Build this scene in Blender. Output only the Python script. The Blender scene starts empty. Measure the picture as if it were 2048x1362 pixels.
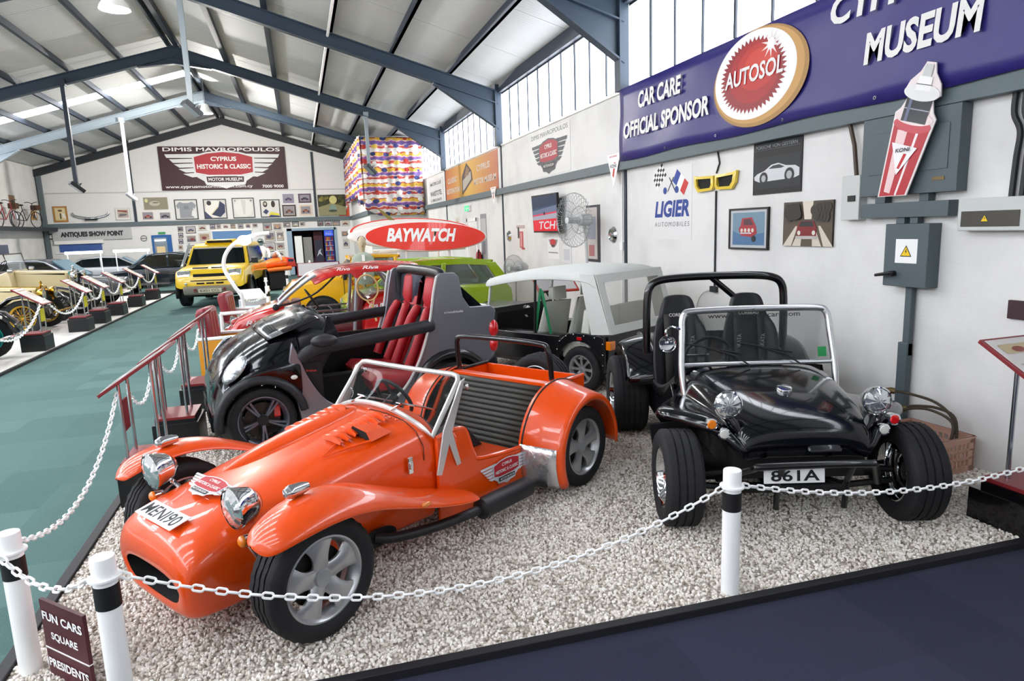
import bpy, bmesh, math, random
from mathutils import Vector, Matrix
random.seed(7)
PI = math.pi
scene = bpy.context.scene
COL = scene.collection

# ------------------------------------------------------------------ camera
cd = bpy.data.cameras.new('camera'); cam = bpy.data.objects.new('camera', cd); COL.objects.link(cam)
cd.sensor_fit = 'HORIZONTAL'; cd.sensor_width = 36.0; cd.lens = 36.0 * 1328.0 / 2048.0; cd.clip_end = 200
CAMH = 1.9
_Yv = Vector((596 - 1024, -(470 - 681), -1328)).normalized()
_Zv = -Vector((1300 - 1024, -(8481 - 681), -1328)).normalized()
_Zv = (_Zv - _Yv * _Zv.dot(_Yv)).normalized(); _Xv = _Yv.cross(_Zv)
cam.matrix_world = Matrix.Translation((0, 0, CAMH)) @ Matrix((_Xv, _Yv, _Zv)).to_4x4()
scene.camera = cam

# ------------------------------------------------------------------ world and exposure
wd = bpy.data.worlds.new('sky'); scene.world = wd; wd.use_nodes = True
wd.node_tree.nodes['Background'].inputs[0].default_value = (0.85, 0.92, 1.0, 1)
wd.node_tree.nodes['Background'].inputs[1].default_value = 1.0
scene.view_settings.view_transform = 'Standard'; scene.view_settings.look = 'None'
scene.view_settings.gamma = 1.0; scene.view_settings.use_curve_mapping = False
scene.view_settings.exposure = 0.4
scene.cycles.max_bounces = 8
PANE_RIGHT = 6.0     # daylight in the frosted clerestory panes
PANE_SKY = 11.0      # daylight in the translucent roof sheets

# ------------------------------------------------------------------ materials
def lin(h):
    if isinstance(h, (tuple, list)): return tuple(h[:3])
    h = h.lstrip('#'); c = [int(h[i:i + 2], 16) / 255 for i in (0, 2, 4)]
    return tuple(v / 12.92 if v <= 0.04045 else ((v + 0.055) / 1.055) ** 2.4 for v in c)
MATS = {}
def mat(name, col='#808080', rough=0.5, metal=0.0, coat=0.0, emit=0.0, trans=0.0, ior=1.45, alpha=1.0,
        noise=None, bump=None, spec=0.5):
    """noise=(scale, amount[, second colour]); bump=(scale, strength)"""
    if name in MATS: return MATS[name]
    m = bpy.data.materials.new(name); m.use_nodes = True; MATS[name] = m
    nt = m.node_tree; b = nt.nodes['Principled BSDF']; c = lin(col)
    b.inputs['Base Color'].default_value = (*c, 1); b.inputs['Roughness'].default_value = rough
    b.inputs['Metallic'].default_value = metal; b.inputs['Coat Weight'].default_value = coat
    b.inputs['Coat Roughness'].default_value = 0.03; b.inputs['IOR'].default_value = ior
    b.inputs['Transmission Weight'].default_value = trans; b.inputs['Alpha'].default_value = alpha
    b.inputs['Specular IOR Level'].default_value = spec
    if emit:
        b.inputs['Emission Color'].default_value = (*c, 1); b.inputs['Emission Strength'].default_value = emit
    if noise or bump:
        tc = nt.nodes.new('ShaderNodeTexCoord')
    if noise:
        n = nt.nodes.new('ShaderNodeTexNoise'); n.inputs['Scale'].default_value = noise[0]; n.inputs['Detail'].default_value = 6
        nt.links.new(tc.outputs['Object'], n.inputs['Vector'])
        r = nt.nodes.new('ShaderNodeMapRange'); r.inputs[1].default_value = 0.3; r.inputs[2].default_value = 0.7
        nt.links.new(n.outputs['Fac'], r.inputs[0])
        mx = nt.nodes.new('ShaderNodeMix'); mx.data_type = 'RGBA'
        nt.links.new(r.outputs[0], mx.inputs['Factor'])
        c2 = lin(noise[2]) if len(noise) > 2 else tuple(v * (1 - noise[1]) for v in c)
        mx.inputs['A'].default_value = (*c, 1); mx.inputs['B'].default_value = (*c2, 1)
        nt.links.new(mx.outputs['Result'], b.inputs['Base Color'])
    if bump:
        n = nt.nodes.new('ShaderNodeTexNoise'); n.inputs['Scale'].default_value = bump[0]; n.inputs['Detail'].default_value = 5
        nt.links.new(tc.outputs['Object'], n.inputs['Vector'])
        bp = nt.nodes.new('ShaderNodeBump'); bp.inputs['Strength'].default_value = bump[1]; bp.inputs['Distance'].default_value = 0.02
        nt.links.new(n.outputs['Fac'], bp.inputs['Height']); nt.links.new(bp.outputs[0], b.inputs['Normal'])
    return m
def col(h, rough=0.55): return mat('plain_' + h.strip('#') + ('' if rough == 0.55 else '_%g' % rough), h, rough)
def nd(m, t, **kw):
    n = m.node_tree.nodes.new(t)
    for k, v in kw.items(): setattr(n, k, v)
    return n
def lk(m, a, b): m.node_tree.links.new(a, b)
def glass(name, c, alpha, rough=0.03):
    m = mat(name, c, rough, 0, 0, alpha=alpha); return m

CHROME = mat('chrome', '#d8dadc', 0.06, 1.0)
STEEL = mat('brushed_steel', '#b9bcc0', 0.28, 1.0)
ALU = mat('alloy_silver', '#b4b6b8', 0.3, 0.75)
RUBBER = mat('rubber', '#17171a', 0.75, bump=(60, 0.15))
BLACKP = mat('black_plastic', '#141416', 0.5)
BLACKM = mat('black_matt', '#0c0c0d', 0.8)
DARKUP = mat('charcoal_vinyl', '#2b2b2e', 0.55)
WHITE = mat('white_paint', '#eceae6', 0.45)
WHITEP = mat('white_plastic', '#f2f2f0', 0.35)
LENS = mat('lamp_lens', '#d3d7d9', 0.1, 0.85, bump=(9, .25))
AMBER = mat('amber_lens', '#e07a10', 0.12, coat=1)
REDL = mat('red_lens', '#c80d12', 0.12, coat=1)
GLASS = glass('clear_glass', '#aeb9ba', 0.22)
TINT = glass('tinted_glass', '#1c2426', 0.72)
DGLASS = mat('dark_glass', '#10181a', 0.06)
GREYP = mat('grey_paint', '#586468', 0.5)

# ------------------------------------------------------------------ geometry collector
def V(*a): return Vector(a)
def catmull(pts, n=6, closed=False):
    P = [Vector(p) for p in pts]; out = []; N = len(P)
    for i in range(N if closed else N - 1):
        g = (lambda k: P[k % N]) if closed else (lambda k: P[max(0, min(N - 1, k))])
        p0, p1, p2, p3 = g(i - 1), g(i), g(i + 1), g(i + 2)
        for k in range(n):
            t = k / n
            out.append(0.5 * ((2 * p1) + (p2 - p0) * t + (2 * p0 - 5 * p1 + 4 * p2 - p3) * t * t + (3 * p1 - p0 - 3 * p2 + p3) * t ** 3))
    if not closed: out.append(P[-1])
    return out
class G:
    def __init__(s): s.v = []; s.f = []; s.mi = []; s.mats = []; s.cur = 0
    def use(s, m):
        if m not in s.mats: s.mats.append(m)
        s.cur = s.mats.index(m); return s
    def add(s, vs, fs, M=None):
        o = len(s.v); s.v += [tuple(M @ Vector(p)) if M is not None else tuple(p) for p in vs]
        for f in fs: s.f.append([o + i for i in f]); s.mi.append(s.cur)
        return s
    def box(s, c, d, M=None, rz=0, rx=0, ry=0):
        x, y, z = [k / 2 for k in d]
        vs = [(-x, -y, -z), (x, -y, -z), (x, y, -z), (-x, y, -z), (-x, -y, z), (x, -y, z), (x, y, z), (-x, y, z)]
        T = Matrix.Translation(c)
        if rz or rx or ry: T = T @ Matrix.Rotation(rz, 4, 'Z') @ Matrix.Rotation(ry, 4, 'Y') @ Matrix.Rotation(rx, 4, 'X')
        if M is not None: T = M @ T
        return s.add(vs, [(0, 3, 2, 1), (4, 5, 6, 7), (0, 1, 5, 4), (1, 2, 6, 5), (2, 3, 7, 6), (3, 0, 4, 7)], T)
    def bb(s, a, b, M=None):
        return s.box([(p + q) / 2 for p, q in zip(a, b)], [abs(q - p) for p, q in zip(a, b)], M)
    def tube(s, pts, r, n=8, closed=False, M=None, caps=True, flat=None):
        P = [Vector(p) for p in pts]; N = len(P); R = r if isinstance(r, (list, tuple)) else [r] * N
        vs = []; fs = []; T = []
        for i in range(N):
            a = P[(i - 1) % N] if (closed or i > 0) else P[i]; b = P[(i + 1) % N] if (closed or i < N - 1) else P[i]
            d = (b - a); T.append(d.normalized() if d.length > 1e-9 else Vector((0, 0, 1)))
        ref = Vector((0, 0, 1)) if abs(T[0].z) < 0.9 else Vector((1, 0, 0)); nrm = (ref - T[0] * ref.dot(T[0])).normalized()
        for i in range(N):
            nrm = (nrm - T[i] * nrm.dot(T[i])); nrm = nrm.normalized() if nrm.length > 1e-6 else T[i].orthogonal().normalized()
            bi = T[i].cross(nrm)
            for k in range(n):
                a = 2 * PI * k / n; q = (nrm * math.cos(a) + bi * math.sin(a) * (flat or 1)) * R[i]; vs.append(P[i] + q)
        for i in range(N if closed else N - 1):
            j = (i + 1) % N
            for k in range(n):
                l = (k + 1) % n; fs.append((i * n + k, j * n + k, j * n + l, i * n + l))
        if caps and not closed:
            fs.append(tuple(range(n))[::-1]); fs.append(tuple((N - 1) * n + k for k in range(n)))
        return s.add(vs, fs, M)
    def cyl(s, a, b, r, r2=None, n=16, M=None, caps=True):
        return s.tube([a, b], [r, r if r2 is None else r2], n, False, M, caps)
    def loft(s, rings, caps=(True, True), closed=True, M=None):
        n = len(rings[0]); vs = [p for r in rings for p in r]; fs = []
        for i in range(len(rings) - 1):
            for k in range(n if closed else n - 1):
                l = (k + 1) % n; fs.append((i * n + k, i * n + l, (i + 1) * n + l, (i + 1) * n + k))
        if caps[0] and closed: fs.append(tuple(range(n))[::-1])
        if caps[1] and closed: fs.append(tuple((len(rings) - 1) * n + k for k in range(n)))
        return s.add(vs, fs, M)
    def lathe(s, prof, n=24, M=None, closed=False):
        """profile of (radius, height) about local Z"""
        rings = [[(r * math.cos(2 * PI * k / n), r * math.sin(2 * PI * k / n), h) for k in range(n)] for r, h in prof]
        if closed: rings.append(rings[0])
        return s.loft(rings, (False, False), True, M)
    def ell(s, c, r, nu=16, nv=10, M=None, v0=-PI / 2, v1=PI / 2):
        rings = []
        for j in range(nv + 1):
            a = v0 + (v1 - v0) * j / nv
            rings.append([(c[0] + r[0] * math.cos(a) * math.cos(2 * PI * k / nu), c[1] + r[1] * math.cos(a) * math.sin(2 * PI * k / nu), c[2] + r[2] * math.sin(a)) for k in range(nu)])
        return s.loft(rings, (False, False), True, M)
    def poly(s, pts, off=None, M=None):
        """flat polygon, or a slab when off (a vector) is given"""
        n = len(pts); vs = [Vector(p) for p in pts]
        if off is None: return s.add(vs, [tuple(range(n))], M)
        o = Vector(off); vs += [p + o for p in vs]
        fs = [tuple(range(n))[::-1], tuple(range(n, 2 * n))] + [(i, (i + 1) % n, n + (i + 1) % n, n + i) for i in range(n)]
        return s.add(vs, fs, M)
    def pillow(s, outline, w, r, M=None, flare=None, y0=0.0):
        """side outline (x,z) swept across the width with rounded flanks"""
        P = [Vector((a[0], 0, a[1])) for a in outline]; n = len(P); c = sum((P[i].x * P[(i + 1) % n].z - P[(i + 1) % n].x * P[i].z) for i in range(n))
        sg = 1 if c > 0 else -1; nr = []
        for i in range(n):
            d = (P[(i + 1) % n] - P[i - 1]); d = d.normalized() if d.length > 1e-9 else Vector((1, 0, 0)); nr.append(Vector((-d.z, 0, d.x)) * sg)
        rings = []
        for y, ins in ((-w, 1), (-w + .06 * r, .62), (-w + .3 * r, .28), (-w + r, 0), (w - r, 0), (w - .3 * r, .28), (w - .06 * r, .62), (w, 1)):
            rings.append([(p.x + q.x * r * ins, y + y0, p.z + q.z * r * ins) for p, q in zip(P, nr)])
        return s.loft(rings, (True, True), True, M)

def obj(name, g, m=None, parent=None, smooth=40, bevel=0, sub=0, solid=0, loc=None, rot=None, mirror=False):
    me = bpy.data.meshes.new(name); me.from_pydata([tuple(v) for v in g.v], [], g.f)
    ms = g.mats if g.mats else [m]
    for k in ms: me.materials.append(k)
    if g.mats:
        me.polygons.foreach_set('material_index', g.mi)
    bm = bmesh.new(); bm.from_mesh(me)
    if solid == 0:
        bmesh.ops.remove_doubles(bm, verts=bm.verts, dist=1e-6)
    bmesh.ops.recalc_face_normals(bm, faces=bm.faces); bm.to_mesh(me); bm.free()
    if smooth:
        me.shade_smooth()
        if smooth < 180: me.set_sharp_from_angle(angle=math.radians(smooth))
    o = bpy.data.objects.new(name, me); COL.objects.link(o)
    if parent is not None: o.parent = parent
    if loc is not None: o.location = loc
    if rot is not None: o.rotation_euler = rot
    if mirror:
        k = o.modifiers.new('mirror', 'MIRROR'); k.use_axis = (False, True, False); k.use_clip = True
    if solid: k = o.modifiers.new('solid', 'SOLIDIFY'); k.thickness = solid; k.offset = 0
    if sub: k = o.modifiers.new('sub', 'SUBSURF'); k.levels = sub; k.render_levels = sub
    if bevel: k = o.modifiers.new('bevel', 'BEVEL'); k.width = bevel; k.segments = 2; k.limit_method = 'ANGLE'; k.angle_limit = math.radians(35)
    return o
def tag(o, label, cat, group=None):
    o['label'] = label; o['category'] = cat
    if group: o['group'] = group
    return o
def struct(o, label=None, cat=None):
    o['kind'] = 'structure'
    if label: o['label'] = label
    if cat: o['category'] = cat
    return o
def thing(name, label, cat, loc=(0, 0, 0), rz=0, group=None):
    o = bpy.data.objects.new(name, None); COL.objects.link(o); o.empty_display_size = 0.2
    o.location = loc; o.rotation_euler = (0, 0, rz); return tag(o, label, cat, group)
def dup(root, loc=None, rz=None, label=None, parent=None):
    r = root.copy(); COL.objects.link(r)
    if parent is not None: r.parent = parent
    if loc is not None: r.location = loc
    if rz is not None: r.rotation_euler = (0, 0, rz)
    if label: r['label'] = label
    for ch in list(root.children):
        dup(ch, parent=r)
    return r
def basis(o, x, y):
    """matrix with origin o, local x right, local y up, local z out of the face"""
    x = Vector(x).normalized(); y = Vector(y); z = x.cross(y).normalized(); y = z.cross(x)
    m = Matrix((x, y, z)).transposed().to_4x4(); return Matrix.Translation(o) @ m
RW = lambda y, z, x=4.72: basis((x, y, z), (0, -1, 0), (0, 0, 1))       # on the right wall, u runs toward the camera
FW = lambda x, z, y=34.2: basis((x, y, z), (1, 0, 0), (0, 0, 1))        # on the far wall
def text(s, w, h, m, parent, M, bold=0.0, shear=0.0, name='lettering', ext=0.0008, lift=0.002, gap=1.0):
    """lettering centred on M's origin, stretched to w wide (or None) and h tall"""
    c = bpy.data.curves.new('lettering_curve', 'FONT'); c.body = s; c.size = 1; c.offset = bold; c.shear = shear; c.extrude = 0; c.space_character = gap
    c.resolution_u = 3
    t = bpy.data.objects.new('lettering_curve', c); COL.objects.link(t)
    dg = bpy.context.evaluated_depsgraph_get(); me = bpy.data.meshes.new_from_object(t.evaluated_get(dg))
    bpy.data.objects.remove(t); bpy.data.curves.remove(c)
    xs = [v.co.x for v in me.vertices]; ys = [v.co.y for v in me.vertices]
    if not xs: return None
    x0, x1, y0, y1 = min(xs), max(xs), min(ys), max(ys); sy = h / (y1 - y0); sx = w / (x1 - x0) if w else sy
    T = M @ Matrix.Translation((0, 0, lift)) @ Matrix.Diagonal((sx, sy, 1, 1)) @ Matrix.Translation((-(x0 + x1) / 2, -(y0 + y1) / 2, 0))
    me.transform(T); me.name = name; me.materials.clear(); me.materials.append(m)
    o = bpy.data.objects.new(name, me); COL.objects.link(o)
    if parent is not None: o.parent = parent
    return o
def rect(u0, u1, v0, v1, n=0.0): return [(u0, v0, n), (u1, v0, n), (u1, v1, n), (u0, v1, n)]
def disc(cu, cv, ru, rv=None, k=32, n=0.0, a0=0): return [(cu + ru * math.cos(a0 + 2 * PI * i / k), cv + (rv or ru) * math.sin(a0 + 2 * PI * i / k), n) for i in range(k)]
class Print(G):
    """flat print: coloured polygons laid over one another, 0.6 mm apart"""
    def __init__(s, M, lift=0.001): super().__init__(); s.M = M; s.h = lift
    def lay(s, pts, c, rough=0.55):
        s.use(c if not isinstance(c, str) else col(c, rough)); s.h += 0.0006
        s.add([(p[0], p[1], s.h) for p in pts], [tuple(range(len(pts)))], s.M); return s
CAR2D = [(-.5, -.1), (-.48, .02), (-.3, .06), (-.17, .2), (.14, .21), (.28, .07), (.47, .03), (.5, -.1)]
def badge_layers(P, w, cu=0, cv=0, silver='#cfd2d6', red='#b3202c', dark='#26282c'):
    """winged shield, w wide"""
    f = lambda pts: [(cu + a * w, cv + b * w) for a, b in pts]
    for s in (-1, 1):
        for i in range(5):
            t = i * .042
            q = [(s * .2, .12 - t), (s * (.5 - .035 * i), .115 - t * 1.05), (s * (.485 - .05 * i), .083 - t * 1.05), (s * .2, .083 - t)]
            P.lay(f(q if s > 0 else q[::-1]), silver)
        q = [(s * .2, -.075), (s * .27, -.075), (s * .185, -.13), (s * .17, -.165), (s * .07, -.175), (0, -.2), (0, -.1)]
        P.lay(f(q), silver)
    P.lay(f([(-.27, .1), (-.15, .135), (0, .15), (.15, .135), (.27, .1), (.265, -.06), (.14, -.085), (-.14, -.085), (-.265, -.06)]), silver)
    P.lay(f([(-.255, .09), (-.14, .122), (0, .136), (.14, .122), (.255, .09), (.25, -.05), (.14, -.072), (-.14, -.072), (-.25, -.05)]), red)
    P.lay(f([(-.165, -.088), (.165, -.088), (.16, -.14), (-.16, -.14)]), dark)
def badge_text(w, parent, M, wh):
    text('CYPRUS', .2 * w, .042 * w, wh, parent, M @ Matrix.Translation((0, .075 * w, .01)), .02)
    text('HISTORIC & CLASSIC', .46 * w, .045 * w, wh, parent, M @ Matrix.Translation((0, -.005 * w, .01)), .02)
    text('MOTOR MUSEUM', .28 * w, .028 * w, wh, parent, M @ Matrix.Translation((0, -.114 * w, .01)), .01)
# ================================================================== THE HALL
XR, XL, XM = 4.72, -10.56, -2.92
Y0, Y1 = -9.8, 34.2
EAVE, RIDGE, SILL = 5.16, 7.42, 3.79
FRAMES = [-9.75, -3.45, 2.85, 9.15, 15.45, 21.75, 28.0, 34.05]
roofz = lambda x: RIDGE - (RIDGE - EAVE) * abs(x - XM) / (XR - XM)
BLUE = mat('frame_blue_grey', '#303e4c', 0.5, bump=(9, 0.05)); DARKB = mat('dark_steel_blue', '#2b3440', 0.55)

def wall_paint():
    m = mat('painted_blockwork', '#dcdbd7', 0.6); b = m.node_tree.nodes['Principled BSDF']
    tc = nd(m, 'ShaderNodeTexCoord'); br = nd(m, 'ShaderNodeTexBrick'); mp = nd(m, 'ShaderNodeMapping')
    sx = nd(m, 'ShaderNodeSeparateXYZ'); cx = nd(m, 'ShaderNodeCombineXYZ'); ad = nd(m, 'ShaderNodeMath', operation='ADD')
    lk(m, tc.outputs['Object'], sx.inputs[0]); lk(m, sx.outputs[0], ad.inputs[0]); lk(m, sx.outputs[1], ad.inputs[1])
    lk(m, ad.outputs[0], cx.inputs[0]); lk(m, sx.outputs[2], cx.inputs[1])
    br.inputs['Scale'].default_value = 1; br.inputs['Brick Width'].default_value = 0.42; br.inputs['Row Height'].default_value = 0.215
    br.inputs['Mortar Size'].default_value = 0.006; br.inputs['Color1'].default_value = (1, 1, 1, 1); br.inputs['Color2'].default_value = (.93, .93, .93, 1); br.inputs['Mortar'].default_value = (.35, .35, .35, 1)
    lk(m, cx.outputs[0], br.inputs['Vector'])
    n = nd(m, 'ShaderNodeTexNoise'); n.inputs['Scale'].default_value = 14; n.inputs['Detail'].default_value = 8; lk(m, tc.outputs['Object'], n.inputs['Vector'])
    n2 = nd(m, 'ShaderNodeTexNoise'); n2.inputs['Scale'].default_value = 1.6; n2.inputs['Detail'].default_value = 5; lk(m, tc.outputs['Object'], n2.inputs['Vector'])
    mx = nd(m, 'ShaderNodeMath', operation='MULTIPLY_ADD'); lk(m, n.outputs['Fac'], mx.inputs[0]); mx.inputs[1].default_value = 0.5; lk(m, br.outputs['Color'], mx.inputs[2])
    bp = nd(m, 'ShaderNodeBump'); bp.inputs['Strength'].default_value = 0.32; bp.inputs['Distance'].default_value = 0.012
    lk(m, mx.outputs[0], bp.inputs['Height']); lk(m, bp.outputs[0], b.inputs['Normal'])
    cr = nd(m, 'ShaderNodeMix', data_type='RGBA'); cr.inputs['A'].default_value = (*lin('#dfdedb'), 1); cr.inputs['B'].default_value = (*lin('#cfcecb'), 1)
    rg = nd(m, 'ShaderNodeMapRange'); rg.inputs[1].default_value = .42; rg.inputs[2].default_value = .75; lk(m, n2.outputs['Fac'], rg.inputs[0]); lk(m, rg.outputs[0], cr.inputs['Factor'])
    lk(m, cr.outputs['Result'], b.inputs['Base Color'])
    return m
WALLM = wall_paint()
def carpet(name, c1, c2, tile):
    m = mat(name, c1, 0.95, spec=0.15); b = m.node_tree.nodes['Principled BSDF']
    tc = nd(m, 'ShaderNodeTexCoord'); sc = nd(m, 'ShaderNodeVectorMath', operation='SCALE'); sc.inputs['Scale'].default_value = 1 / tile
    fl = nd(m, 'ShaderNodeVectorMath', operation='FLOOR'); wn = nd(m, 'ShaderNodeTexWhiteNoise'); n = nd(m, 'ShaderNodeTexNoise'); n.inputs['Scale'].default_value = 180; n.inputs['Detail'].default_value = 3
    lk(m, tc.outputs['Object'], sc.inputs[0]); lk(m, sc.outputs[0], fl.inputs[0]); lk(m, fl.outputs[0], wn.inputs['Vector']); lk(m, tc.outputs['Object'], n.inputs['Vector'])
    ad = nd(m, 'ShaderNodeMath', operation='MULTIPLY_ADD'); lk(m, wn.outputs['Value'], ad.inputs[0]); ad.inputs[1].default_value = .55
    ml = nd(m, 'ShaderNodeMath', operation='MULTIPLY_ADD'); lk(m, n.outputs['Fac'], ml.inputs[0]); ml.inputs[1].default_value = 1.6; ml.inputs[2].default_value = -.6; lk(m, ml.outputs[0], ad.inputs[2])
    mx = nd(m, 'ShaderNodeMix', data_type='RGBA'); mx.inputs['A'].default_value = (*lin(c1), 1); mx.inputs['B'].default_value = (*lin(c2), 1); mx.clamp_factor = True
    lk(m, ad.outputs[0], mx.inputs['Factor']); lk(m, mx.outputs['Result'], b.inputs['Base Color'])
    bp = nd(m, 'ShaderNodeBump'); bp.inputs['Strength'].default_value = .4; bp.inputs['Distance'].default_value = .004; lk(m, n.outputs['Fac'], bp.inputs['Height']); lk(m, bp.outputs[0], b.inputs['Normal'])
    return m
TEAL = carpet('teal_carpet', '#4a6562', '#5f7a76', 0.5); NAVY = carpet('navy_carpet', '#2b2d3c', '#3a3c4c', 0.5)

# ---- floors
g = G().bb((XL, Y0, -.2), (XR, Y1 + 3, -.03)); struct(obj('floor', g, TEAL, smooth=0), 'teal carpet tile floor of the museum hall', 'floor')
kerby = lambda x: 2.685 - .0368 * x
g = G().poly([(-1.41, Y0, -.03), (XR, Y0, -.03), (XR, kerby(XR), -.03), (-1.41, kerby(-1.41), -.03)], (0, 0, .008))
struct(obj('floor', g, NAVY, smooth=0), 'dark navy carpet in front of the gravel bed', 'floor')

# ---- gravel beds
def gravel_mat(name, scale):
    m = mat(name, '#d2ccc2', 0.85); b = m.node_tree.nodes['Principled BSDF']
    tc = nd(m, 'ShaderNodeTexCoord'); vo = nd(m, 'ShaderNodeTexVoronoi'); vo.inputs['Scale'].default_value = scale; lk(m, tc.outputs['Object'], vo.inputs['Vector'])
    rp = nd(m, 'ShaderNodeValToRGB'); sp = nd(m, 'ShaderNodeSeparateColor'); lk(m, vo.outputs['Color'], sp.inputs[0]); lk(m, sp.outputs[0], rp.inputs[0])
    e = rp.color_ramp.elements; e[0].color = (*lin('#8c8275'), 1); e[1].color = (*lin('#d8d2c8'), 1); k = e.new(.35); k.color = (*lin('#b3aa9d'), 1)  # darkened ramp paints the shade in the gaps between the scattered chips
    lk(m, rp.outputs[0], b.inputs['Base Color'])
    bp = nd(m, 'ShaderNodeBump'); bp.inputs['Strength'].default_value = .9; bp.inputs['Distance'].default_value = .02; bp.invert = True; lk(m, vo.outputs['Distance'], bp.inputs['Height']); lk(m, bp.outputs[0], b.inputs['Normal'])
    return m
GRV = gravel_mat('gap_shaded_gravel_bed', 55); GRVL = mat('fine_white_gravel', '#e2ded8', .85, noise=(60, .2), bump=(90, .5))
BEDY = 19.2
g = G().poly([(-1.41, kerby(-1.41), -.03), (XR, kerby(XR), -.03), (XR, BEDY, -.03), (-1.41, BEDY, -.03)], (0, 0, .026)); bed = obj('floor', g, GRV, smooth=0); struct(bed, 'white gravel bed under the display cars', 'floor')
g = G().bb((XL, Y0, -.03), (-4.45, 27.2, 0)); struct(obj('floor', g, GRVL, smooth=0), 'pale gravel strip under the vintage cars across the aisle', 'floor')
KERB = mat('kerb_black', '#17171c', 0.6)
def strip(a, b, w, h, name):
    a = Vector(a); b = Vector(b); d = (b - a).normalized(); s = Vector((-d.y, d.x, 0)) * w / 2
    return struct(obj(name, G().poly([a - s, b - s, b + s, a + s], (0, 0, h)), KERB, smooth=0, bevel=.004), 'black edging strip of the gravel bed', 'trim')
strip((-1.45, kerby(-1.45), -.03), (XR, kerby(XR), -.03), .05, .05, 'trim_1'); strip((-1.43, kerby(-1.43), -.03), (-1.43, BEDY, -.03), .06, .048, 'trim_2'); strip((-4.43, Y0, -.03), (-4.43, 27.2, -.03), .05, .042, 'trim_3')

def gravel_stones():
    m = mat('marble_chips', '#d8d3ca', 0.8); b = m.node_tree.nodes['Principled BSDF']
    oi = nd(m, 'ShaderNodeObjectInfo'); rp = nd(m, 'ShaderNodeValToRGB'); lk(m, oi.outputs['Random'], rp.inputs[0]); lk(m, rp.outputs[0], b.inputs['Base Color'])
    e = rp.color_ramp.elements; e[0].color = (*lin('#93877a'), 1); e[1].color = (*lin('#f4f1eb'), 1); k = e.new(.14); k.color = (*lin('#c8beb1'), 1); k = e.new(.5); k.color = (*lin('#e2dbd0'), 1)
    vs = []; fs = []; YS = [2.6, 4.0, 5.2, 7.0, 10.5]; DN = [3600, 3400, 2600, 1600]; X_0, X_1 = -1.39, XR - .02
    cols = [X_0, 0, 1.6, 3.2, X_1]
    g = G()
    for i in range(4):
        for j in range(4):
            a, c = cols[j], cols[j + 1]
            y0a = kerby(a) + .03 if i == 0 else YS[i]; y0c = kerby(c) + .03 if i == 0 else YS[i]
            g.add([(a, y0a, 0), (c, y0c, 0), (c, YS[i + 1], 0), (a, YS[i + 1], 0)], [(0, 1, 2, 3)])
    me = bpy.data.meshes.new('gravel'); me.from_pydata(g.v, [], g.f); at = me.attributes.new('dens', 'FLOAT', 'FACE')
    at.data.foreach_set('value', [DN[i] for i in range(4) for j in range(4)]); me.materials.append(m)
    o = bpy.data.objects.new('gravel', me); COL.objects.link(o)
    t = bpy.data.node_groups.new('gravel_scatter', 'GeometryNodeTree')
    t.interface.new_socket('Geometry', in_out='INPUT', socket_type='NodeSocketGeometry'); t.interface.new_socket('Geometry', in_out='OUTPUT', socket_type='NodeSocketGeometry')
    N = t.nodes.new; gi = N('NodeGroupInput'); go = N('NodeGroupOutput'); dp = N('GeometryNodeDistributePointsOnFaces'); ip = N('GeometryNodeInstanceOnPoints'); ico = N('GeometryNodeMeshIcoSphere')
    at = N('GeometryNodeInputNamedAttribute'); at.data_type = 'FLOAT'; at.inputs['Name'].default_value = 'dens'
    rr = N('FunctionNodeRandomValue'); rr.data_type = 'FLOAT_VECTOR'; rr.inputs[0].default_value = (0, 0, 0); rr.inputs[1].default_value = (6.28, 6.28, 6.28)
    rs = N('FunctionNodeRandomValue'); rs.data_type = 'FLOAT_VECTOR'; rs.inputs[0].default_value = (.55, .5, .45); rs.inputs[1].default_value = (1.35, 1.05, .9)
    sm = N('GeometryNodeSetMaterial'); sm.inputs['Material'].default_value = m; ico.inputs['Radius'].default_value = .0115; ico.inputs['Subdivisions'].default_value = 1
    L = t.links.new
    L(gi.outputs[0], dp.inputs['Mesh']); L([s for s in at.outputs if s.type == 'VALUE'][0], dp.inputs['Density']); L(dp.outputs['Points'], ip.inputs['Points'])
    L(ico.outputs['Mesh'], sm.inputs['Geometry']); L(sm.outputs[0], ip.inputs['Instance']); L(rr.outputs[0], ip.inputs['Rotation']); L(rs.outputs[0], ip.inputs['Scale']); L(ip.outputs[0], go.inputs[0])
    k = o.modifiers.new('scatter', 'NODES'); k.node_group = t
    tag(o, 'white marble chippings covering the display bed', 'gravel'); o['kind'] = 'stuff'
gravel_stones()

# ---- right wall with its columns, clerestory and trunking
wr = struct(obj('wall_right', G().bb((XR, Y0, -.1), (XR + .22, Y1, SILL)), WALLM, smooth=0), 'white painted block wall on the right', 'wall')
struct(obj('trim_8', G().bb((XR - .03, Y0, SILL), (XR + .1, Y1, SILL + .04)), WHITE, None, 0), 'white sill below the clerestory', 'trim')
TRUNK = mat('trunking_grey', '#5d6a6e', 0.55)
struct(obj('trim_6', G().bb((XR - .1, Y0, 2.68), (XR, 25.6, 2.82)), TRUNK, None, 0, bevel=.004), 'grey cable trunking along the right wall', 'trim')
for y in FRAMES:
    if y > 26 or y < -4: continue
    g = G().bb((XR - .12, y - .07, SILL), (XR + .02, y + .07, EAVE)).bb((XR - .13, y - .09, SILL), (XR - .11, y + .09, EAVE))
    struct(obj('column', g, BLUE, None, 0), 'blue grey steel column between the clerestory windows', 'column')
    struct(obj('column', G().bb((XR - .02, y - .035, 0), (XR, y + .035, 2.68)).bb((XR - .02, y - .035, 2.82), (XR, y + .035, SILL)), DARKB, None, 0), 'dark steel column let into the white right wall', 'column')
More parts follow.
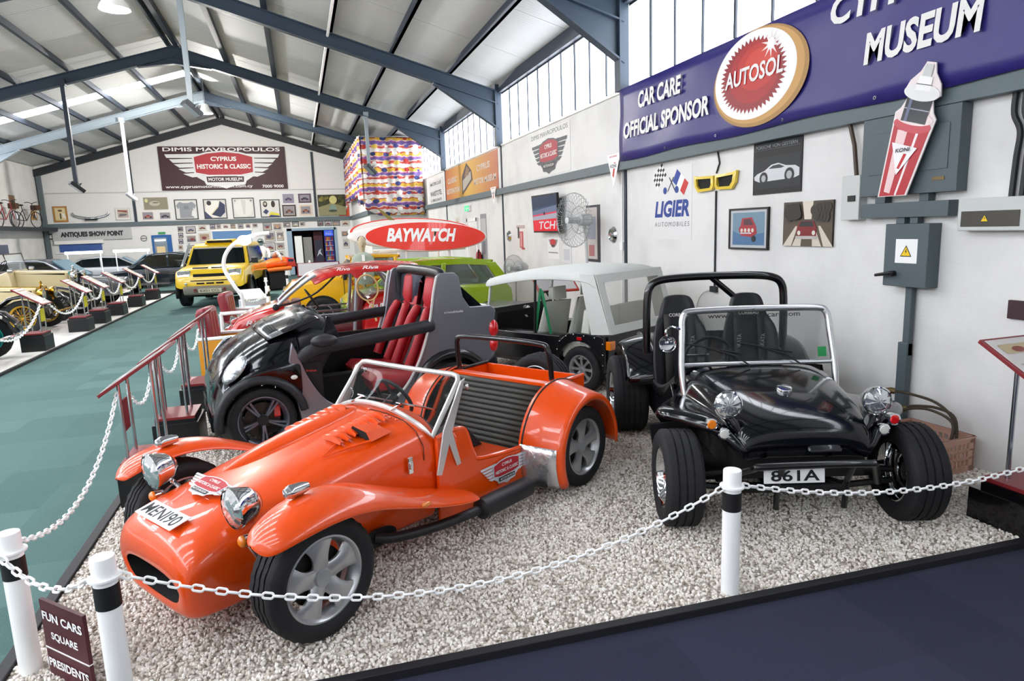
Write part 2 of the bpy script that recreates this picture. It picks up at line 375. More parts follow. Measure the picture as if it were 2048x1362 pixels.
struct(obj('trim_7', G().bb((XR - .06, Y0, 4.97), (XR + .04, Y1, EAVE + .06)), DARKB, None, 0), 'dark eave beam above the clerestory', 'trim')
PANE = mat('daylit_frosted_pane', '#f3f7ff', 0.4, emit=PANE_RIGHT)
win = 0
for i in range(len(FRAMES) - 1):
    a, b = FRAMES[i] + .07, FRAMES[i + 1] - .07
    if a > 26: break
    win += 1; n = 10; w = (b - a) / n
    o = struct(obj('window_%d' % win, G().bb((XR + .03, a, SILL + .04), (XR + .06, b, SILL + .07)).bb((XR + .03, a, 4.94), (XR + .06, b, 4.97)), DARKB, smooth=0), 'tall clerestory window strip above the wall, bay %d' % win, 'window')
    pm = None
    for k in range(n):
        if pm is None:
            p = obj('pane', G().bb((0, .012, 0), (.008, w - .012, 4.94 - SILL - .07)), PANE, o, 0); pm = p
        else:
            p = pm.copy(); COL.objects.link(p)
        p.parent = o; p.location = (XR + .04, a + k * w, SILL + .07)
        if k: obj('mullion', G().bb((XR + .015, a + k * w - .012 - .012 * (k % 3 == 0), SILL + .07), (XR + .06, a + k * w + .012, 4.94)), DARKB, o, 0)

# ---- roof: sheets, translucent sheets, purlins, portal frames
def sheet_mat():
    m = mat('roof_sheet_white', '#bdbfbf', 0.65, 0.0); b = m.node_tree.nodes['Principled BSDF']
    tc = nd(m, 'ShaderNodeTexCoord'); w = nd(m, 'ShaderNodeTexWave'); w.bands_direction = 'Y'; w.inputs['Scale'].default_value = 3.2; w.inputs['Distortion'].default_value = .4
    lk(m, tc.outputs['Object'], w.inputs['Vector']); bp = nd(m, 'ShaderNodeBump'); bp.inputs['Strength'].default_value = .35; bp.inputs['Distance'].default_value = .012
    lk(m, w.outputs['Fac'], bp.inputs['Height']); lk(m, bp.outputs[0], b.inputs['Normal']); return m
SHEET = sheet_mat(); SKYL = mat('translucent_roof_sheet', '#f4f7ff', 0.5, emit=PANE_SKY)
ceil = bpy.data.objects.new('ceiling', None); COL.objects.link(ceil); struct(ceil, 'pitched roof of white sheets on blue grey portal frames', 'ceiling')
SKY = [-5.9, -2.7, .4, 3.6, 6.7, 9.9, 13.0, 25.2]
def sheet(side, a, b, m, name):
    xe = XR + .1 if side > 0 else XL - .1
    g = G().poly([(XM, a + .008, RIDGE + .03), (xe, a + .008, roofz(xe) + .03), (xe, b - .008, roofz(xe) + .03), (XM, b - .008, RIDGE + .03)], (0, 0, .05))
    return obj(name, g, m, ceil, 0)
for side in (1, -1):
    cuts = [Y0]; k = Y0
    while k < Y1 - .5: k += 2.1; cuts.append(min(k, Y1 + .1))
    marks = []
    if side < 0:
        for s in SKY: marks += [s, s + .8]
    cc = sorted(set([c for c in cuts if not any(s - .6 < c < s + 1.4 for s in (SKY if side < 0 else []))] + marks))
    for a, b in zip(cc[:-1], cc[1:]):
        sky = side < 0 and any(abs(a - s) < .01 for s in SKY)
        sheet(side, a, b, SKYL if sky else SHEET, 'skylight' if sky else 'roof_sheet')
PX = [3.57 - 1.275 * k for k in range(6)]
for x in PX:
    for xx, s in ((x, 1), (2 * XM - x, -1)):
        z = roofz(xx)
        obj('purlin', G().bb((xx - .035, Y0, z - .14), (xx + .035, Y1, z + .025)).bb((xx - .035 - .05 * s, Y0, z - .14), (xx + .035, Y1, z - .12)), DARKB, ceil, 0)
obj('ridge_beam', G().bb((XM - .16, Y0, RIDGE - .12), (XM - .09, Y1, RIDGE)).bb((XM + .09, Y0, RIDGE - .12), (XM + .16, Y1, RIDGE)), DARKB, ceil, 0)
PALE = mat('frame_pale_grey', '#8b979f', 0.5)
for y in FRAMES[1:-1]:
    for s in (1, -1):
        xe = XM + s * (XR - XM - .05); g = G()
        top = lambda x: roofz(x) - .15
        A = Vector((XM, y, top(XM))); B = Vector((xe, y, top(xe))); d = .30
        for h0, h1, w in ((0, .025, .085), (d - .025, d, .085), (0, d, .012)):
            g.poly([A + V(0, -w, -h0), B + V(0, -w, -h0), B + V(0, -w, -h1), A + V(0, -w, -h1)], (0, 2 * w, 0))
        xh = XM + s * (XR - XM - 1.55)
        g.poly([(xh, y - .01, top(xh) - d), (xe, y - .01, top(xe) - d), (xe, y - .01, top(xe) - d - .55)], (0, .02, 0))
        g.poly([(xh, y - .085, top(xh) - d), (xe, y - .085, top(xe) - d - .53), (xe, y - .085, top(xe) - d - .56), (xh, y - .085, top(xh) - d - .03)], (0, .17, 0))
        xa = XM + s * .95
        g.poly([(XM, y - .085, top(XM) - d - .16), (xa, y - .085, top(xa) - d), (xa, y - .085, top(xa) - d - .03), (XM, y - .085, top(XM) - d - .19)], (0, .17, 0))
        g.poly([(XM, y - .01, top(XM) - d), (xa, y - .01, top(xa) - d), (XM, y - .01, top(XM) - d - .18)], (0, .02, 0))
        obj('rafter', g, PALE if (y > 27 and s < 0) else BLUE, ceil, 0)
g = G()
for s in (1, -1):
    xe = XM + s * (XR - XM); g.poly([(XM, Y1 - .25, RIDGE - .12), (xe, Y1 - .25, EAVE - .12), (xe, Y1 - .25, EAVE - .42), (XM, Y1 - .25, RIDGE - .42)], (0, .2, 0))
obj('gable_beam', g, mat('gable_beam_dark', '#23262b', 0.6), ceil, 0)
for i, (x, a, b) in enumerate(((1.02, 9.5, 33.5),)):
    obj('conduit', G().tube([(x - .07, a, roofz(x) - .2), (x - .07, b, roofz(x) - .2)], .03, 8), WHITE, ceil)

# ---- left wall, back wall, far gable wall with its doorway
struct(obj('wall_left', G().bb((XL - .2, Y0, -.1), (XL, Y1, SILL)).bb((XL - .2, FRAMES[-2], SILL), (XL, Y1, EAVE)).bb((XL - .2, Y0, 4.97), (XL, FRAMES[-2], EAVE)), WALLM, smooth=0), 'white wall behind the vintage cars on the left', 'wall')
for i in range(len(FRAMES) - 2):  # unseen window row, added to light the ceiling, right wall and far end
    a, b = FRAMES[i] + .07, FRAMES[i + 1] - .07; win += 1; n = 10; w = (b - a) / n
    o = struct(obj('window_%d' % win, G().bb((XL - .06, a, SILL), (XL - .03, b, SILL + .03)).bb((XL - .06, a, 4.94), (XL - .03, b, 4.97)), DARKB, smooth=0), 'added glowing window strip above the left wall, out of view, bay %d' % (i + 1), 'window')
    for k in range(n):
        p = pm.copy(); COL.objects.link(p); p.parent = o; p.location = (XL - .05, a + k * w, SILL + .05)
        if k: obj('mullion', G().bb((XL - .06, a + k * w - .012, SILL + .03), (XL - .02, a + k * w + .012, 4.94)), DARKB, o, 0)
for y in FRAMES[:-1]: struct(obj('column', G().bb((XL - .02, y - .07, 0), (XL + .12, y + .07, EAVE)), BLUE, None, 0), 'blue grey steel column on the left wall', 'column')
struct(obj('wall_back', G().poly([(XL - .2, Y0 - .2, -.1), (XR + .2, Y0 - .2, -.1), (XR + .2, Y0 - .2, EAVE), (XM, Y0 - .2, RIDGE + .1), (XL - .2, Y0 - .2, EAVE)], (0, .2, 0)), WALLM, smooth=0), 'white end wall behind the viewer', 'wall')
DX0, DX1, DH = -.5, 1.78, 2.22
g = G()
g.poly([(XL - .2, Y1, -.1), (DX0, Y1, -.1), (DX0, Y1, DH), (XL - .2, Y1, DH)], (0, .2, 0)); g.poly([(DX1, Y1, -.1), (XR + .2, Y1, -.1), (XR + .2, Y1, DH), (DX1, Y1, DH)], (0, .2, 0))
g.poly([(XL - .2, Y1, DH), (XR + .2, Y1, DH), (XR + .2, Y1, EAVE), (XM, Y1, RIDGE + .1), (XL - .2, Y1, EAVE)], (0, .2, 0))
wf = struct(obj('wall_far', g, mat('white_plaster', '#dddcda', 0.65, bump=(30, .05)), smooth=0), 'white gable wall at the far end of the hall', 'wall')
obj('trunking', G().bb((XL, Y1 - .1, 2.56), (2.5, Y1, 2.74)), TRUNK, wf, 0)
for x, z1 in ((-6.9, 5.9), (.93, 5.8)):
    obj('column', G().bb((x - .05, Y1 - .06, 2.74), (x + .05, Y1, z1)), DARKB, wf, 0)
obj('column', G().bb((XL + .05, Y1 - .2, 0), (XL + .2, Y1, EAVE - .2)), GREYP, wf, 0)
obj('ledge', G().bb((XL, Y1 - .05, 4.04), (2.5, Y1, 4.08)), mat('ledge_white', '#c9c9c8', .6), wf, 0)
g = G().bb((DX0 - .1, Y1 + 2.9, -.1), (DX1 + .1, Y1 + 3.0, DH + .1)).bb((DX0 - .1, Y1 + .2, -.1), (DX0, Y1 + 3, DH + .1)).bb((DX1, Y1 + .2, -.1), (DX1 + .1, Y1 + 3, DH + .1)).bb((DX0 - .1, Y1 + .2, DH), (DX1 + .1, Y1 + 3, DH + .1))
struct(obj('wall_annex', g, mat('annex_purple', '#5a4a5e', .7), smooth=0), 'purple annex room seen through the far doorway', 'wall')
fr = G().bb((DX0 - .02, Y1 - .04, 0), (DX0 + .22, Y1 + .2, DH)).bb((DX0, Y1 - .04, DH - .12), (DX1, Y1 + .2, DH)).bb((DX1 - .08, Y1 - .04, 0), (DX1 + .04, Y1 + .2, DH))
struct(obj('trim_4', fr, mat('door_frame_blue_grey', '#8fa6b8', .5), smooth=0), 'pale blue door surround in the far wall', 'trim')
# inner room in the far right corner
g = G().bb((2.62, 25.62, -.05), (XR, Y1, 5.0))
wi = struct(obj('wall_room', g, WALLM, smooth=0), 'white corner room behind the printed curtain', 'wall')
obj('trunking', G().bb((2.54, 25.54, 2.56), (2.62, Y1, 2.72)).bb((2.54, 25.54, 2.56), (XR, 25.62, 2.72)), TRUNK, wi, 0)
# ================================================================== THINGS ON THE RIGHT WALL
BW = col('#e8e6e2'); BSH = mat('sponsor_navy', '#2c2670', 0.38, bump=(3, 0.25))
def board(name, label, cat, y, z, w, h, m, t=.008, x=XR, group=None, bevel=0):
    """a flat thing on the right wall; returns thing and the matrix of its face"""
    o = thing(name, label, cat, (0, 0, 0), 0, group)
    M = RW(y, z, x)
    obj('panel', G().bb((-w / 2, -h / 2, .001), (w / 2, h / 2, t), M), m, o, 0, bevel=bevel)
    return o, M @ Matrix.Translation((0, 0, t))
def fin(P, parent, name='print'): return obj(name, P, None, parent, 0)

# --- navy sponsor banner (hangs slightly in front of the trunking)
ban = thing('sponsor_banner', 'long navy sponsor banner hung above the trunking with white lettering', 'banner')
BY0, BY1, BZ0, BZ1, BX = 9.1, -2.0, 2.80, 3.80, XR - .12
rows = []; NU = 80
for j in range(9):
    z = BZ0 + (BZ1 - BZ0) * j / 8; rows.append([(BX - .012 * math.sin(i * .55 + 1.3 * math.sin(j * .8)) * (1 if 0 < j < 8 else .2), BY0 + (BY1 - BY0) * i / NU, z - (.012 * math.sin(i * .4) if j == 0 else 0)) for i in range(NU + 1)])
obj('fabric', G().loft(rows, closed=False), BSH, ban, 180, solid=.004)
BM = lambda y, z: RW(y, z, BX - .022)
P = Print(BM(6.03, 3.33)); rx, rz = .74, .475
P.lay(disc(.03, -.015, rx, rz, 64), '#a9824e'); P.lay(disc(.01, 0, rx * .95, rz * .95, 64), '#c79a5c'); P.lay(disc(-.035, .02, rx * .87, rz * .9, 64), '#f3f2f0')
st = []
for i in range(96):
    a = 2 * PI * i / 96; k = 1 if i % 2 else .87
    st.append((-.05 + .53 * k * math.cos(a), .02 + .37 * k * math.sin(a)))
P.lay(st, '#8e1820', .3)
P.lay(disc(-.02, .05, .40, .30, 40), '#a51c22', .3); P.lay(disc(.03, .09, .32, .22, 40), '#bb2a26', .3); P.lay(disc(.06, .12, .22, .14, 30), '#cc3c2e', .3)
sp = []
for i in range(20):
    a = 2 * PI * i / 20; k = .15 if i % 2 else .05; sp.append((.24 + k * math.cos(a), .26 + k * .9 * math.sin(a)))
P.lay(sp, '#f2e6e2'); P.lay(disc(.24, .26, .055), '#ffffff')
fin(P, ban, 'emblem')
text('AUTOSOL', .92, .17, BW, ban, BM(6.06, 3.37), .025, .1, lift=.012)
text('CAR CARE', 1.08, .22, BW, ban, BM(7.96, 3.55), .035, .12, lift=.006)
text('OFFICIAL SPONSOR', 2.1, .22, BW, ban, BM(7.88, 3.2), .035, .12, lift=.006)
text('CYPRUS', 1.2, .24, BW, ban, BM(4.42, 3.64), .035, .12, lift=.006)
text('MUSEUM', 1.02, .25, BW, ban, BM(4.12, 3.24), .035, .12, lift=.006)
for i in range(5):
    o = obj('eyelet', G().lathe([(.008, 0), (.016, 0), (.016, .003), (.008, .003)], 12, BM(8.9 - i * 1.1, 2.84)), CHROME, ban)

# --- racing emblem poster
o, M = board('racing_poster', 'white poster of crossed flags over blue lettering beside the steel column', 'poster', 7.86, 2.14, .96, .94, mat('poster_sheet', '#dedddb', .5), .003)
P = Print(M)
c, s = math.cos(-.55), math.sin(-.55)
rt = lambda u, v, cu, cv, a: (cu + u * math.cos(a) - v * math.sin(a), cv + u * math.sin(a) + v * math.cos(a))
for i in range(6):
    for j in range(5):
        k = '#15161a' if (i + j) % 2 else '#ececec'; a = .62
        P.lay([rt(u, v, -.37, .2, a) for u, v in ((i * .05, j * .04), (i * .05 + .05, j * .04), (i * .05 + .05, j * .04 + .04), (i * .05, j * .04 + .04))], k); P.h -= .0006
for i, k in enumerate(('#203e94', '#f0f0ee', '#c8322c')):
    a = -.62; P.lay([rt(u, v, .03, .28, a) for u, v in ((i * .11, 0), (i * .11 + .11, 0), (i * .11 + .11, .18), (i * .11, .18))], k); P.h -= .0006
P.h += .001
P.lay([(-.1, .16), (-.085, .15), (.06, .33), (.045, .34)], '#2a2c34'); P.lay([(.1, .16), (.085, .15), (-.06, .33), (-.045, .34)], '#2a2c34')
P.lay(disc(-.16, .17, .045), '#1d3c8c'); P.lay(disc(.13, .17, .045), '#1d3c8c')
fin(P, o); text('LIGIER', .86, .22, col('#1d3c8c'), o, M @ Matrix.Translation((0, -.07, 0)), .04, .18); text('AUTOMOBILES', .86, .06, col('#6b6e74'), o, M @ Matrix.Translation((0, -.27, 0)), 0, .1, gap=1.4)

# --- yellow grille hung on the wall
o = thing('car_grille', 'yellow twin car grille with black mesh hung on the wall', 'car grille')
M = RW(6.86, 2.34); Y_ = mat('yellow_paint', '#e3c63a', .3, coat=.6); g = G()
for s in (-1, 1):
    out = [(s * .02, .075), (s * .36, .085), (s * .42, .10), (s * .40, -.03), (s * .33, -.10), (s * .05, -.09), (s * .015, -.05)]
    inn = [(s * .06, .045), (s * .33, .055), (s * .365, .06), (s * .35, -.02), (s * .3, -.065), (s * .08, -.06), (s * .055, -.03)]
    n = len(out); g.loft([[(a, b, .01) for a, b in out], [(a, b, .045) for a, b in out], [(a, b, .05) for a, b in inn], [(a, b, .012) for a, b in inn]], (False, False), True, M)
obj('surround', g, Y_, o, 30)
for s in (-1, 1):
    q = [(s * .055, .045), (s * .33, .055), (s * .365, .06), (s * .35, -.02), (s * .3, -.065), (s * .08, -.06)]
    obj('mesh', G().poly([(a, b, .018) for a, b in q], (0, 0, .006), M), mat('grille_mesh', '#1a1b1c', .7, bump=(140, .8)), o, 0)

# --- pictures
def framed(name, label, y0, y1, z0, z1, fc, fwid, mount, paint, x=XR, depth=.03, group=None):
    w, h = abs(y0 - y1), z1 - z0; y, z = (y0 + y1) / 2, (z0 + z1) / 2
    o = thing(name, label, 'picture', (0, 0, 0), 0, group); M = RW(y, z, x)
    if fwid:
        g = G()
        for a, b, c_, d in ((-w / 2, w / 2, h / 2 - fwid, h / 2), (-w / 2, w / 2, -h / 2, -h / 2 + fwid), (-w / 2, -w / 2 + fwid, -h / 2 + fwid, h / 2 - fwid), (w / 2 - fwid, w / 2, -h / 2 + fwid, h / 2 - fwid)):
            g.bb((a, c_, .001), (b, d, depth), M)
        obj('frame', g, col(fc, .4), o, 0)
    obj('mount', G().bb((-w / 2 + fwid, -h / 2 + fwid, .001), (w / 2 - fwid, h / 2 - fwid, depth * .6), M), col(mount), o, 0)
    P = Print(M @ Matrix.Translation((0, 0, depth * .6))); paint(P, w - 2 * fwid, h - 2 * fwid, o, M); fin(P, o); return o
def p_porsche(P, w, h, o, M):
    P.lay(rect(-w * .48, w * .48, -h * .4, h * .2), '#23262a')
    car = [(-.46, -.16), (-.47, -.09), (-.4, -.03), (-.25, .02), (-.1, .13), (.04, .15), (.2, .08), (.38, .06), (.46, .0), (.46, -.15), (.36, -.19), (-.36, -.21)]
    P.lay([(a * w, b * h * .9 - .04) for a, b in car], '#c9cacb', .3); P.lay([(a * w, b * h * .9 - .04) for a, b in ((-.16, .05), (-.07, .11), (.06, .12), (.17, .06), (.1, .04))], '#3a3d42')
    P.lay(disc(-.26 * w, -.2 * h, .065), '#2a2b2e'); P.lay(disc(.27 * w, -.18 * h, .07), '#2a2b2e'); P.lay(disc(-.26 * w, -.2 * h, .035), '#a9abad'); P.lay(disc(.27 * w, -.18 * h, .04), '#a9abad')
    P.lay(rect(-w * .47, w * .47, h * .44, h * .443), '#75787c'); P.lay(rect(-w * .47, w * .47, h * .335, h * .339), '#75787c')
    text('PORSCHE VON GESTERN', w * .86, .034, col('#8c9094'), o, M @ Matrix.Translation((0, h * .39, .022)), 0, .1)
framed('car_poster', 'dark poster of a silver sports car above the framed picture', 6.19, 5.46, 2.15, 2.69, '#17181a', 0, '#15171a', p_porsche, depth=.02)
def p_red(P, w, h, o, M):
    P.lay(rect(-w * .43, w * .43, -h * .43, h * .43), '#6f8b9c'); P.lay([(-w * .43, -h * .43), (w * .43, -h * .43), (w * .43, -h * .1), (-w * .1, -h * .2), (-w * .43, -h * .05)], '#4a6f93')
    P.lay([(-.17 * w, .28 * h), (.1 * w, .3 * h), (.22 * w, .05 * h), (.24 * w, -.12 * h), (.12 * w, -.22 * h), (-.2 * w, -.18 * h), (-.26 * w, 0), (-.2 * w, .1 * h)], '#a2323a')
    P.lay([(-.12 * w, .25 * h), (.07 * w, .26 * h), (.14 * w, .1 * h), (-.12 * w, .1 * h)], '#54343e')
    for k in range(4): P.lay(disc((-.17 + .1 * k) * w, -.04 * h, .022), '#d8c7b8')
    P.lay(disc(.16 * w, -.26 * h, .035), '#1d2128'); P.lay(rect(-.2 * w, .1 * w, -.13 * h, -.1 * h), '#d3d3d6')
framed('framed_picture', 'framed picture of a red saloon on a blue ground', 6.58, 5.91, 1.57, 2.02, '#1b1917', .02, '#b9bcbf', p_red)
def p_street(P, w, h, o, M):
    P.lay(rect(-w / 2, w / 2, -h / 2, h / 2), '#4c4136'); P.lay([(-.1 * w, .5 * h), (.12 * w, .5 * h), (.09 * w, .1 * h), (-.05 * w, .1 * h)], '#d9cdbd')
    P.lay(rect(-w / 2, w / 2, -h / 2, 0), '#57493a')
    for a in (-.42, -.22, .2, .42): P.lay([(a * .55 * w, -.05 * h), (a * .55 * w + .03, -.05 * h), (a * w + .07, -.5 * h), (a * w - .05, -.5 * h)], '#cfc3b3')
    P.lay([(-.2 * w, -.08 * h), (-.14 * w, .06 * h), (.14 * w, .06 * h), (.2 * w, -.08 * h), (.2 * w, -.3 * h), (-.2 * w, -.3 * h)], '#7b1f20')
    P.lay([(-.12 * w, .05 * h), (.12 * w, .05 * h), (.15 * w, -.06 * h), (-.15 * w, -.06 * h)], '#2d2a2a'); P.lay(rect(-.22 * w, .22 * w, -.34 * h, -.27 * h), '#b5b0a9')
    for k in (-1, 1): P.lay(disc(k * .15 * w, -.2 * h, .022), '#d8d2c6')
    for k in range(9):
        a = -.41 + k * .03; P.lay(disc(a * w, (.25 + .1 * math.sin(k * 2)) * h, .05), '#2e2a22'); P.lay(disc(-a * w, (.25 + .1 * math.cos(k * 3)) * h, .05), '#37312a')
framed('canvas_print', 'canvas print of a red car on a zebra crossing', 5.68, 5.02, 1.62, 2.05, '#201c18', 0, '#2a241f', p_street, depth=.035)

# --- electrical gear
CAB = mat('cabinet_grey', '#4e5b5f', 0.5); LBOX = mat('light_grey_box', '#c3c6c2', 0.45)
o = thing('distribution_cabinet', 'big dark grey electrical cabinet with two doors under the trunking', 'cabinet')
xf = XR - .11
obj('body', G().bb((xf, 3.75, 2.05), (XR - .003, 4.63, 2.675)), CAB, o, 0, bevel=.004)
for a, b in ((4.03, 3.80), (4.55, 4.25)):
    d = obj('door', G().bb((xf - .006, min(a, b) + .03, 2.22), (xf, max(a, b) + (.12 if a < 4.2 else 0), 2.55)), CAB, o, 0, bevel=.003)
    obj('nameplate', G().bb((xf - .004, min(a, b) + .05, 2.14), (xf, min(a, b) + .15, 2.165)), mat('brass_plate', '#6d5a3c', .4, .6), o, 0)
tag(obj('cable_duct', G().bb((XR - .1, 3.81, 1.87), (XR, 4.62, 1.99)).bb((XR - .08, 4.0, 1.99), (XR - .01, 4.08, 2.05)).bb((XR - .08, 4.4, 1.99), (XR - .01, 4.5, 2.05)).bb((XR - .08, 4.08, 1.82), (XR - .02, 4.15, 1.87)).bb((XR - .08, 4.2, 1.82), (XR - .02, 4.28, 1.87)), CAB, smooth=0, bevel=.003), 'grey horizontal cable duct below the big electrical cabinet', 'duct')
o = thing('breaker_box', 'small light grey breaker box beside the big dark cabinet', 'electrical box')
obj('body', G().bb((XR - .09, 4.66, 1.86), (XR, 4.86, 2.24)), LBOX, o, 0, bevel=.006); obj('switch', G().bb((XR - .1, 4.7, 2.02), (XR - .09, 4.78, 2.07)), BLACKP, o, 0)
obj('conduit', G().tube([(XR - .05, 4.74, 2.24), (XR - .05, 4.78, 2.5), (XR - .05, 4.84, 2.68)], .018, 8), mat('brown_conduit', '#4a3a2e', .5), o)
def warning(parent, M, s):
    P = Print(M); P.lay([(-.62 * s, -.45 * s), (.62 * s, -.45 * s), (0, .62 * s)], '#1c1a16'); P.lay([(-.5 * s, -.37 * s), (.5 * s, -.37 * s), (0, .47 * s)], '#f0c81a')
    P.lay([(.04 * s, .25 * s), (-.12 * s, -.02 * s), (.0, .0), (-.06 * s, -.22 * s), (.12 * s, .06 * s), (.01 * s, .05 * s), (.1 * s, .25 * s)], '#1c1a16'); fin(P, parent, 'warning_sign')
o = thing('switch_box', 'dark grey isolator switch box with a yellow warning triangle', 'electrical box')
xs = XR - .13
obj('body', G().bb((xs, 3.93, 1.32), (XR, 4.33, 1.82)), CAB, o, 0, bevel=.006)
obj('label', G().bb((xs - .002, 4.02, 1.51), (xs, 4.22, 1.7)), WHITEP, o, 0); warning(o, RW(4.12, 1.6, xs - .002), .085)
obj('handle', G().tube([(xs - .05, 4.36, 1.405), (xs - .05, 4.24, 1.425), (xs - .03, 4.2, 1.43)], [.012, .016, .018], 8).cyl((xs, 4.22, 1.425), (xs - .05, 4.22, 1.425), .022), BLACKP, o)
obj('conduit', G().bb((XR - .07, 4.1, .75), (XR - .02, 4.16, 1.32)).bb((XR - .08, 4.1, .0), (XR - .02, 4.19, .86)), CAB, o, 0, bevel=.006)
o = thing('consumer_unit', 'pale consumer unit with smoked window and yellow triangle', 'electrical box')
xc = XR - .1
obj('body', G().bb((xc, 3.2, 1.76), (XR, 3.73, 1.99)), LBOX, o, 0, bevel=.008); obj('window', G().bb((xc - .006, 3.28, 1.79), (xc, 3.70, 1.9)), mat('smoked_window', '#4d4a44', .15), o, 0, bevel=.003); warning(o, RW(3.52, 1.845, xc - .006), .05)
CB = mat('cable_black', '#23262a', .5)
for i, (y, d) in enumerate(((3.40, 0), (3.33, .0), (3.27, 0))):
    tag(obj('cable_conduit', G().tube(catmull([(XR - .03, y, 1.99), (XR - .03, y - .01, 2.25), (XR - .03, y - .02, 2.42), (XR - .03, y + .03, 2.54), (XR - .03, y + .03, 2.68)], 5), .02, 8), CB), ('dark conduit dropping to the pale consumer unit, farthest from the viewer', 'dark conduit dropping to the pale consumer unit, middle of three', 'dark conduit dropping to the pale consumer unit, nearest the frame edge')[i], 'conduit', 'conduits above the consumer unit')
# --- shock absorber cutout leaning on the cabinet
o = thing('absorber_cutout', 'flat red and white shock absorber display cutout on the cabinet front', 'display sign')
XC = xf - .05; k0 = V(4.18, 2.05, 0); M = basis((XC, 4.27, 2.04), (0, -1, 0), (0, 0, 1)); A_ = V(.30, .95, 0).normalized(); B_ = V(A_.y, -A_.x, 0) * 1.15
q = lambda t, s: (A_.x * t + B_.x * s, A_.y * t + B_.y * s)
slab = [(-.12, 0), (.15, 0)] + [q(.62, .165), q(.66, .13), q(.74, .10), q(.78, .145), q(.86, .12), q(.93, .06), q(1.0, .035), q(1.0, -.035), q(.93, -.06), q(.86, -.12), q(.78, -.145), q(.74, -.10), q(.66, -.13), q(.62, -.165)]
obj('board', G().poly([(a, b, 0) for a, b in slab], (0, 0, .01), M), col('#e9dedb'), o, 0)
P = Print(M @ Matrix.Translation((0, 0, .01)))
P.lay([(-.105, .005), (.135, .005)] + [q(.55, .145), q(.55, -.145)], '#b41c2a', .3); P.lay([q(a, b) for a, b in ((.02, -.06), (.5, -.10), (.5, -.02), (.02, -.01))], '#e9c9c6', .3); P.lay([q(a, b) for a, b in ((.02, .03), (.5, .05), (.5, .07), (.02, .045))], '#f2e6e4', .3)
P.lay([q(.55 + .055 * math.sin(t), .15 * math.cos(t)) for t in [2 * PI * k / 28 for k in range(28)]], '#c3404a', .3); P.lay([q(.6 + .05 * math.sin(t), .15 * math.cos(t)) for t in [2 * PI * k / 28 for k in range(28)]], '#e6d3d0', .3)
P.lay([q(.57, -.1), q(.57, .1), q(.76, .1), q(.76, -.1)], '#15161e', .2); P.lay([q(.66, -.1), q(.66, .1), q(.668, .1), q(.668, -.1)], '#a0a4b0'); P.lay([q(.57, -.075), q(.57, -.05), q(.76, -.05), q(.76, -.075)], '#70748c')
P.lay([q(.785 + .06 * math.sin(t), .14 * math.cos(t)) for t in [2 * PI * k / 28 for k in range(28)]], '#dcdcda', .3); P.lay([q(.8, -.06), q(.8, .06), q(.9, .05), q(.9, -.05)], '#f0efec'); P.lay([q(.9, -.035), q(.9, .035), q(.985, .03), q(.985, -.03)], '#c9c9c7'); P.lay([q(.84, -.06), q(.84, .06), q(.846, .06), q(.846, -.06)], '#55585e')
P.lay([q(.4, -.11), q(.4, .1), q(.17, .0)], '#f3f1ef'); P.lay([q(.34, .01), q(.34, .035), q(.22, .01), q(.22, -.01)], '#c02a30'); fin(P, o)
text('KONI', .13, .03, col('#22242a'), o, M @ Matrix.Translation((q(.365, 0)[0], q(.365, 0)[1], .028)), .02, .1)

# --- pennants, badge banner, orange banner, small banner
def pennant(label, y, z1, w, h, x=XR - .115):
    o = thing('pennant', label, 'pennant', (0, 0, 0), 0, 'triangular pennants on the trunking'); M = RW(y, z1, x)
    obj('cloth', G().poly([(-w / 2, 0, 0), (w / 2, 0, 0), (0, -h, 0)], (0, 0, .004), M), col('#efedea'), o, 0)
    P = Print(M @ Matrix.Translation((0, 0, .004))); P.lay([(.06 * w, -.25 * h), (.16 * w, -.25 * h), (.02 * w, -.7 * h), (-.08 * w, -.62 * h)], '#c02a30'); P.lay(rect(-.25 * w, .25 * w, -.42 * h, -.28 * h), '#e9e9e9'); fin(P, o)
    text('KONI', .42 * w, .1 * h, col('#26282c'), o, M @ Matrix.Translation((0, -.35 * h, .006)), .02); text('KONI', .5 * w, .05 * h, col('#b8262c'), o, M @ Matrix.Translation((0, -.07 * h, .005)), .02)
pennant('white triangular pennant hung beside the navy banner edge', 9.32, 2.93, .46, .5); pennant('small white pennant hung beside the orange banner', 15.85, 2.88, .5, .42)
o, M = board('badge_banner', 'white wall banner with a red winged shield above the trunking', 'banner', 12.32, 3.3, 2.15, .86, col('#dcdbd8'), .006)
P = Print(M); badge_layers(P, 1.9, 0, -.03, '#4a4d54', '#a32636'); fin(P, o); badge_text(1.9, o, M @ Matrix.Translation((0, -.03, 0)), BW)
text('DIMIS MAVROPOULOS', 1.95, .085, col('#55575c'), o, M @ Matrix.Translation((0, .36, 0)), 0)
def grad_mat():
    m = mat('orange_gradient', '#d98a3a', .45); b = m.node_tree.nodes['Principled BSDF']; tc = nd(m, 'ShaderNodeTexCoord'); sx = nd(m, 'ShaderNodeSeparateXYZ'); lk(m, tc.outputs['Generated'], sx.inputs[0])
    rp = nd(m, 'ShaderNodeValToRGB'); lk(m, sx.outputs[1], rp.inputs[0]); e = rp.color_ramp.elements; e[0].color = (*lin('#b9613a'), 1); e[1].color = (*lin('#bf6a3c'), 1); k = e.new(.5); k.color = (*lin('#e0b04a'), 1); lk(m, rp.outputs[0], b.inputs['Base Color']); return m
o, M = board('orange_banner', 'orange and yellow banner with silver lettering above the trunking', 'banner', 18.75, 3.29, 6.0, .96, grad_mat(), .01)
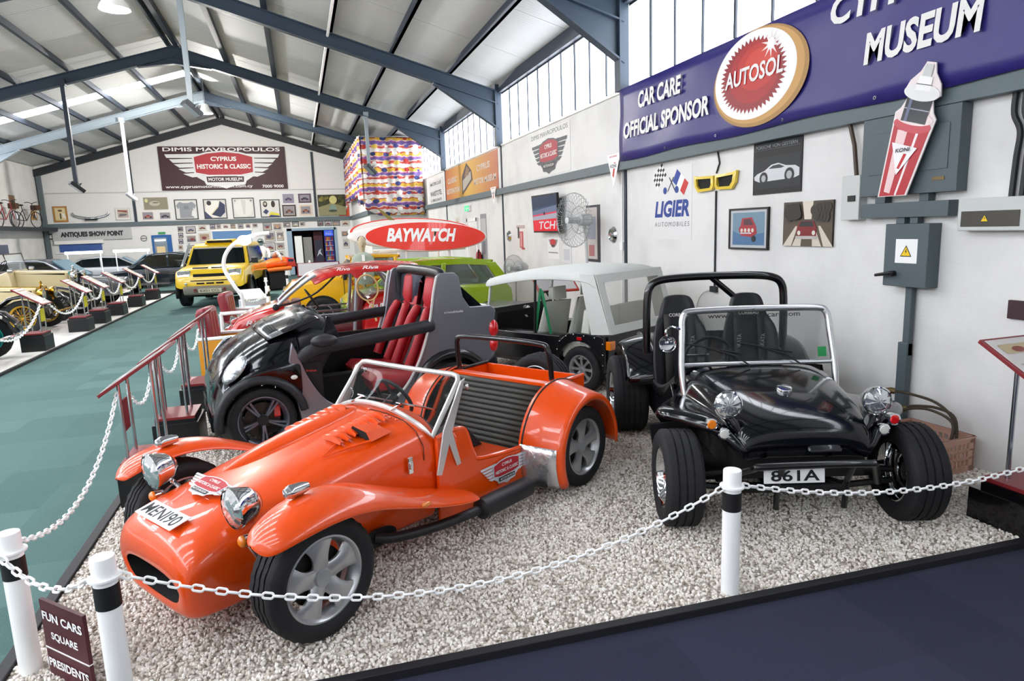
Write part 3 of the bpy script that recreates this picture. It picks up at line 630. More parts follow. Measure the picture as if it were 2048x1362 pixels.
P = Print(M); P.lay([(-.75, -.4), (-.7, .12), (-.1, .46), (.45, .2), (.55, -.05), (-.3, -.3)], '#4c3a34'); P.lay([(-.62, -.3), (-.6, .0), (.35, .2), (.4, -.02), (-.3, -.22)], '#b4ab9e'); P.lay([(-.4, .1), (-.1, .36), (.2, .26), (.1, .1)], '#8c6f4f'); fin(P, o)
SIL = col('#cfc4b8'); text('CLASSIC', 1.3, .16, SIL, o, M @ Matrix.Translation((-2.0, .12, 0)), .03, .1); text('RESTORATIONS', 1.9, .16, SIL, o, M @ Matrix.Translation((-1.9, -.2, 0)), .03, .1); text('CYPRUS', 1.3, .16, SIL, o, M @ Matrix.Translation((1.65, .2, 0)), .03, .1); text('MOTOR MUSEUM', 2.2, .16, SIL, o, M @ Matrix.Translation((1.75, -.14, 0)), .03, .1)
o, M = board('white_banner', 'small white banner with dark lettering next to the printed curtain', 'banner', 23.4, 3.22, 2.5, .84, col('#cfcfce'), .008)
text('MASTERCLASS', 1.9, .11, col('#3a3c40'), o, M @ Matrix.Translation((0, .28, 0)), .02); text('WARISTOTEL', 2.0, .17, col('#3a3c40'), o, M @ Matrix.Translation((0, -.05, 0)), .02); text('LUBRICANTS', 1.9, .09, col('#4a4c50'), o, M @ Matrix.Translation((0, -.28, 0)), .02)

# --- television
o = thing('television', 'wall television on a bracket showing a red and grey car detail', 'television')
M = basis((XR - .2, 12.12, 2.14), (.04, -1, 0), (0, 0, 1)) @ Matrix.Rotation(.05, 4, 'X')
obj('casing', G().bb((-.62, -.36, -.05), (.62, .36, 0), M), BLACKP, o, 0, bevel=.006); obj('bracket', G().tube([(XR - .21, 12.12, 2.14), (XR - .02, 12.12, 2.16)], .03, 8).bb((XR - .03, 12.0, 2.0), (XR - .004, 12.25, 2.3)), BLACKP, o)
def scr(c_): return mat('screen_' + c_.strip('#'), c_, .25, emit=.35)
P = Print(M); P.lay(rect(-.59, .59, -.33, .33), scr('#2a3d58')); P.lay([(-.59, .1), (.59, .16), (.59, .33), (-.59, .33)], scr('#1c2c44')); P.lay([(-.59, .06), (.59, .14), (.59, .02), (-.59, -.02)], scr('#56607a')); P.lay([(-.59, -.02), (.59, .03), (.59, .0), (-.59, -.05)], scr('#b83048')); P.lay([(-.59, -.05), (.59, .0), (.59, -.1), (-.59, -.12)], scr('#8b8b98')); P.lay([(-.59, -.12), (.59, -.1), (.59, -.33), (-.59, -.33)], scr('#c01828')); fin(P, o, 'screen')
text('TCH', .8, .15, col('#d9cfd4'), o, M @ Matrix.Translation((.12, -.22, .008)), .02, .2)

# --- wall fan with wire guard
def fan(name, label, c, axis, R, blades=True):
    o = thing(name, label, 'fan'); ax = Vector(axis).normalized(); up = V(0, 0, 1); x = up.cross(ax).normalized(); M = basis(c, x, up)
    wire = mat('fan_wire', '#a8acae', .35, .6); g = G()
    for k in range(36):
        a = 2 * PI * k / 36; g.tube([(math.cos(a) * r, math.sin(a) * r, z) for r, z in ((.05, .13), (.7 * R, .115), (R * .97, .05), (R, 0), (R * .96, -.06), (.5 * R, -.11), (.1, -.12))], .0035, 4, M=M)
    for r, z in ((R, 0), (R * .7, .115), (R * .5, -.11), (R * .35, .122)): g.tube([(r * math.cos(2 * PI * k / 32), r * math.sin(2 * PI * k / 32), z) for k in range(32)], .005, 4, True, M)
    obj('guard', g, wire, o)
    for k in range(3):
        a0 = 2 * PI * k / 3; r0 = []; 
        for t in range(6):
            r = .06 + (R * .86 - .06) * t / 5; w = .5 if t else .25; r0.append([(r * math.cos(a0 - w * .6), r * math.sin(a0 - w * .6), -.03), (r * math.cos(a0 + w * .6), r * math.sin(a0 + w * .6), .03)])
        obj('blade', G().loft(r0, closed=False), mat('fan_blade', '#c2c8ca', .35), o, 60, solid=.004)
    obj('hub', G().lathe([(0, .14), (.05, .13), (.055, .0), (.055, -.1), (.095, -.12), (.1, -.3), (.06, -.35), (0, -.35)], 20, M), mat('fan_grey', '#c9cbca', .4), o)
    return o, M
o, M = fan('wall_fan', 'large grey industrial fan with wire guard by the television', (XR - .5, 10.0, 1.98), (-.97, -.25, .05), .43)
obj('stand', G().tube(catmull([M @ V(0, 0, -.2), M @ V(0, -.1, -.22), (XR - .27, 10.02, 1.5), (XR - .27, 10.05, 0)], 4), .028, 8).lathe([(.26, 0), (.25, .03), (.05, .06)], 20, Matrix.Translation((XR - .27, 10.05, 0))), mat('fan_stand', '#d3d4d2', .4), o)
# --- round chrome hub caps
def cap(label, y, z, r):
    tag(obj('hub_cap', G().lathe([(0, .06), (r * .3, .055), (r * .35, .035), (r * .75, .05), (r, .012), (r, .0)], 28, RW(y, z)), CHROME), label, 'hub cap')
cap('chrome hub cap on the wall beside the fan', 9.57, 1.73, .13); cap('small reddish chrome hub cap on the wall beside a column', 15.0, 1.70, .13)
# --- posters further along
def poster(label, y0, y1, z0, z1, bg, layers, name='poster'):
    w, h = abs(y0 - y1), z1 - z0; o, M = board(name, label, 'poster', (y0 + y1) / 2, (z0 + z1) / 2, w, h, col(bg), .004); P = Print(M)
    for r, c_ in layers: P.lay([(a * w, b * h) for a, b in r], c_)
    fin(P, o); return o
R4 = lambda a, b, c_, d: [(a, c_), (b, c_), (b, d), (a, d)]
poster('white poster with a red absorber drawing near the small hub cap', 14.6, 13.75, 1.38, 1.99, '#dedad6', [(R4(-.1, .2, -.4, .2), '#c4575a'), (R4(-.02, .06, -.35, .15), '#e3b1ae'), (R4(-.35, .35, .3, .42), '#b8a7a2'), (R4(-.25, -.12, -.05, .35), '#33343a'), (R4(.05, .3, -.45, -.38), '#b04448')])
poster('dark framed poster behind the large fan', 10.62, 10.06, 1.28, 2.22, '#2a2c34', [(R4(-.46, .3, -.45, .46), '#b9b3ad'), (R4(-.4, .2, -.1, .3), '#8c8f9c'), (R4(-.3, .1, -.4, -.2), '#a56a6a')])
o, M = board('museum_notice', 'white wall notice with a small red winged shield below the television', 'notice', 12.2, 1.52, .62, .5, col('#e6e5e2'), .003); P = Print(M); badge_layers(P, .5, 0, .06, '#8a6a6a', '#c02a34'); P.lay(rect(-.25, .25, -.14, -.12), '#8a8a90'); fin(P, o)
poster('tall grey photo poster between the far door and the column', 17.6, 17.0, 1.1, 2.28, '#8f8e90', [(R4(-.4, .4, 0, .4), '#b9b7b6'), (R4(-.3, .2, -.4, -.1), '#6c6a70')])
poster('small brown notice beside the far door', 20.6, 20.1, 1.75, 2.25, '#cfc6b8', [(R4(-.3, .3, -.3, .3), '#a8906e')])
# --- far side door, exit sign
o = struct(obj('door_1', G().bb((XR - .03, 17.95, 0), (XR - .001, 18.9, 2.1)), WHITE, smooth=0, bevel=.004), 'white panelled side door in the right wall', 'door')
for a, b in ((.2, .9), (1.05, 1.95)): obj('panel', G().bb((XR - .04, 18.08, a), (XR - .03, 18.77, b)), mat('door_panel', '#cfc9c2', .5), o, 0, bevel=.006)
obj('handle', G().cyl((XR - .03, 18.05, 1.02), (XR - .09, 18.05, 1.02), .012).tube([(XR - .09, 18.05, 1.02), (XR - .09, 18.17, 1.02)], .01), STEEL, o)
struct(obj('trim_5', G().bb((XR - .05, 17.85, 0), (XR - .001, 17.95, 2.2)).bb((XR - .05, 18.9, 0), (XR - .001, 19.0, 2.2)).bb((XR - .05, 17.85, 2.1), (XR - .001, 19.0, 2.2)), WHITE, smooth=0), 'white frame of the side door', 'trim')
o = thing('exit_sign', 'glowing green exit sign above the white side door', 'sign'); M = RW(18.85, 2.48, XR - .06)
obj('box', G().bb((-.26, -.08, -.055), (.26, .08, 0), M), WHITEP, o, 0); P = Print(M); P.lay(rect(-.25, .25, -.075, .075), mat('exit_green', '#1fae6e', .4, emit=1.2)); P.lay([(-.15, -.03), (-.05, .05), (.0, .05), (-.02, .0), (.04, -.05), (.0, -.06), (-.06, -.02)], WHITEP); P.lay([(.06, .0), (.14, .05), (.14, .015), (.2, .015), (.2, -.015), (.14, -.015), (.14, -.05)], WHITEP); fin(P, o, 'face')
# --- trailing wires
tag(obj('wall_cable', G().tube([(XR - .012, 6.84, 2.68), (XR - .012, 6.80, 2.55), (XR - .012, 6.86, 2.44)], .01, 6).tube([(XR - .012, 6.86, 2.24), (XR - .012, 6.86, 1.1)], .012, 6).bb((XR - .04, 6.8, 1.05), (XR, 6.92, 1.12)), CB), 'dark cable running down the wall behind the yellow grille', 'cable')
tag(obj('wall_cable', G().tube(catmull([(XR - .01, 6.9, 1.08), (XR - .03, 7.1, 1.0), (XR - .03, 7.2, .8), (XR - .02, 7.05, .6), (XR - .02, 7.1, .3)], 5), .008, 6), col('#b8b6b0')), 'thin pale wire hanging in a loop behind the roll bar', 'cable')
tag(obj('wall_cable', G().tube([(XR - .012, 9.26, 2.66), (XR - .012, 9.26, 1.62)], .012, 6).bb((XR - .04, 9.2, 1.5), (XR, 9.3, 1.62)).tube([(XR - .012, 9.26, 1.5), (XR - .012, 9.26, .4)], .008, 6), WHITEP), 'white cable and socket on the wall beside the column', 'cable')
# --- framed notice at the very right edge
tag(obj('wall_plaque', G().bb((XR - .03, 3.2, 1.15), (XR, 3.36, 1.28)), mat('plaque', '#3a2226', .5), smooth=0, bevel=.004), 'small dark plaque on the wall at the right edge', 'plaque')

# --- pedestal fan seen past the canvas top, and a fire extinguisher by the side door
o, M = fan('pedestal_fan', 'small pedestal fan standing behind the white canvas top', (4.12, 12.9, 1.08), (-.9, -.4, .1), .27)
obj('stand', G().cyl((4.16, 12.92, 0), (4.16, 12.92, 1.02), .018, n=10).lathe([(.2, 0), (.19, .03), (.03, .05)], 20, Matrix.Translation((4.16, 12.92, 0))), mat('fan_stand', '#d3d4d2', .4), o)
o = thing('fire_extinguisher', 'red fire extinguisher on the wall beside the white side door', 'extinguisher'); obj('cylinder', G().lathe([(0, .82), (.07, .83), (.08, .87), (.08, 1.2), (.06, 1.27), (.025, 1.3), (.025, 1.34), (0, 1.34)], 18, Matrix.Translation((XR - .1, 17.55, 0))), mat('extinguisher_red', '#b01c20', .35, coat=.4), o); obj('hose', G().tube(catmull([(XR - .1, 17.55, 1.33), (XR - .14, 17.46, 1.28), (XR - .16, 17.45, 1.05), (XR - .15, 17.48, .92)], 4), .012, 8), BLACKP, o); obj('bracket', G().bb((XR - .03, 17.5, 1.0), (XR - .004, 17.6, 1.2)), BLACKP, o, 0)
o, M = board('notice_board', 'narrow white notice leaning beside the winged shield notice', 'notice', 11.5, 1.37, .42, .32, col('#d8d8d8'), .01); P = Print(M); P.lay(rect(-.15, .15, -.1, .1), '#c3c4c8'); fin(P, o)
# ================================================================== WHEELS
def tyre_mesh(R, w, rr, grooves=3, blocks=72):
    """tyre about local Y; outer face at +Y"""
    h = w / 2; prof = [(rr, -h * .8), (rr + .012, -h * .92), (rr + (R - rr) * .5, -h), (R - .03, -h * .97), (R - .008, -h * .82)]
    gw = .006; span = h * .76
    xs = [(-span + 2 * span * (i + 1) / (grooves + 1)) for i in range(grooves)]
    tread = [(R, -h * .76, 1)]
    for x in xs: tread += [(R, x - gw, 2), (R - .009, x - gw, 0), (R - .009, x + gw, 0), (R, x + gw, 2)]
    tread += [(R, h * .76, 1)]
    full = [(a, b, 0) for a, b in prof] + tread + [(R - .008, h * .82, 0), (R - .03, h * .97, 0), (rr + (R - rr) * .5, h, 0), (rr + .012, h * .92, 0), (rr, h * .8, 0)]
    rings = []
    for k in range(blocks):
        a = 2 * PI * k / blocks; ring = []
        for r, y, f in full:
            q = r - (.007 if (f == 1 and k % 2) else 0) - (.004 if (f == 2 and k % 3 == 0) else 0); ring.append((q * math.cos(a), y, q * math.sin(a)))
        rings.append(ring)
    rings.append(rings[0]); return G().loft(rings, closed=False)
WY = Matrix.Rotation(-PI / 2, 4, 'X')     # local Z of a lathe -> +Y
def rim_mesh(style, r, w):
    h = w / 2; g = G(); d = h * .55
    g.lathe([(r * .97, -h * .85), (r * 1.03, -h * .82), (r * .92, -h * .6), (r * .86, -h * .2), (r * .86, d * .5), (r * .93, h * .72), (r * 1.03, h * .80), (r * 1.04, h * .84), (r * .98, h * .86), (r * .94, h * .78), (r * .84, d * .5)], 40, WY)
    def spoke(a, w0, w1, w2, r0, r1, y0, y1, t=.018):
        rows = []
        for i in range(6):
            u = i / 5; rad = r0 + (r1 - r0) * u; ww = w0 * (1 - u) ** 2 + 2 * w1 * u * (1 - u) + w2 * u * u; y = y0 + (y1 - y0) * u + .012 * math.sin(PI * u)
            ring = []
            for q, dy in ((-1, -t), (-1, -.004), (-.7, .004), (.7, .004), (1, -.004), (1, -t)):
                ring.append((rad * math.cos(a) - q * ww * math.sin(a), y + dy, rad * math.sin(a) + q * ww * math.cos(a)))
            rows.append(ring)
        g.loft(rows)
    y1 = h * .66
    if style == 'five':
        for k in range(5): spoke(2 * PI * k / 5 + .25, r * .24, r * .10, r * .44, r * .2, r * .93, y1 * .85, y1)
        g.lathe([(0, y1 * .9), (r * .2, y1 * .95), (r * .33, y1 * .85), (r * .34, y1 * .5)], 30, WY)
    elif style == 'twin5':
        for k in range(5):
            for s in (-1, 1): spoke(2 * PI * k / 5 + .95 + s * .1, r * .055, r * .05, r * .06, r * .2, r * .95, y1 * .8, y1)
        g.lathe([(0, y1), (r * .13, y1 * .98), (r * .22, y1 * .85), (r * .24, y1 * .4)], 30, WY)
    elif style == 'eight':
        for k in range(8): spoke(2 * PI * k / 8, r * .1, r * .055, r * .14, r * .22, r * .92, y1 * .75, y1 * .9)
        g.lathe([(0, y1 * 1.05), (r * .1, y1 * 1.05), (r * .14, y1 * .9), (r * .3, y1 * .85), (r * .32, y1 * .4)], 24, WY)
    elif style == 'dish':
        g.lathe([(r * .88, h * .5), (r * .6, -h * .05), (r * .5, -h * .1), (r * .2, 0), (r * .18, h * .2), (0, h * .22)], 30, WY)
    elif style == 'wire':
        for k in range(24):
            a = 2 * PI * k / 24; b = a + (.5 if k % 2 else -.5); g.cyl((.15 * r * math.cos(b), y1, .15 * r * math.sin(b)), (r * .93 * math.cos(a), y1 * .3, r * .93 * math.sin(a)), .005, n=5)
        g.lathe([(0, y1 * 1.5), (r * .14, y1 * 1.4), (r * .16, -y1 * .2)], 16, WY)
    else:
        g.lathe([(r * .9, h * .4), (r * .7, h * .62), (r * .45, h * .3), (r * .3, h * .72), (0, h * .78)], 30, WY)
    return g
def wheel(parent, pos, R, w, rr, style, rimm, flip=False, steer=0, cap=None, camber=0, blocks=72, grooves=3, tm=None, _c={}):
    key = (R, w, rr, style, rimm.name)
    t = obj('wheel', tyre_mesh(R, w, rr, grooves, blocks), tm or RUBBER, parent, 35) if key not in _c else _c[key][0].copy()
    if key in _c:
        COL.objects.link(t); t.parent = parent; r = _c[key][1].copy(); COL.objects.link(r); r.parent = t
    else:
        r = obj('rim', rim_mesh(style, rr, w), rimm, t, 40); _c[key] = (t, r)
    t.location = pos; t.rotation_euler = (camber, 0, (PI if flip else 0) + steer)
    obj('brake_disc', G().lathe([(0, -.005), (rr * .72, -.005), (rr * .72, .012), (0, .012)], 24, WY), mat('disc_dark', '#3a3532', .5, .6), t)
    if cap: obj('centre_cap', G().lathe([(rr * .22, w / 2 * .55), (rr * .2, w / 2 * .7), (0, w / 2 * .72)], 20, WY), cap, t)
    return t
def headlamp(parent, pos, r, depth, M=None, yaw=0, pitch=0, name='headlamp', body=None, lens=None):
    T = Matrix.Translation(pos) @ Matrix.Rotation(yaw, 4, 'Z') @ Matrix.Rotation(PI / 2 - pitch, 4, 'Y')
    b = obj(name, G().lathe([(0, -depth), (r * .45, -depth * .93), (r * .82, -depth * .6), (r * .98, -depth * .15), (r * 1.05, 0), (r * 1.05, .012), (r * .96, .016)], 32, T), body or CHROME, parent)
    g = G(); n = 24; rings = []
    for rad, h in ((r * .97, .008), (r * .7, .022), (r * .35, .03), (.0001, .032)):
        rings.append([(rad * math.cos(2 * PI * k / n), rad * math.sin(2 * PI * k / n), h + (.004 if k % 2 else 0) * (rad / r)) for k in range(n)])
    g.loft(rings, (False, False), True, T); obj('lens', g, lens or LENS, b, 20); return b
def mirror_pts(pts): return pts

# ================================================================== ORANGE OPEN ROADSTER
ORANGE = mat('orange_paint', '#e04a00', 0.3, coat=.6)
ocar = thing('kit_roadster', 'orange open two seat kit roadster with cycle wings parked on white gravel', 'car', (0.425, 4.245, 0), math.radians(-146.4))
def ring_body(x, top, hw, bot, shear=0, n=9, crown=.035, tum=.94):
    h = [(0, top), (hw * .35, top - crown * .15), (hw * .66, top - crown * .75), (hw * .88, top - crown * 2.2), (hw, top - crown * 4.6), (hw * 1.0, (top + bot) / 2), (hw * tum, bot + .05), (hw * .82, bot), (0, bot)]
    L = [(y, z) for y, z in h]; full = L + [(-y, z) for y, z in L[-2:0:-1]]; zc = (top + bot) / 2
    return [(x + shear * (z - zc), y, z) for y, z in full]
S = [(1.505, .385, .315, .17, .10), (1.495, .45, .365, .14, .10), (1.455, .52, .39, .12, .1), (1.38, .565, .40, .115, .1), (1.15, .615, .41, .115, .06), (.85, .675, .425, .115, .0), (.5, .735, .445, .115, 0), (.12, .79, .475, .115, 0), (.08, .795, .478, .115, 0), (.03, .805, .484, .115, -.03), (-.005, .808, .487, .115, -.04)]
rings = [ring_body(*s, crown=.02 + .02 * i / len(S)) for i, s in enumerate(S)]
lip = ring_body(1.495, .355, .285, .2, .10, crown=.012); deep = ring_body(1.3, .35, .27, .2, .05, crown=.012)
obj('bonnet_body', G().loft([lip] + rings, (False, False)), ORANGE, ocar, 180, sub=2)
g = G().loft([ring_body(1.49, .36, .29, .196, .10, crown=.012), deep], (False, True)); obj('intake', g, BLACKM, ocar, 60)
# power bulge, seam lines, louvres, scoop
g = G(); rr_ = []
for x, z, hw, hh in ((1.02, .64, .01, .0), (.95, .662, .05, .012), (.8, .69, .085, .028), (.5, .74, .095, .032), (.2, .785, .09, .022), (.12, .792, .05, .004)):
    rr_.append([(x, -.14 + hw * math.cos(t), z - .012 + (hh + .012) * math.sin(t)) for t in [PI * k / 8 for k in range(9)]])
obj('bonnet_bulge', G().loft(rr_, closed=False), ORANGE, ocar, 180, sub=1)
hood = lambda x, y: (.623 + (1.15 - x) * .17) - .05 * (abs(y) / .45) ** 2.4
for grp, y0 in ((0, -.2), (1, .18)):
    for i in range(7):
        x = .52 - .055 * i; g = G(); rows = []
        for t in range(7):
            yy = y0 - .085 + .17 * t / 6; e = math.sin(PI * t / 6) ** .5; z = hood(x, yy) + .02
            rows.append([(x + .016, yy, z - .012), (x + .010, yy, z + .016 * e), (x - .004, yy, z + .02 * e), (x - .02, yy, z - .008)])
        obj('louvre', G().loft(rows, closed=False), ORANGE, ocar, 60)
h_ = lambda x, y, d=0: (x, y, hood(x, y) + d)
g = G().add([h_(.40, .17, .004), h_(.40, .21, .05), h_(.40, .33, .047), h_(.40, .37, .004), h_(.24, .17, -.004), h_(.24, .37, -.004), h_(.27, .22, .02), h_(.27, .32, .02)], [(0, 1, 6, 4), (1, 2, 7, 6), (2, 3, 5, 7), (4, 6, 7, 5)])
g.tube([h_(.66, .27, .0), h_(.53, .225, .006), h_(.40, .175, .008)], [.002, .007, .009], 6).tube([h_(.66, .275, .0), h_(.53, .315, .006), h_(.40, .365, .008)], [.002, .007, .009], 6)
obj('air_scoop', g, ORANGE, ocar, 30); obj('scoop_mouth', G().poly([h_(.398, .185, .002), h_(.398, .355, .002), h_(.398, .33, .044), h_(.398, .21, .046)], (-.003, 0, 0)), BLACKM, ocar, 0)
for y in (.2, .25, .3): obj('rivet', G().ell((.14, y, hood(.14, y) + .004), (.012, .012, .008), 10, 6), ORANGE, ocar)
# tub sides, rear box
def side_panel(y):
    o_ = catmull([(-.12, .60), (-.2, .655), (-.25, .63), (-.31, .47), (-.38, .418), (-.8, .375), (-.89, .40), (-.98, .53), (-1.08, .68), (-1.2, .742)], 5)
    o_ = [(p[0], p[1]) for p in [(q.x, q.y) for q in [Vector((a.x, a.y, 0)) for a in [Vector((v[0], v[1], 0)) for v in o_]]]] if False else o_
    return o_
prof = catmull([(.02, 0, .66), (-.1, 0, .675), (-.2, 0, .668), (-.25, 0, .63), (-.31, 0, .47), (-.38, 0, .418), (-.8, 0, .375), (-.89, 0, .40), (-.98, 0, .53), (-1.08, 0, .68), (-1.2, 0, .742)], 5) + [V(-1.62, 0, .735), V(-1.62, 0, .3), V(-1.45, 0, .14), V(.02, 0, .115)]
for s in (1, -1):
    obj('side_panel', G().poly([(p.x, s * .5 - .012, p.z) for p in prof], (0, .024, 0)), ORANGE, ocar, 40, bevel=.006)
    e = [V(p.x, s * .5, p.z) for p in prof[0:-3]]; obj('cockpit_edge', G().tube(e, .016, 8), ORANGE, ocar)
g = G().poly([(-1.62, -.5, .3), (-1.62, .5, .3), (-1.62, .5, .735), (-1.62, -.5, .735)], (.02, 0, 0)).poly([(-1.21, -.49, .30), (-1.21, .49, .30), (-1.19, .49, .745), (-1.19, -.49, .745)], (-.02, 0, 0)).bb((-1.61, -.49, .34), (-1.2, .49, .36)).bb((-1.235, -.49, .725), (-1.165, .49, .752)).bb((-1.6, -.49, .3), (-.15, .49, .12))
obj('rear_tub', g, ORANGE, ocar, 0, bevel=.004)
for s in (1, -1): obj('tub_rail', G().tube([(-1.2, s * .49, .745), (-1.62, s * .49, .742)], .014, 8), BLACKP, ocar)
# ribbed seat back and cushions
rows = []; N = 15
for i in range(N * 6 + 1):
    t = i / (N * 6); x = -1.155 + .29 * t; z = .725 - .53 * t; b = .014 * abs(math.sin(PI * t * N)) ** .6; rows.append([(x + b, y, z + b * .4) for y in (-.475, -.2, 0, .2, .475)])
obj('seat_back', G().loft(rows, closed=False), mat('ribbed_vinyl', '#35342f', .55), ocar, 60, solid=.01)
for s in (1, -1): obj('side_trim', G().poly([(x, s * .478, z) for x, z in ((-1.16, .72), (-1.05, .64), (-.93, .42), (-.86, .38), (-.4, .4), (-.3, .45), (-.2, .62), (-.05, .64), (-.05, .15), (-.85, .15))], (0, .006, 0)), mat('dark_trim', '#3a3935', .6), ocar, 0)
obj('transmission_tunnel', G().pillow([(-.15, .14), (-.15, .42), (-.5, .46), (-.62, .50), (-.72, .47), (-.88, .30), (-.88, .14)], .075, .02), DARKUP, ocar, 40)
for s in (1, -1): obj('seat_cushion', G().pillow([(-.45, .14), (-.43, .27), (-.6, .29), (-.86, .25), (-.88, .14)], .19, .03, y0=s * .28), mat('ribbed_vinyl', '#35342f', .55), ocar, 40)
obj('dashboard', G().poly([(-.06, -.48, .45), (-.06, .48, .45), (-.06, .48, .655), (-.06, .3, .755), (-.06, 0, .79), (-.06, -.3, .755), (-.06, -.48, .655)], (.04, 0, 0)), BLACKP, ocar, 0)
# rear wings with stone guards
for s in (1, -1):
    rings = []; cx, cz = -1.24, .29
    for k in range(30):
        a = math.radians(-28 + 214 * k / 29); e = min(1, k / 3, (29 - k) / 3) if False else 1
        f = lambda R, y: (cx + R * math.cos(a), s * y, cz + R * math.sin(a) * 1.06)
        rings.append([f(.452, .485), f(.45, .52), f(.415, .66), f(.392, .77), f(.385, .80), f(.365, .815), f(.34, .808)])
    obj('rear_wing', G().loft(rings, closed=False), ORANGE, ocar, 180, solid=.008)
    rings = []
    for k in range(8):
        a = math.radians(-27 + 40 * k / 7); f = lambda R, y: (cx + R * math.cos(a), s * y, cz + R * math.sin(a) * 1.06)
        rings.append([f(.462, .50), f(.452, .56), f(.432, .64), f(.412, .72), f(.4, .775)])
    obj('stone_guard', G().loft(rings, closed=False), mat('hammered_chrome', '#d9dadc', .25, .85, bump=(12, .6)), ocar, 180, solid=.003)
    obj('wing_bead', G().tube([(cx + .455 * math.cos(math.radians(a)), s * .512, cz + .455 * 1.06 * math.sin(math.radians(a))) for a in range(-28, 130, 8)], .007, 6), BLACKP, ocar)
# front wings
def front_wing(s):
    T = [(1.335, .60, .655, .76, .035), (1.315, .63, .625, .81, .05), (1.25, .668, .60, .85, .055), (1.13, .702, .58, .87, .06), (.98, .712, .57, .875, .06), (.8, .68, .555, .87, .055), (.62, .60, .53, .86, .045), (.42, .505, .485, .835, .035), (.2, .415, .475, .79, .03), (0, .345, .475, .745, .025), (-.14, .30, .475, .70, .02)]
    rows = []
    for x, z, yi, yo, d in T:
        w = yo - yi; rows.append([(x, s * (yi - .004), z - d * .9), (x, s * (yi + .05 * w), z - d * .35), (x, s * (yi + .25 * w), z - .004), (x, s * (yi + .55 * w), z), (x, s * (yi + .82 * w), z - d * .3), (x, s * yo, z - d * 1.1), (x, s * (yo + .004), z - d * 1.7)])
    t0 = rows[0]; tip = [(1.352, p[1] * .1 + s * .635, p[2] * .1 + .522) for p in t0]
    return G().loft([tip] + rows, closed=False)
for s in (1, -1):
    w_ = obj('front_wing', front_wing(s), ORANGE, ocar, 180, solid=.008, sub=2)
    T = Matrix.Translation((1.08, s * .66, .735)) @ Matrix.Rotation(PI / 2, 4, 'Y')
    b = obj('side_lamp', G().lathe([(0, -.07), (.02, -.065), (.03, -.03), (.033, .02), (.034, .03), (.03, .04), (0, .05)], 18, T), CHROME, ocar); obj('lens', G().lathe([(.03, .036), (.022, .056), (0, .064)], 16, T), LENS, b)
    obj('side_marker', G().ell((.44, s * .838, .475), (.04, .012, .014), 14, 8), AMBER, ocar)
# lamps
for s in (1, -1):
    headlamp(ocar, (1.265, s * .43, .655), .098, .13, yaw=-s * .02, pitch=-.03)
    obj('lamp_bracket', G().tube([(1.18, s * .43, .59), (1.15, s * .36, .53), (1.1, s * .33, .5)], .014, 8), CHROME, ocar)
    b = obj('indicator_lamp', G().lathe([(0, -.05), (.024, -.04), (.03, 0), (.03, .008)], 16, Matrix.Translation((1.25, s * .47, .50)) @ Matrix.Rotation(PI / 2, 4, 'Y')), CHROME, ocar); obj('lens', G().ell((1.262, s * .47, .50), (.022, .03, .03), 14, 8), AMBER, b)
    obj('lamp_stalk', G().tube([(1.23, s * .47, .47), (1.2, s * .48, .40), (1.17, s * .45, .36)], .012, 8), CHROME, ocar)
    for x, z in ((1.14, .36), (1.02, .2), (.86, .36)): obj('wishbone', G().tube([(x, s * .36, z), (1.03, s * .66, z - .03)], .014, 8), CHROME if z > .3 else BLACKP, ocar)
# windscreen
W0 = [(.02, .5, .66), (-.245, .485, .985)]
def ws(y, t):                                                    # point on the raked screen, t from base to top
    base = .66 + .155 * (1 - (abs(y) / .5) ** 2.2); b = V(.03 + .05 * (1 - (y / .5) ** 2), y, base + .012); tp = V(-.245 + .02 * (1 - (y / .5) ** 2), y * .985, 1.0)
    return b.lerp(tp, t)
loop = [ws(y, 0) for y in [-.49 + .98 * k / 16 for k in range(17)]] + [ws(.49, t) for t in (.25, .5, .75, .9)] + [ws(.47, .975), ws(.43, 1)] + [ws(.43 - .86 * k / 10, 1) for k in range(1, 10)] + [ws(-.43, 1), ws(-.47, .975)] + [ws(-.49, t) for t in (.9, .75, .5, .25)]
wsf = obj('windscreen_frame', G().tube(loop, .017, 8, True), mat('screen_frame_silver', '#d6d5d2', .25, .5), ocar)
rows = [[ws(y, t) for y in [-.485 + .97 * k / 12 for k in range(13)]] for t in (0, .25, .5, .75, .9)] + [[ws(y * .99, .97) for y in [-.485 + .97 * k / 12 for k in range(13)]]]
obj('glass', G().loft(rows, closed=False), glass('screen_glass', '#3a403f', .2), wsf, 180)
for s in (1, -1):
    g = G().poly([(-.235, s * .512, .95), (-.265, s * .512, .93), (-.04, s * .512, .60), (-.14, s * .52, .44), (-.165, s * .52, .45), (-.07, s * .518, .62), (.0, s * .515, .62), (.05, s * .515, .43), (.015, s * .515, .43), (-.02, s * .512, .58)], (0, .01 * s, 0))
    g = G().poly([(-.21, s * .505, .97), (-.25, s * .505, .985), (-.10, s * .512, .66), (.005, s * .516, .43), (.045, s * .516, .44), (-.03, s * .512, .70)], (0, .012 * s, 0)).poly([(-.10, s * .512, .70), (-.07, s * .512, .62), (-.13, s * .518, .45), (-.165, s * .518, .455)], (0, .012 * s, 0))
    obj('screen_stanchion', g, mat('screen_frame_silver', '#d6d5d2', .25, .5), wsf, 0, bevel=.003)
for s, y in ((1, .2), (1, -.18)): obj('wiper', G().tube([(.1, y, hood(.1, y) + .02), (.05, y + .05, .85), (.02, y + .14, .84)], .006, 6).tube([(.03, y - .02, .845), (.005, y + .3, .84)], .006, 6), CHROME, ocar)
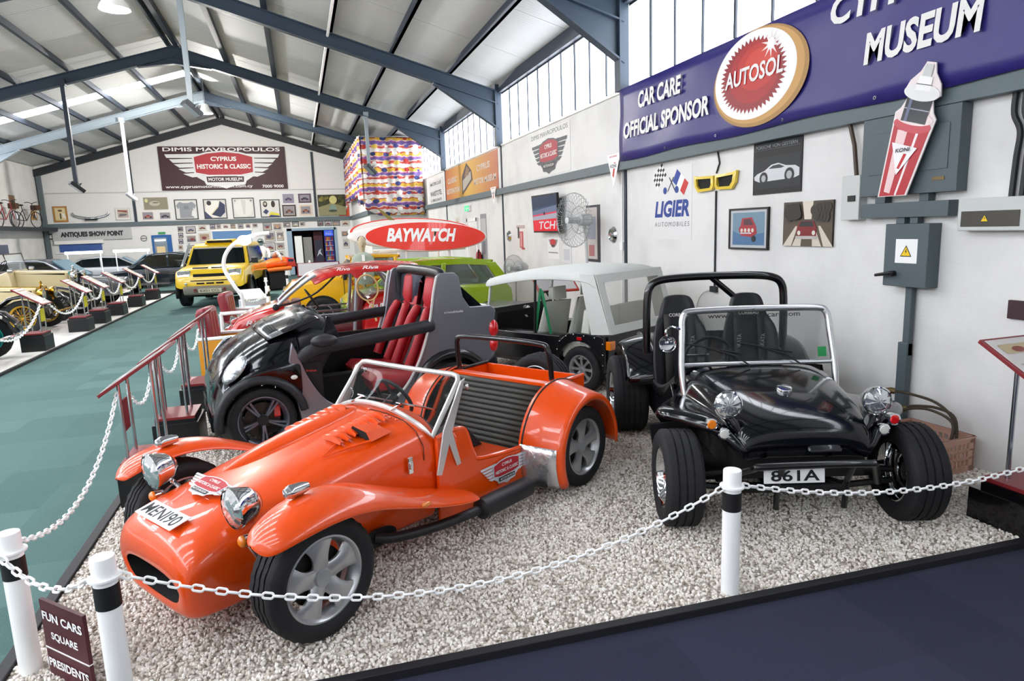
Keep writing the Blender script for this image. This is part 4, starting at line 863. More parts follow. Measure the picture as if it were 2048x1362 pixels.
# steering wheel (right-hand drive), mirrors, rollbar, spare wheel
Tm = Matrix.Translation((-.33, -.26, .74)) @ Matrix.Rotation(-1.05, 4, 'Y')
sw = obj('steering_wheel', G().tube([(.155 * math.cos(2 * PI * k / 28), .155 * math.sin(2 * PI * k / 28), 0) for k in range(28)], .014, 8, True, Tm), BLACKP, ocar)
obj('spoke', G().bb((-.15, -.016, -.006), (.15, .016, .0), Tm).bb((-.016, -.15, -.006), (.016, .0, .0), Tm).cyl((0, 0, -.12), (0, 0, .01), .035, n=14, M=Tm), BLACKP, sw)
obj('roll_bar', G().tube(catmull([(-1.24, .47, .72), (-1.22, .47, .92), (-1.21, .455, 1.0), (-1.21, .40, 1.035), (-1.21, 0, 1.045), (-1.21, -.40, 1.035), (-1.21, -.455, 1.0), (-1.22, -.47, .92), (-1.24, -.47, .72)], 5), .021, 10), mat('rollbar_black', '#101012', .25, coat=.5), ocar)
for s in (1, -1): obj('roll_bar_foot', G().bb((-1.28, s * .47 - .03, .715), (-1.2, s * .47 + .03, .742)), BLACKP, ocar, 0, bevel=.003)
sp_ = wheel(ocar, (-1.74, 0, .56), .285, .17, .185, 'steel', ALU); sp_.rotation_euler = (0, 0, PI / 2)
# wheels
for x, s in ((1.03, 1), (1.03, -1)): wheel(ocar, (x, s * .68, .298), .298, .2, .205, 'five', ALU, s < 0, steer=0, cap=mat('cap_grey', '#9a9da0', .35, .4))
for s in (1, -1): wheel(ocar, (-1.24, s * .66, .298), .298, .22, .205, 'five', ALU, s < 0, cap=mat('cap_grey', '#9a9da0', .35, .4))
# exhaust and its cut-out
EXH = mat('exhaust_black', '#1b1c1f', .45)
obj('exhaust_cutout', G().poly([(x, .473 + .004 * 0, z) for x, z in [(.48 + .13 * math.cos(t) * 1.0, .205 + .052 * math.sin(t)) for t in [2 * PI * k / 24 for k in range(24)]]], (0, .008, 0)), BLACKM, ocar, 0)
obj('exhaust_pipe', G().tube(catmull([(.5, .47, .21), (.4, .53, .19), (.15, .61, .18), (-.1, .645, .175), (-.2, .65, .175)], 5), [.03] * 21, 12), EXH, ocar)
obj('silencer', G().tube([(-.17, .655, .175), (-.19, .655, .175), (-.66, .655, .165), (-.68, .655, .165)], [.04, .067, .067, .04], 20), EXH, ocar)
obj('tail_pipe', G().tube(catmull([(-.66, .655, .165), (-.76, .655, .16), (-.85, .66, .12), (-.98, .665, .075)], 4), .028, 12), EXH, ocar)
# plate, badges, catches
M = basis((1.40, 0, .567), (0, 1, 0), (-.255, 0, .062)) ; Mp = M @ Matrix.Translation((0, -.01, .006))
pl = obj('number_plate', G().bb((-.19, -.055, -.004), (.19, .055, .002), Mp), WHITEP, ocar, 0, bevel=.003); text('MENI90', .33, .075, col('#15161a'), pl, Mp, .01, .0, lift=.003)
def badge_part(parent, M, w):
    P = Print(M); badge_layers(P, w, 0, 0); b = obj('badge', P, None, parent, 0); badge_text(w, b, M, BW)
badge_part(ocar, basis((1.165, 0, .632), (0, 1, 0), (-.25, 0, .052)), .46)
badge_part(ocar, basis((-.61, .516, .285), (-1, 0, 0), (0, 0, 1)), .52)
obj('bonnet_catch', G().bb((.2, .478, .5), (.235, .492, .6)).bb((.205, .49, .53), (.23, .5, .57)), CHROME, ocar, 0, bevel=.003)
obj('bonnet_seam', G().tube([p for p in [(.1, y, z) for x, y, z in ring_body(.1, .7935, .4775, .3)[0:6]]], .003, 4), BLACKM, ocar)
for s in (1, -1): obj('door_mirror_stem', G().ell((-.28, s * .5, .92), (.012, .012, .02), 8, 6), CHROME, ocar)
# ================================================================== BLACK BEACH BUGGY
BLK = mat('black_paint', '#05060a', 0.14, coat=.35, spec=.4)
BLKF = mat('black_frame_paint', '#0b0c0e', 0.3, coat=.4)
bug = thing('beach_buggy', 'black open beach buggy with roll bar facing the viewer by the wall', 'car', (3.165, 4.235, 0), math.radians(-108.67))
SEC = [(.24, [(0, .862), (.3, .857), (.5, .832), (.53, .70), (.55, .645), (.60, .635), (.60, .56)]),
       (.5, [(0, .845), (.28, .84), (.485, .805), (.505, .68), (.54, .66), (.71, .675), (.735, .60)]),
       (.74, [(0, .815), (.27, .81), (.46, .77), (.48, .655), (.525, .685), (.815, .71), (.84, .63)]),
       (.88, [(0, .79), (.26, .785), (.44, .74), (.458, .645), (.495, .70), (.71, .71), (.73, .64)]),
       (1.0, [(0, .765), (.25, .76), (.42, .71), (.437, .63), (.47, .70), (.62, .705), (.635, .63)]),
       (1.11, [(0, .73), (.24, .725), (.40, .675), (.412, .605), (.435, .665), (.505, .675), (.515, .61)]),
       (1.185, [(0, .69), (.23, .685), (.375, .635), (.385, .575), (.395, .60), (.43, .605), (.435, .565)]),
       (1.21, [(0, .61), (.2, .605), (.345, .575), (.355, .54), (.365, .55), (.39, .55), (.395, .53)]),
       (1.205, [(0, .485), (.2, .485), (.32, .48), (.33, .475), (.34, .475), (.35, .475), (.355, .47)])]
rows = []
for x, h in SEC:
    rows.append([(x, -y, z) for y, z in h[::-1]] + [(x, y, z) for y, z in h[1:]])
obj('front_body', G().loft(rows, closed=False), BLK, bug, 180, solid=.01, sub=2)
obj('nose_slot', G().pillow([(1.20, .52), (1.235, .525), (1.235, .545), (1.2, .57), (1.17, .55)], .1, .02, y0=.1), BLKF, bug, 60)
obj('inner_shell', G().bb((-.2, -.40, .32), (1.1, .40, .5)).bb((.2, -.49, .3), (.24, .49, .83)), BLACKM, bug, 0)
obj('cowl', G().loft([[(.24, y, z) for y, z in ((-.53, .70), (-.5, .832), (-.3, .857), (0, .862), (.3, .857), (.5, .832), (.53, .70))], [(-.02, y, z) for y, z in ((-.53, .66), (-.48, .80), (-.25, .84), (0, .845), (.25, .84), (.48, .80), (.53, .66))]], closed=False), BLK, bug, 180, solid=.01)
for s in (1, -1):
    # tub side with deep cut-down sill rising to the rear wing
    pr = catmull([(.12, 0, .70), (-.02, 0, .62), (-.25, 0, .50), (-.55, 0, .50), (-.8, 0, .60), (-1.0, 0, .78), (-1.2, 0, .86), (-1.38, 0, .86)], 5) + [V(-1.45, 0, .7), V(-1.35, 0, .5), V(-1.0, 0, .4), V(-.62, 0, .28), (V(.3, 0, .28)), V(.35, 0, .5)]
    obj('tub_side', G().poly([(p.x, s * .56 - .015, p.z) for p in pr], (0, .03, 0)), BLK, bug, 40, bevel=.01)
    obj('side_rail', G().tube(catmull([(.12, s * .52, .72), (-.1, s * .555, .60), (-.35, s * .565, .54), (-.6, s * .565, .55), (-.85, s * .57, .68), (-1.0, s * .57, .79)], 5), .045, 10, flat=.6), BLKF, bug)
    rings = []
    for k in range(16):
        a = math.radians(20 + 150 * k / 15); f = lambda R, y: (-1.0 + R * math.cos(a) * 1.05, s * y, .36 + R * math.sin(a) * 1.08)
        rings.append([f(.50, .50), f(.49, .58), f(.465, .68), f(.44, .76), f(.415, .80)])
    obj('rear_wing', G().loft(rings, closed=False), BLK, bug, 180, solid=.008)
    obj('mud_flap', G().poly([(.68, s * .56, .58), (.68, s * .84, .56), (.66, s * .80, .32), (.66, s * .60, .33)], (-.012, 0, 0)), BLACKP, bug, 0, bevel=.02)
    wheel(bug, (1.0, s * .72, .305), .305, .235, .185, 'dish', CHROME, s < 0, steer=-.02, blocks=80)
    wheel(bug, (-1.0, s * .735, .35), .35, .31, .20, 'dish', CHROME, s < 0, blocks=80, grooves=4)
    headlamp(bug, (1.115, s * .445, .80), .083, .10, yaw=0, pitch=0)
    obj('lamp_stalk', G().tube([(1.06, s * .44, .73), (1.05, s * .42, .66), (1.03, s * .41, .62)], .012, 8), CHROME, bug)
    obj('lamp_arm', G().tube([(1.09, s * .44, .725), (1.11, s * .40, .66), (1.13, s * .365, .60)], [.03, .035, .02], 10), BLK, bug)
    for nm, p, lm in (('indicator_lamp', (1.13, s * .545, .685), AMBER if s < 0 else REDL), ('side_lamp', (1.15, s * .475, .63), mat('frosted_lens', '#c9c8c2', .3))):
        T = Matrix.Translation(p) @ Matrix.Rotation(PI / 2, 4, 'Y'); b = obj(nm, G().lathe([(.028, -.05), (.034, -.02), (.037, .0), (.037, .008), (.028, .01)], 18, T), CHROME, bug); obj('lens', G().lathe([(.03, .008), (.024, .016), (0, .02)], 18, T), lm, b)
    # front suspension
    obj('suspension_arm', G().tube([(1.0, s * .3, .34), (1.0, s * .62, .32)], .022, 8).tube([(1.0, s * .3, .22), (1.0, s * .62, .25)], .022, 8), BLACKP, bug)
obj('axle_beam', G().tube([(1.0, -.35, .34), (1.0, .35, .34)], .035, 10).tube([(1.0, -.35, .22), (1.0, .35, .22)], .035, 10), BLACKP, bug)
obj('floor_pan', G().bb((-1.1, -.54, .24), (.9, .54, .30)).bb((-1.3, -.5, .3), (-.85, .5, .62)), BLACKM, bug, 0)
obj('rear_deck', G().poly([(-.85, -.55, .62), (-.85, .55, .62), (-1.3, .55, .84), (-1.3, -.55, .84)], (0, 0, .02)), BLK, bug, 0)
# engine glints at the back
g = G()
for y in (-.35, -.2, .1, .3): g.tube([(-1.35, y, .45), (-1.5, y, .5), (-1.5, y * 1.1, .62)], .025, 8)
obj('engine_pipes', g, CHROME, bug); obj('engine', G().bb((-1.6, -.3, .3), (-1.2, .3, .6)), mat('engine_grey', '#3a3c40', .4, .6), bug, 0, bevel=.02)
# windscreen
WX = lambda z: .31 - .11 * (z - .87) / .40
hwz = lambda z: .545 - .025 * (z - .87) / .40
def wp(u, z, du=0): return (WX(z), u * hwz(z) + .01, z)
loop = [(WX(.66) + .0, -.525, .67), wp(-1, .84), wp(-1, 1.1), wp(-1, 1.18), wp(-.975, 1.225), wp(-.9, 1.25), wp(-.5, 1.258), wp(0, 1.26), wp(.5, 1.258), wp(.9, 1.25), wp(.975, 1.225), wp(1, 1.18), wp(1, 1.1), wp(1, .84), (WX(.66), .545, .67)]
SCR = mat('screen_chrome', '#d6d7d8', .25, .9)
fr = obj('windscreen_frame', G().tube(catmull(loop, 4), .024, 10), SCR, bug); obj('lower_rail', G().tube([wp(-1, .875), wp(1, .875)], .016, 8), SCR, fr)
obj('glass', G().poly([wp(-.985, .88), wp(.985, .88), wp(.985, 1.2), wp(.93, 1.245), wp(-.93, 1.245), wp(-.985, 1.2)], (.004, 0, 0)), glass('buggy_screen', '#2c3334', .3), fr, 0)
Mw = basis((WX(1.215) + .008, .0, 1.215), (0, 1, 0), (-.11, 0, .40))
text('www.character-cars.com', .66, .035, BLACKP, fr, Mw @ Matrix.Translation((.0, 0, .004)), .01)
obj('sticker', G().bb((.44, -.315, .0), (.5, -.245, .002), Mw), col('#1d8a4a'), fr, 0)
for y, z in ((-.16, .95), (.2, .96)): obj('wiper', G().tube([(.36, y + .1, .87), (.33, y, .94), (.30, y - .2, 1.0)], .006, 6).tube([(.295, y - .33, 1.03), (.315, y + .05, .95)], .005, 6), BLACKP, bug)
obj('screw', G().ell((WX(1.258) + .02, 0, 1.258), (.006, .006, .006), 8, 6), BLACKP, fr)
# mirrors
b = obj('door_mirror', G().lathe([(0, -.03), (.05, -.02), (.062, 0), (.062, .01)], 24, Matrix.Translation((.27, -.63, 1.03)) @ Matrix.Rotation(PI / 2, 4, 'Y')), CHROME, bug); obj('mirror_arm', G().tube(catmull([(.25, -.53, 1.13), (.26, -.60, 1.15), (.265, -.64, 1.12), (.265, -.63, 1.08)], 4), .009, 8), CHROME, b)
# steering wheel
Tm = Matrix.Translation((-.0, -.27, .88)) @ Matrix.Rotation(-1.1, 4, 'Y'); sw = obj('steering_wheel', G().tube([(.17 * math.cos(2 * PI * k / 28), .17 * math.sin(2 * PI * k / 28), 0) for k in range(28)], .013, 8, True, Tm), BLACKP, bug)
obj('spoke', G().bb((-.16, -.014, -.004), (.16, .014, .004), Tm).bb((-.014, -.16, -.004), (.014, 0, .004), Tm), CHROME, sw)
# roll bar
obj('roll_bar', G().tube(catmull([(-.72, -.60, .5), (-.72, -.60, .9), (-.72, -.595, 1.22), (-.72, -.57, 1.35), (-.72, -.49, 1.405), (-.72, -.3, 1.425), (-.72, 0, 1.43), (-.72, .3, 1.425), (-.72, .47, 1.405), (-.72, .55, 1.35), (-.72, .575, 1.22), (-.72, .58, .9), (-.72, .58, .5)], 4), .034, 12).tube([(-.72, -.06, 1.43), (-.74, .26, 1.16), (-.76, .5, .95)], .026, 10), mat('rollbar_gloss', '#0c0d10', .22, coat=.7), bug)
# bucket seats with harnesses
def bucket(y):
    o_ = catmull([(-.50, 0, .36), (-.58, 0, .7), (-.66, 0, 1.05), (-.685, 0, 1.24), (-.70, 0, 1.27), (-.74, 0, 1.25), (-.73, 0, 1.0), (-.64, 0, .6), (-.58, 0, .34)], 3)
    W = [(.36, .20), (.6, .255), (.85, .25), (1.0, .235), (1.1, .17), (1.2, .15), (1.25, .13), (1.28, .085)]
    hw = lambda z: next((W[i][1] + (W[i + 1][1] - W[i][1]) * (z - W[i][0]) / (W[i + 1][0] - W[i][0]) for i in range(len(W) - 1) if W[i][0] <= z <= W[i + 1][0]), .12 if z > 1 else .2)
    rows = []
    for z in (.36, .45, .58, .7, .82, .94, 1.02, 1.08, 1.14, 1.2, 1.25, 1.28):
        w = hw(z); xb = -.50 - .2 * (z - .36) / .9; d = .1 if z < 1.05 else .05
        rows.append([(xb + (d if z < 1.04 else 0), y - w, z), (xb + d * .5, y - w * .75, z), (xb, y - w * .55, z), (xb, y, z), (xb, y + w * .55, z), (xb + d * .5, y + w * .75, z), (xb + (d if z < 1.04 else 0), y + w, z), (xb - .06, y + w * .9, z), (xb - .09, y, z), (xb - .06, y - w * .9, z)])
    s_ = obj('seat', G().loft(rows), mat('seat_black', '#15161a', .45), bug, 180, sub=1)
    obj('cushion', G().pillow([(-.5, .34), (-.48, .46), (-.2, .50), (-.05, .48), (-.05, .36)], .23, .06, y0=y), mat('seat_black', '#15161a', .45), s_, 60)
    for q in (-.1, .1):
        obj('harness', G().loft([[(xx + .008, y + q - .03, z), (xx + .008, y + q + .03, z)] for xx, z in ((-.655, 1.12), (-.62, 1.0), (-.575, .8), (-.52, .55))], closed=False), mat('harness_grey', '#33342f', .7), s_, 60, solid=.004)
        text('TAKATA', .16, .035, col('#b9b9b4'), s_, basis((-.575, y + q, .87), (.1, 0, .5), (0, -1, 0)) @ Matrix.Rotation(0, 4, 'Z'), .01, lift=.012)
    Mt = basis((-.655, y, 1.11), (0, 1, 0), (-.1, 0, .5)); text('CORBEAU', .17, .028, col('#c9c9c6'), s_, Mt, .02, lift=.02)
bucket(-.34); bucket(.25)
obj('side_cushion', G().pillow([(-.9, .5), (-.88, .72), (-.75, .82), (-.55, .78), (-.5, .6), (-.55, .48)], .05, .04, y0=.5), mat('seat_black', '#15161a', .45), bug, 60)
# front bumper, plate, filler cap
g = G().tube(catmull([(1.12, -.50, .33), (1.33, -.36, .47), (1.37, -.32, .495), (1.38, 0, .505), (1.37, .30, .50), (1.35, .33, .485), (1.15, .46, .30)], 5), .022, 10)
obj('front_bumper', g, BLKF, bug)
for y in (-.2, .2): obj('bumper_stay', G().tube([(1.37, y, .495), (1.28, y, .34), (1.0, y, .28)], .018, 8).tube([(1.30, y, .37), (1.28, y, .2)], .018, 8), BLKF, bug)
M = basis((1.345, -.1, .43), (0, 1, 0), (0, 0, 1)) @ Matrix.Rotation(-.12, 4, 'X'); pl = obj('number_plate', G().bb((-.2, -.045, -.004), (.15, .045, 0), M), WHITEP, bug, 0, bevel=.003); text('861A', .28, .065, col('#15161a'), pl, M @ Matrix.Translation((-.02, 0, 0)), .02)
obj('filler_cap', G().lathe([(0, .035), (.045, .032), (.05, .02), (.05, .008), (.03, 0), (.028, -.02)], 24, Matrix.Translation((.83, .0, .795)) @ Matrix.Rotation(.22, 4, 'Y')), CHROME, bug)
# ================================================================== BLACK AND SILVER DOORLESS MICRO ROADSTER
SLV = mat('silver_cell', '#7e8088', 0.32, 0.55, coat=.6)
smt = thing('micro_roadster', 'doorless black and silver micro roadster with red bucket seats', 'car', (0.29, 6.97, 0), math.radians(-170.2))
def fsec(x, T, w, B, sh):                                        # half section from centre to sill
    return [(x, y, z) for y, z in ((0, T), (w * .4, T - .012), (w * .68, T - .05), (w * .86, T - .13), (w * .96, T - .26 * sh), (w, B + (T - B) * .38), (w * .985, B))]
FS = [(1.275, .40, .50, .20, .6), (1.27, .52, .60, .20, .7), (1.225, .66, .68, .22, .8), (1.13, .80, .735, .5, .8), (1.0, .905, .765, .59, .9), (.86, .985, .775, .62, .95), (.72, 1.045, .78, .595, 1), (.58, 1.09, .78, .50, 1), (.50, 1.11, .78, .40, 1)]
rows = []
for r in FS:
    h = fsec(*r); rows.append([(x, -y, z) for x, y, z in h[::-1]] + [p for p in h[1:]])
obj('bonnet', G().loft(rows, closed=False), BLK, smt, 180, solid=.008, sub=2)
# cowl / low wind deflector
cw = []
for x, z, w in ((.80, 1.03, .60), (.66, 1.085, .63), (.5, 1.14, .64), (.38, 1.185, .62), (.33, 1.18, .60)):
    cw.append([(x - .06 * (abs(y) / w) ** 2, y, z - .05 * (abs(y) / w) ** 2.5) for y in [w * (k / 6 - 1) for k in range(13)]])
obj('wind_deflector', G().loft(cw, closed=False), mat('smoked_plastic', '#1c1d20', .12, coat=.6), smt, 180, solid=.012)
obj('cowl_pod', G().pillow([(.5, 1.02), (.42, 1.17), (.3, 1.19), (.2, 1.12), (.16, 1.0), (.3, .92)], .12, .05, y0=.34), mat('grey_plastic', '#3a3c40', .45), smt, 60)
obj('cowl_pod', G().pillow([(.5, 1.02), (.42, 1.17), (.3, 1.19), (.2, 1.12), (.16, 1.0), (.3, .92)], .12, .05, y0=-.34), mat('grey_plastic', '#3a3c40', .45), smt, 60)
obj('dashboard', G().pillow([(.55, .62), (.5, .98), (.35, 1.04), (.2, 1.0), (.17, .85), (.3, .62)], .66, .06), mat('dash_dark', '#202125', .5), smt, 60)
# bumper and sills
rows = []
for z, o_ in ((.13, -.02), (.2, .01), (.34, .025), (.44, .01)):
    rows.append([(1.25 + o_ - .24 * (abs(y) / .77) ** 3.2, y, z) for y in [.77 * (k / 8 - 1) for k in range(17)]])
obj('front_bumper', G().loft(rows, closed=False), mat('bumper_black', '#17181b', .35), smt, 180, solid=.03)
for s in (1, -1):
    # silver cell side
    outer = catmull([(.56, 0, .96), (.50, 0, .80), (.44, 0, .62), (.30, 0, .40), (.10, 0, .30), (-.25, 0, .285), (-.45, 0, .40), (-.60, 0, .62), (-.70, 0, .86), (-.76, 0, 1.08), (-.80, 0, 1.3), (-.84, 0, 1.455)], 5)
    inner = outer + [V(-.88, 0, 1.485), V(-1.02, 0, 1.485), V(-1.065, 0, 1.44), V(-1.10, 0, 1.24), V(-1.17, 0, 1.135), V(-1.40, 0, 1.13), V(-1.455, 0, 1.08), V(-1.43, 0, .95), V(-1.45, 0, .72), V(-1.42, 0, .62)] + [V(-.95 + .345 * math.cos(t), 0, .30 + .345 * math.sin(t)) for t in [math.radians(115 - 11 * k) for k in range(12)]][0:0]
    arch = [V(-.95 + .37 * math.cos(math.radians(t)), 0, .30 + .37 * math.sin(math.radians(t))) for t in range(150, -21, -12)]
    low = [V(-.55, 0, .14), V(.36, 0, .14), V(.52, 0, .16), V(.56, 0, .45), V(.60, 0, .80)]
    ring = inner + arch + low
    obj('cell_side', G().poly([(p.x, s * .765 - .03 * s - .03, p.z) for p in ring], (0, .06, 0)), SLV, smt, 40, bevel=.016)
    obj('door_seal', G().tube([V(p.x + .012, s * .772, p.z) for p in outer[22:]], .013, 8), mat('seal_pale', '#c8c8c4', .4), smt)
    obj('lower_quarter', G().poly([(x, s * .77, z) for x, z in ((-.62, .60), (-.70, .80), (-1.42, .90), (-1.44, .73), (-1.35, .55), (-1.2, .66), (-.95, .70), (-.72, .62))], (0, .012 * s, 0)), mat('silver_shade', '#6a6468', .3, .5, coat=.8), smt, 0) if False else None
    a_ = [(-.95 + R * math.cos(math.radians(t)), s * y, .30 + R * math.sin(math.radians(t))) for R, y in ((.40, .72),) for t in range(-10, 191, 10)]
    rings = [[(-.95 + R * math.cos(math.radians(t)), s * y, .30 + R * 1.02 * math.sin(math.radians(t))) for R, y in ((.43, .735), (.425, .79), (.385, .815), (.345, .80))] for t in range(-12, 193, 12)]
    obj('rear_arch', G().loft(rings, closed=False), BLKF, smt, 180, solid=.006)
    rings = [[(.86 + R * math.cos(math.radians(t)), s * y, .295 + R * 1.02 * math.sin(math.radians(t))) for R, y in ((.40, .73), (.395, .785), (.36, .81), (.325, .79))] for t in range(-8, 175, 12)]
    obj('front_arch', G().loft(rings, closed=False), mat('arch_grey', '#26282c', .4), smt, 180, solid=.006)
    n_ = V(.62, s * .62, .48).normalized(); x_ = V(-.55, s * .1, .62); x_ = (x_ - n_ * x_.dot(n_)).normalized(); Mh = basis((1.045, s * .685, .765), x_, n_.cross(x_))
    obj('head_lamp', G().ell((0, 0, 0), (.15, .085, .032), 24, 12, Mh), mat('lamp_cluster', '#aeb4b8', .12, .8, bump=(18, .8)), smt)
    obj('side_repeater', G().ell((.57, s * .79, .655), (.03, .012, .02), 14, 8), mat('repeater_clear', '#d9d9d2', .2), smt)
    # armrest bars across the door openings
    obj('side_bar', G().tube(catmull([(.50, s * .74, .80), (.38, s * .765, .875), (.1, s * .77, .91), (-.3, s * .77, .945), (-.62, s * .765, .975), (-.78, s * .75, .985)], 4), [.052] + [.062] * 19 + [.05], 12, flat=.75), mat('bar_black', '#242428', .5), smt)
    m_ = obj('door_mirror', G().ell((.30, s * .86, .965), (.12, .075, .055), 18, 10), mat('bar_black', '#242428', .5), smt); obj('mirror_stalk', G().tube([(.34, s * .74, .90), (.31, s * .82, .95)], .025, 8), mat('bar_black', '#242428', .5), m_)
    obj('wing_fin', G().poly([(.28, s * .62, .95), (.22, s * .62, 1.15), (.19, s * .62, 1.155), (.10, s * .62, .95)], (0, .02, 0)), mat('smoked_plastic', '#1c1d20', .12, coat=.6), smt, 0, bevel=.006)
    obj('tail_lamp', G().ell((-1.425, s * .735, .89), (.06, .07, .095), 16, 10).ell((-1.42, s * .735, .73), (.055, .07, .085), 16, 10), REDL, smt)
    # seat
    st = obj('seat', G().pillow([(-.22, .34), (-.18, .46), (-.25, .52), (-.6, .47), (-.66, .50), (-.80, .85), (-.90, 1.12), (-.97, 1.36), (-1.02, 1.37), (-1.03, 1.2), (-.92, .8), (-.78, .34)], .235, .06, y0=s * .335), mat('seat_red', '#a81420', .5), smt, 60)
    obj('headrest', G().pillow([(-.885, 1.12), (-.86, 1.2), (-.90, 1.40), (-.95, 1.44), (-1.0, 1.4), (-.97, 1.14)], .125, .05, y0=s * .335), mat('seat_red', '#a81420', .5), st, 60)
    obj('insert', G().pillow([(-.64, .55), (-.60, .55), (-.76, .88), (-.855, 1.10), (-.89, 1.10), (-.80, .86)], .09, .02, y0=s * .335), mat('seat_charcoal', '#2a2628', .6), st, 60)
    for q in (-1, 1): obj('bolster', G().tube(catmull([(-.56, s * .335 + q * .2, .54), (-.66, s * .335 + q * .215, .75), (-.76, s * .335 + q * .2, .98), (-.84, s * .335 + q * .15, 1.12)], 4), [.05] * 12 + [.03], 10), mat('seat_red', '#a81420', .5), st)
    # fairing behind each seat
    obj('fairing', G().pillow([(-.90, 1.12), (-.93, 1.46), (-1.05, 1.45), (-1.16, 1.22), (-1.3, 1.145), (-1.4, 1.13), (-1.4, 1.0), (-1.0, 1.0)], .30, .10, y0=s * .40), mat('fairing_slate', '#4a4e5c', .3, .4, coat=.6), smt, 60)
    wheel(smt, (.86, s * .685, .292), .292, .19, .215, 'twin5', mat('gunmetal', '#6f7480', .3, .8), s < 0, steer=.06, cap=BLACKP)
    wheel(smt, (-.95, s * .685, .30), .30, .21, .215, 'twin5', mat('gunmetal', '#6f7480', .3, .8), s < 0, cap=BLACKP)
    obj('brake_caliper', G().bb((.70, s * .66, .30), (.76, s * .71, .42)), REDL, smt, 0, bevel=.01)
obj('roll_hoop', G().tube(catmull([(-.93, -.68, 1.2), (-.93, -.66, 1.42), (-.93, -.55, 1.475), (-.93, 0, 1.485), (-.93, .55, 1.475), (-.93, .66, 1.42), (-.93, .68, 1.2)], 4), .055, 10), mat('hoop_black', '#17181c', .4), smt)
obj('rear_deck', G().pillow([(-1.05, 1.0), (-1.1, 1.14), (-1.38, 1.135), (-1.475, 1.10), (-1.46, 1.05), (-1.44, .6), (-1.05, .6)], .72, .06), SLV, smt, 60)
obj('rear_bumper', G().pillow([(-1.2, .28), (-1.25, .56), (-1.46, .64), (-1.5, .5), (-1.48, .3)], .74, .07), mat('bumper_black', '#17181b', .35), smt, 60)
obj('floor_pan', G().bb((-1.2, -.70, .16), (.9, .70, .22)).bb((-1.15, -.66, .22), (-.85, .66, 1.1)), BLACKM, smt, 0)
obj('interior_tub', G().bb((-.9, -.735, .2), (.55, -.70, .80)).bb((-.3, -.06, .2), (.5, .06, .48)).bb((.3, -.68, .2), (.55, .68, .75)), mat('tub_black', '#0e0f11', .6), smt, 0, bevel=.01)
obj('sill_guard', G().bb((-.5, .70, .14), (.5, .765, .26)).bb((-.5, -.765, .14), (.5, -.70, .26)), SLV, smt, 0, bevel=.02)
obj('number_recess', G().pillow([(1.27, .3), (1.285, .3), (1.285, .42), (1.27, .42)], .24, .01), BLACKM, smt, 0)
Tm = Matrix.Translation((.08, -.33, .99)) @ Matrix.Rotation(-1.0, 4, 'Y'); sw = obj('steering_wheel', G().tube([(.18 * math.cos(2 * PI * k / 28), .18 * math.sin(2 * PI * k / 28), 0) for k in range(28)], .016, 8, True, Tm), BLACKP, smt)
obj('spoke', G().bb((-.17, -.03, -.01), (.17, .03, .01), Tm).lathe([(0, .02), (.06, .015), (.065, -.02)], 16, Tm), BLACKP, sw)
text('crossblade', .2, .022, col('#d9d9d9'), smt, basis((-.98, .797, 1.105), (-1, 0, 0), (0, 0, 1)), .01); text('brabus', .09, .02, col('#b8262c'), smt, basis((.42, .797, .70), (-1, 0, -.1), (0, 0, 1)), .01)
obj('engine_vent', G().lathe([(.0, .01), (.085, .01), (.1, .0), (.1, -.03)], 24, Matrix.Translation((-1.08, .79, .66)) @ WY), BLACKP, smt) if False else None
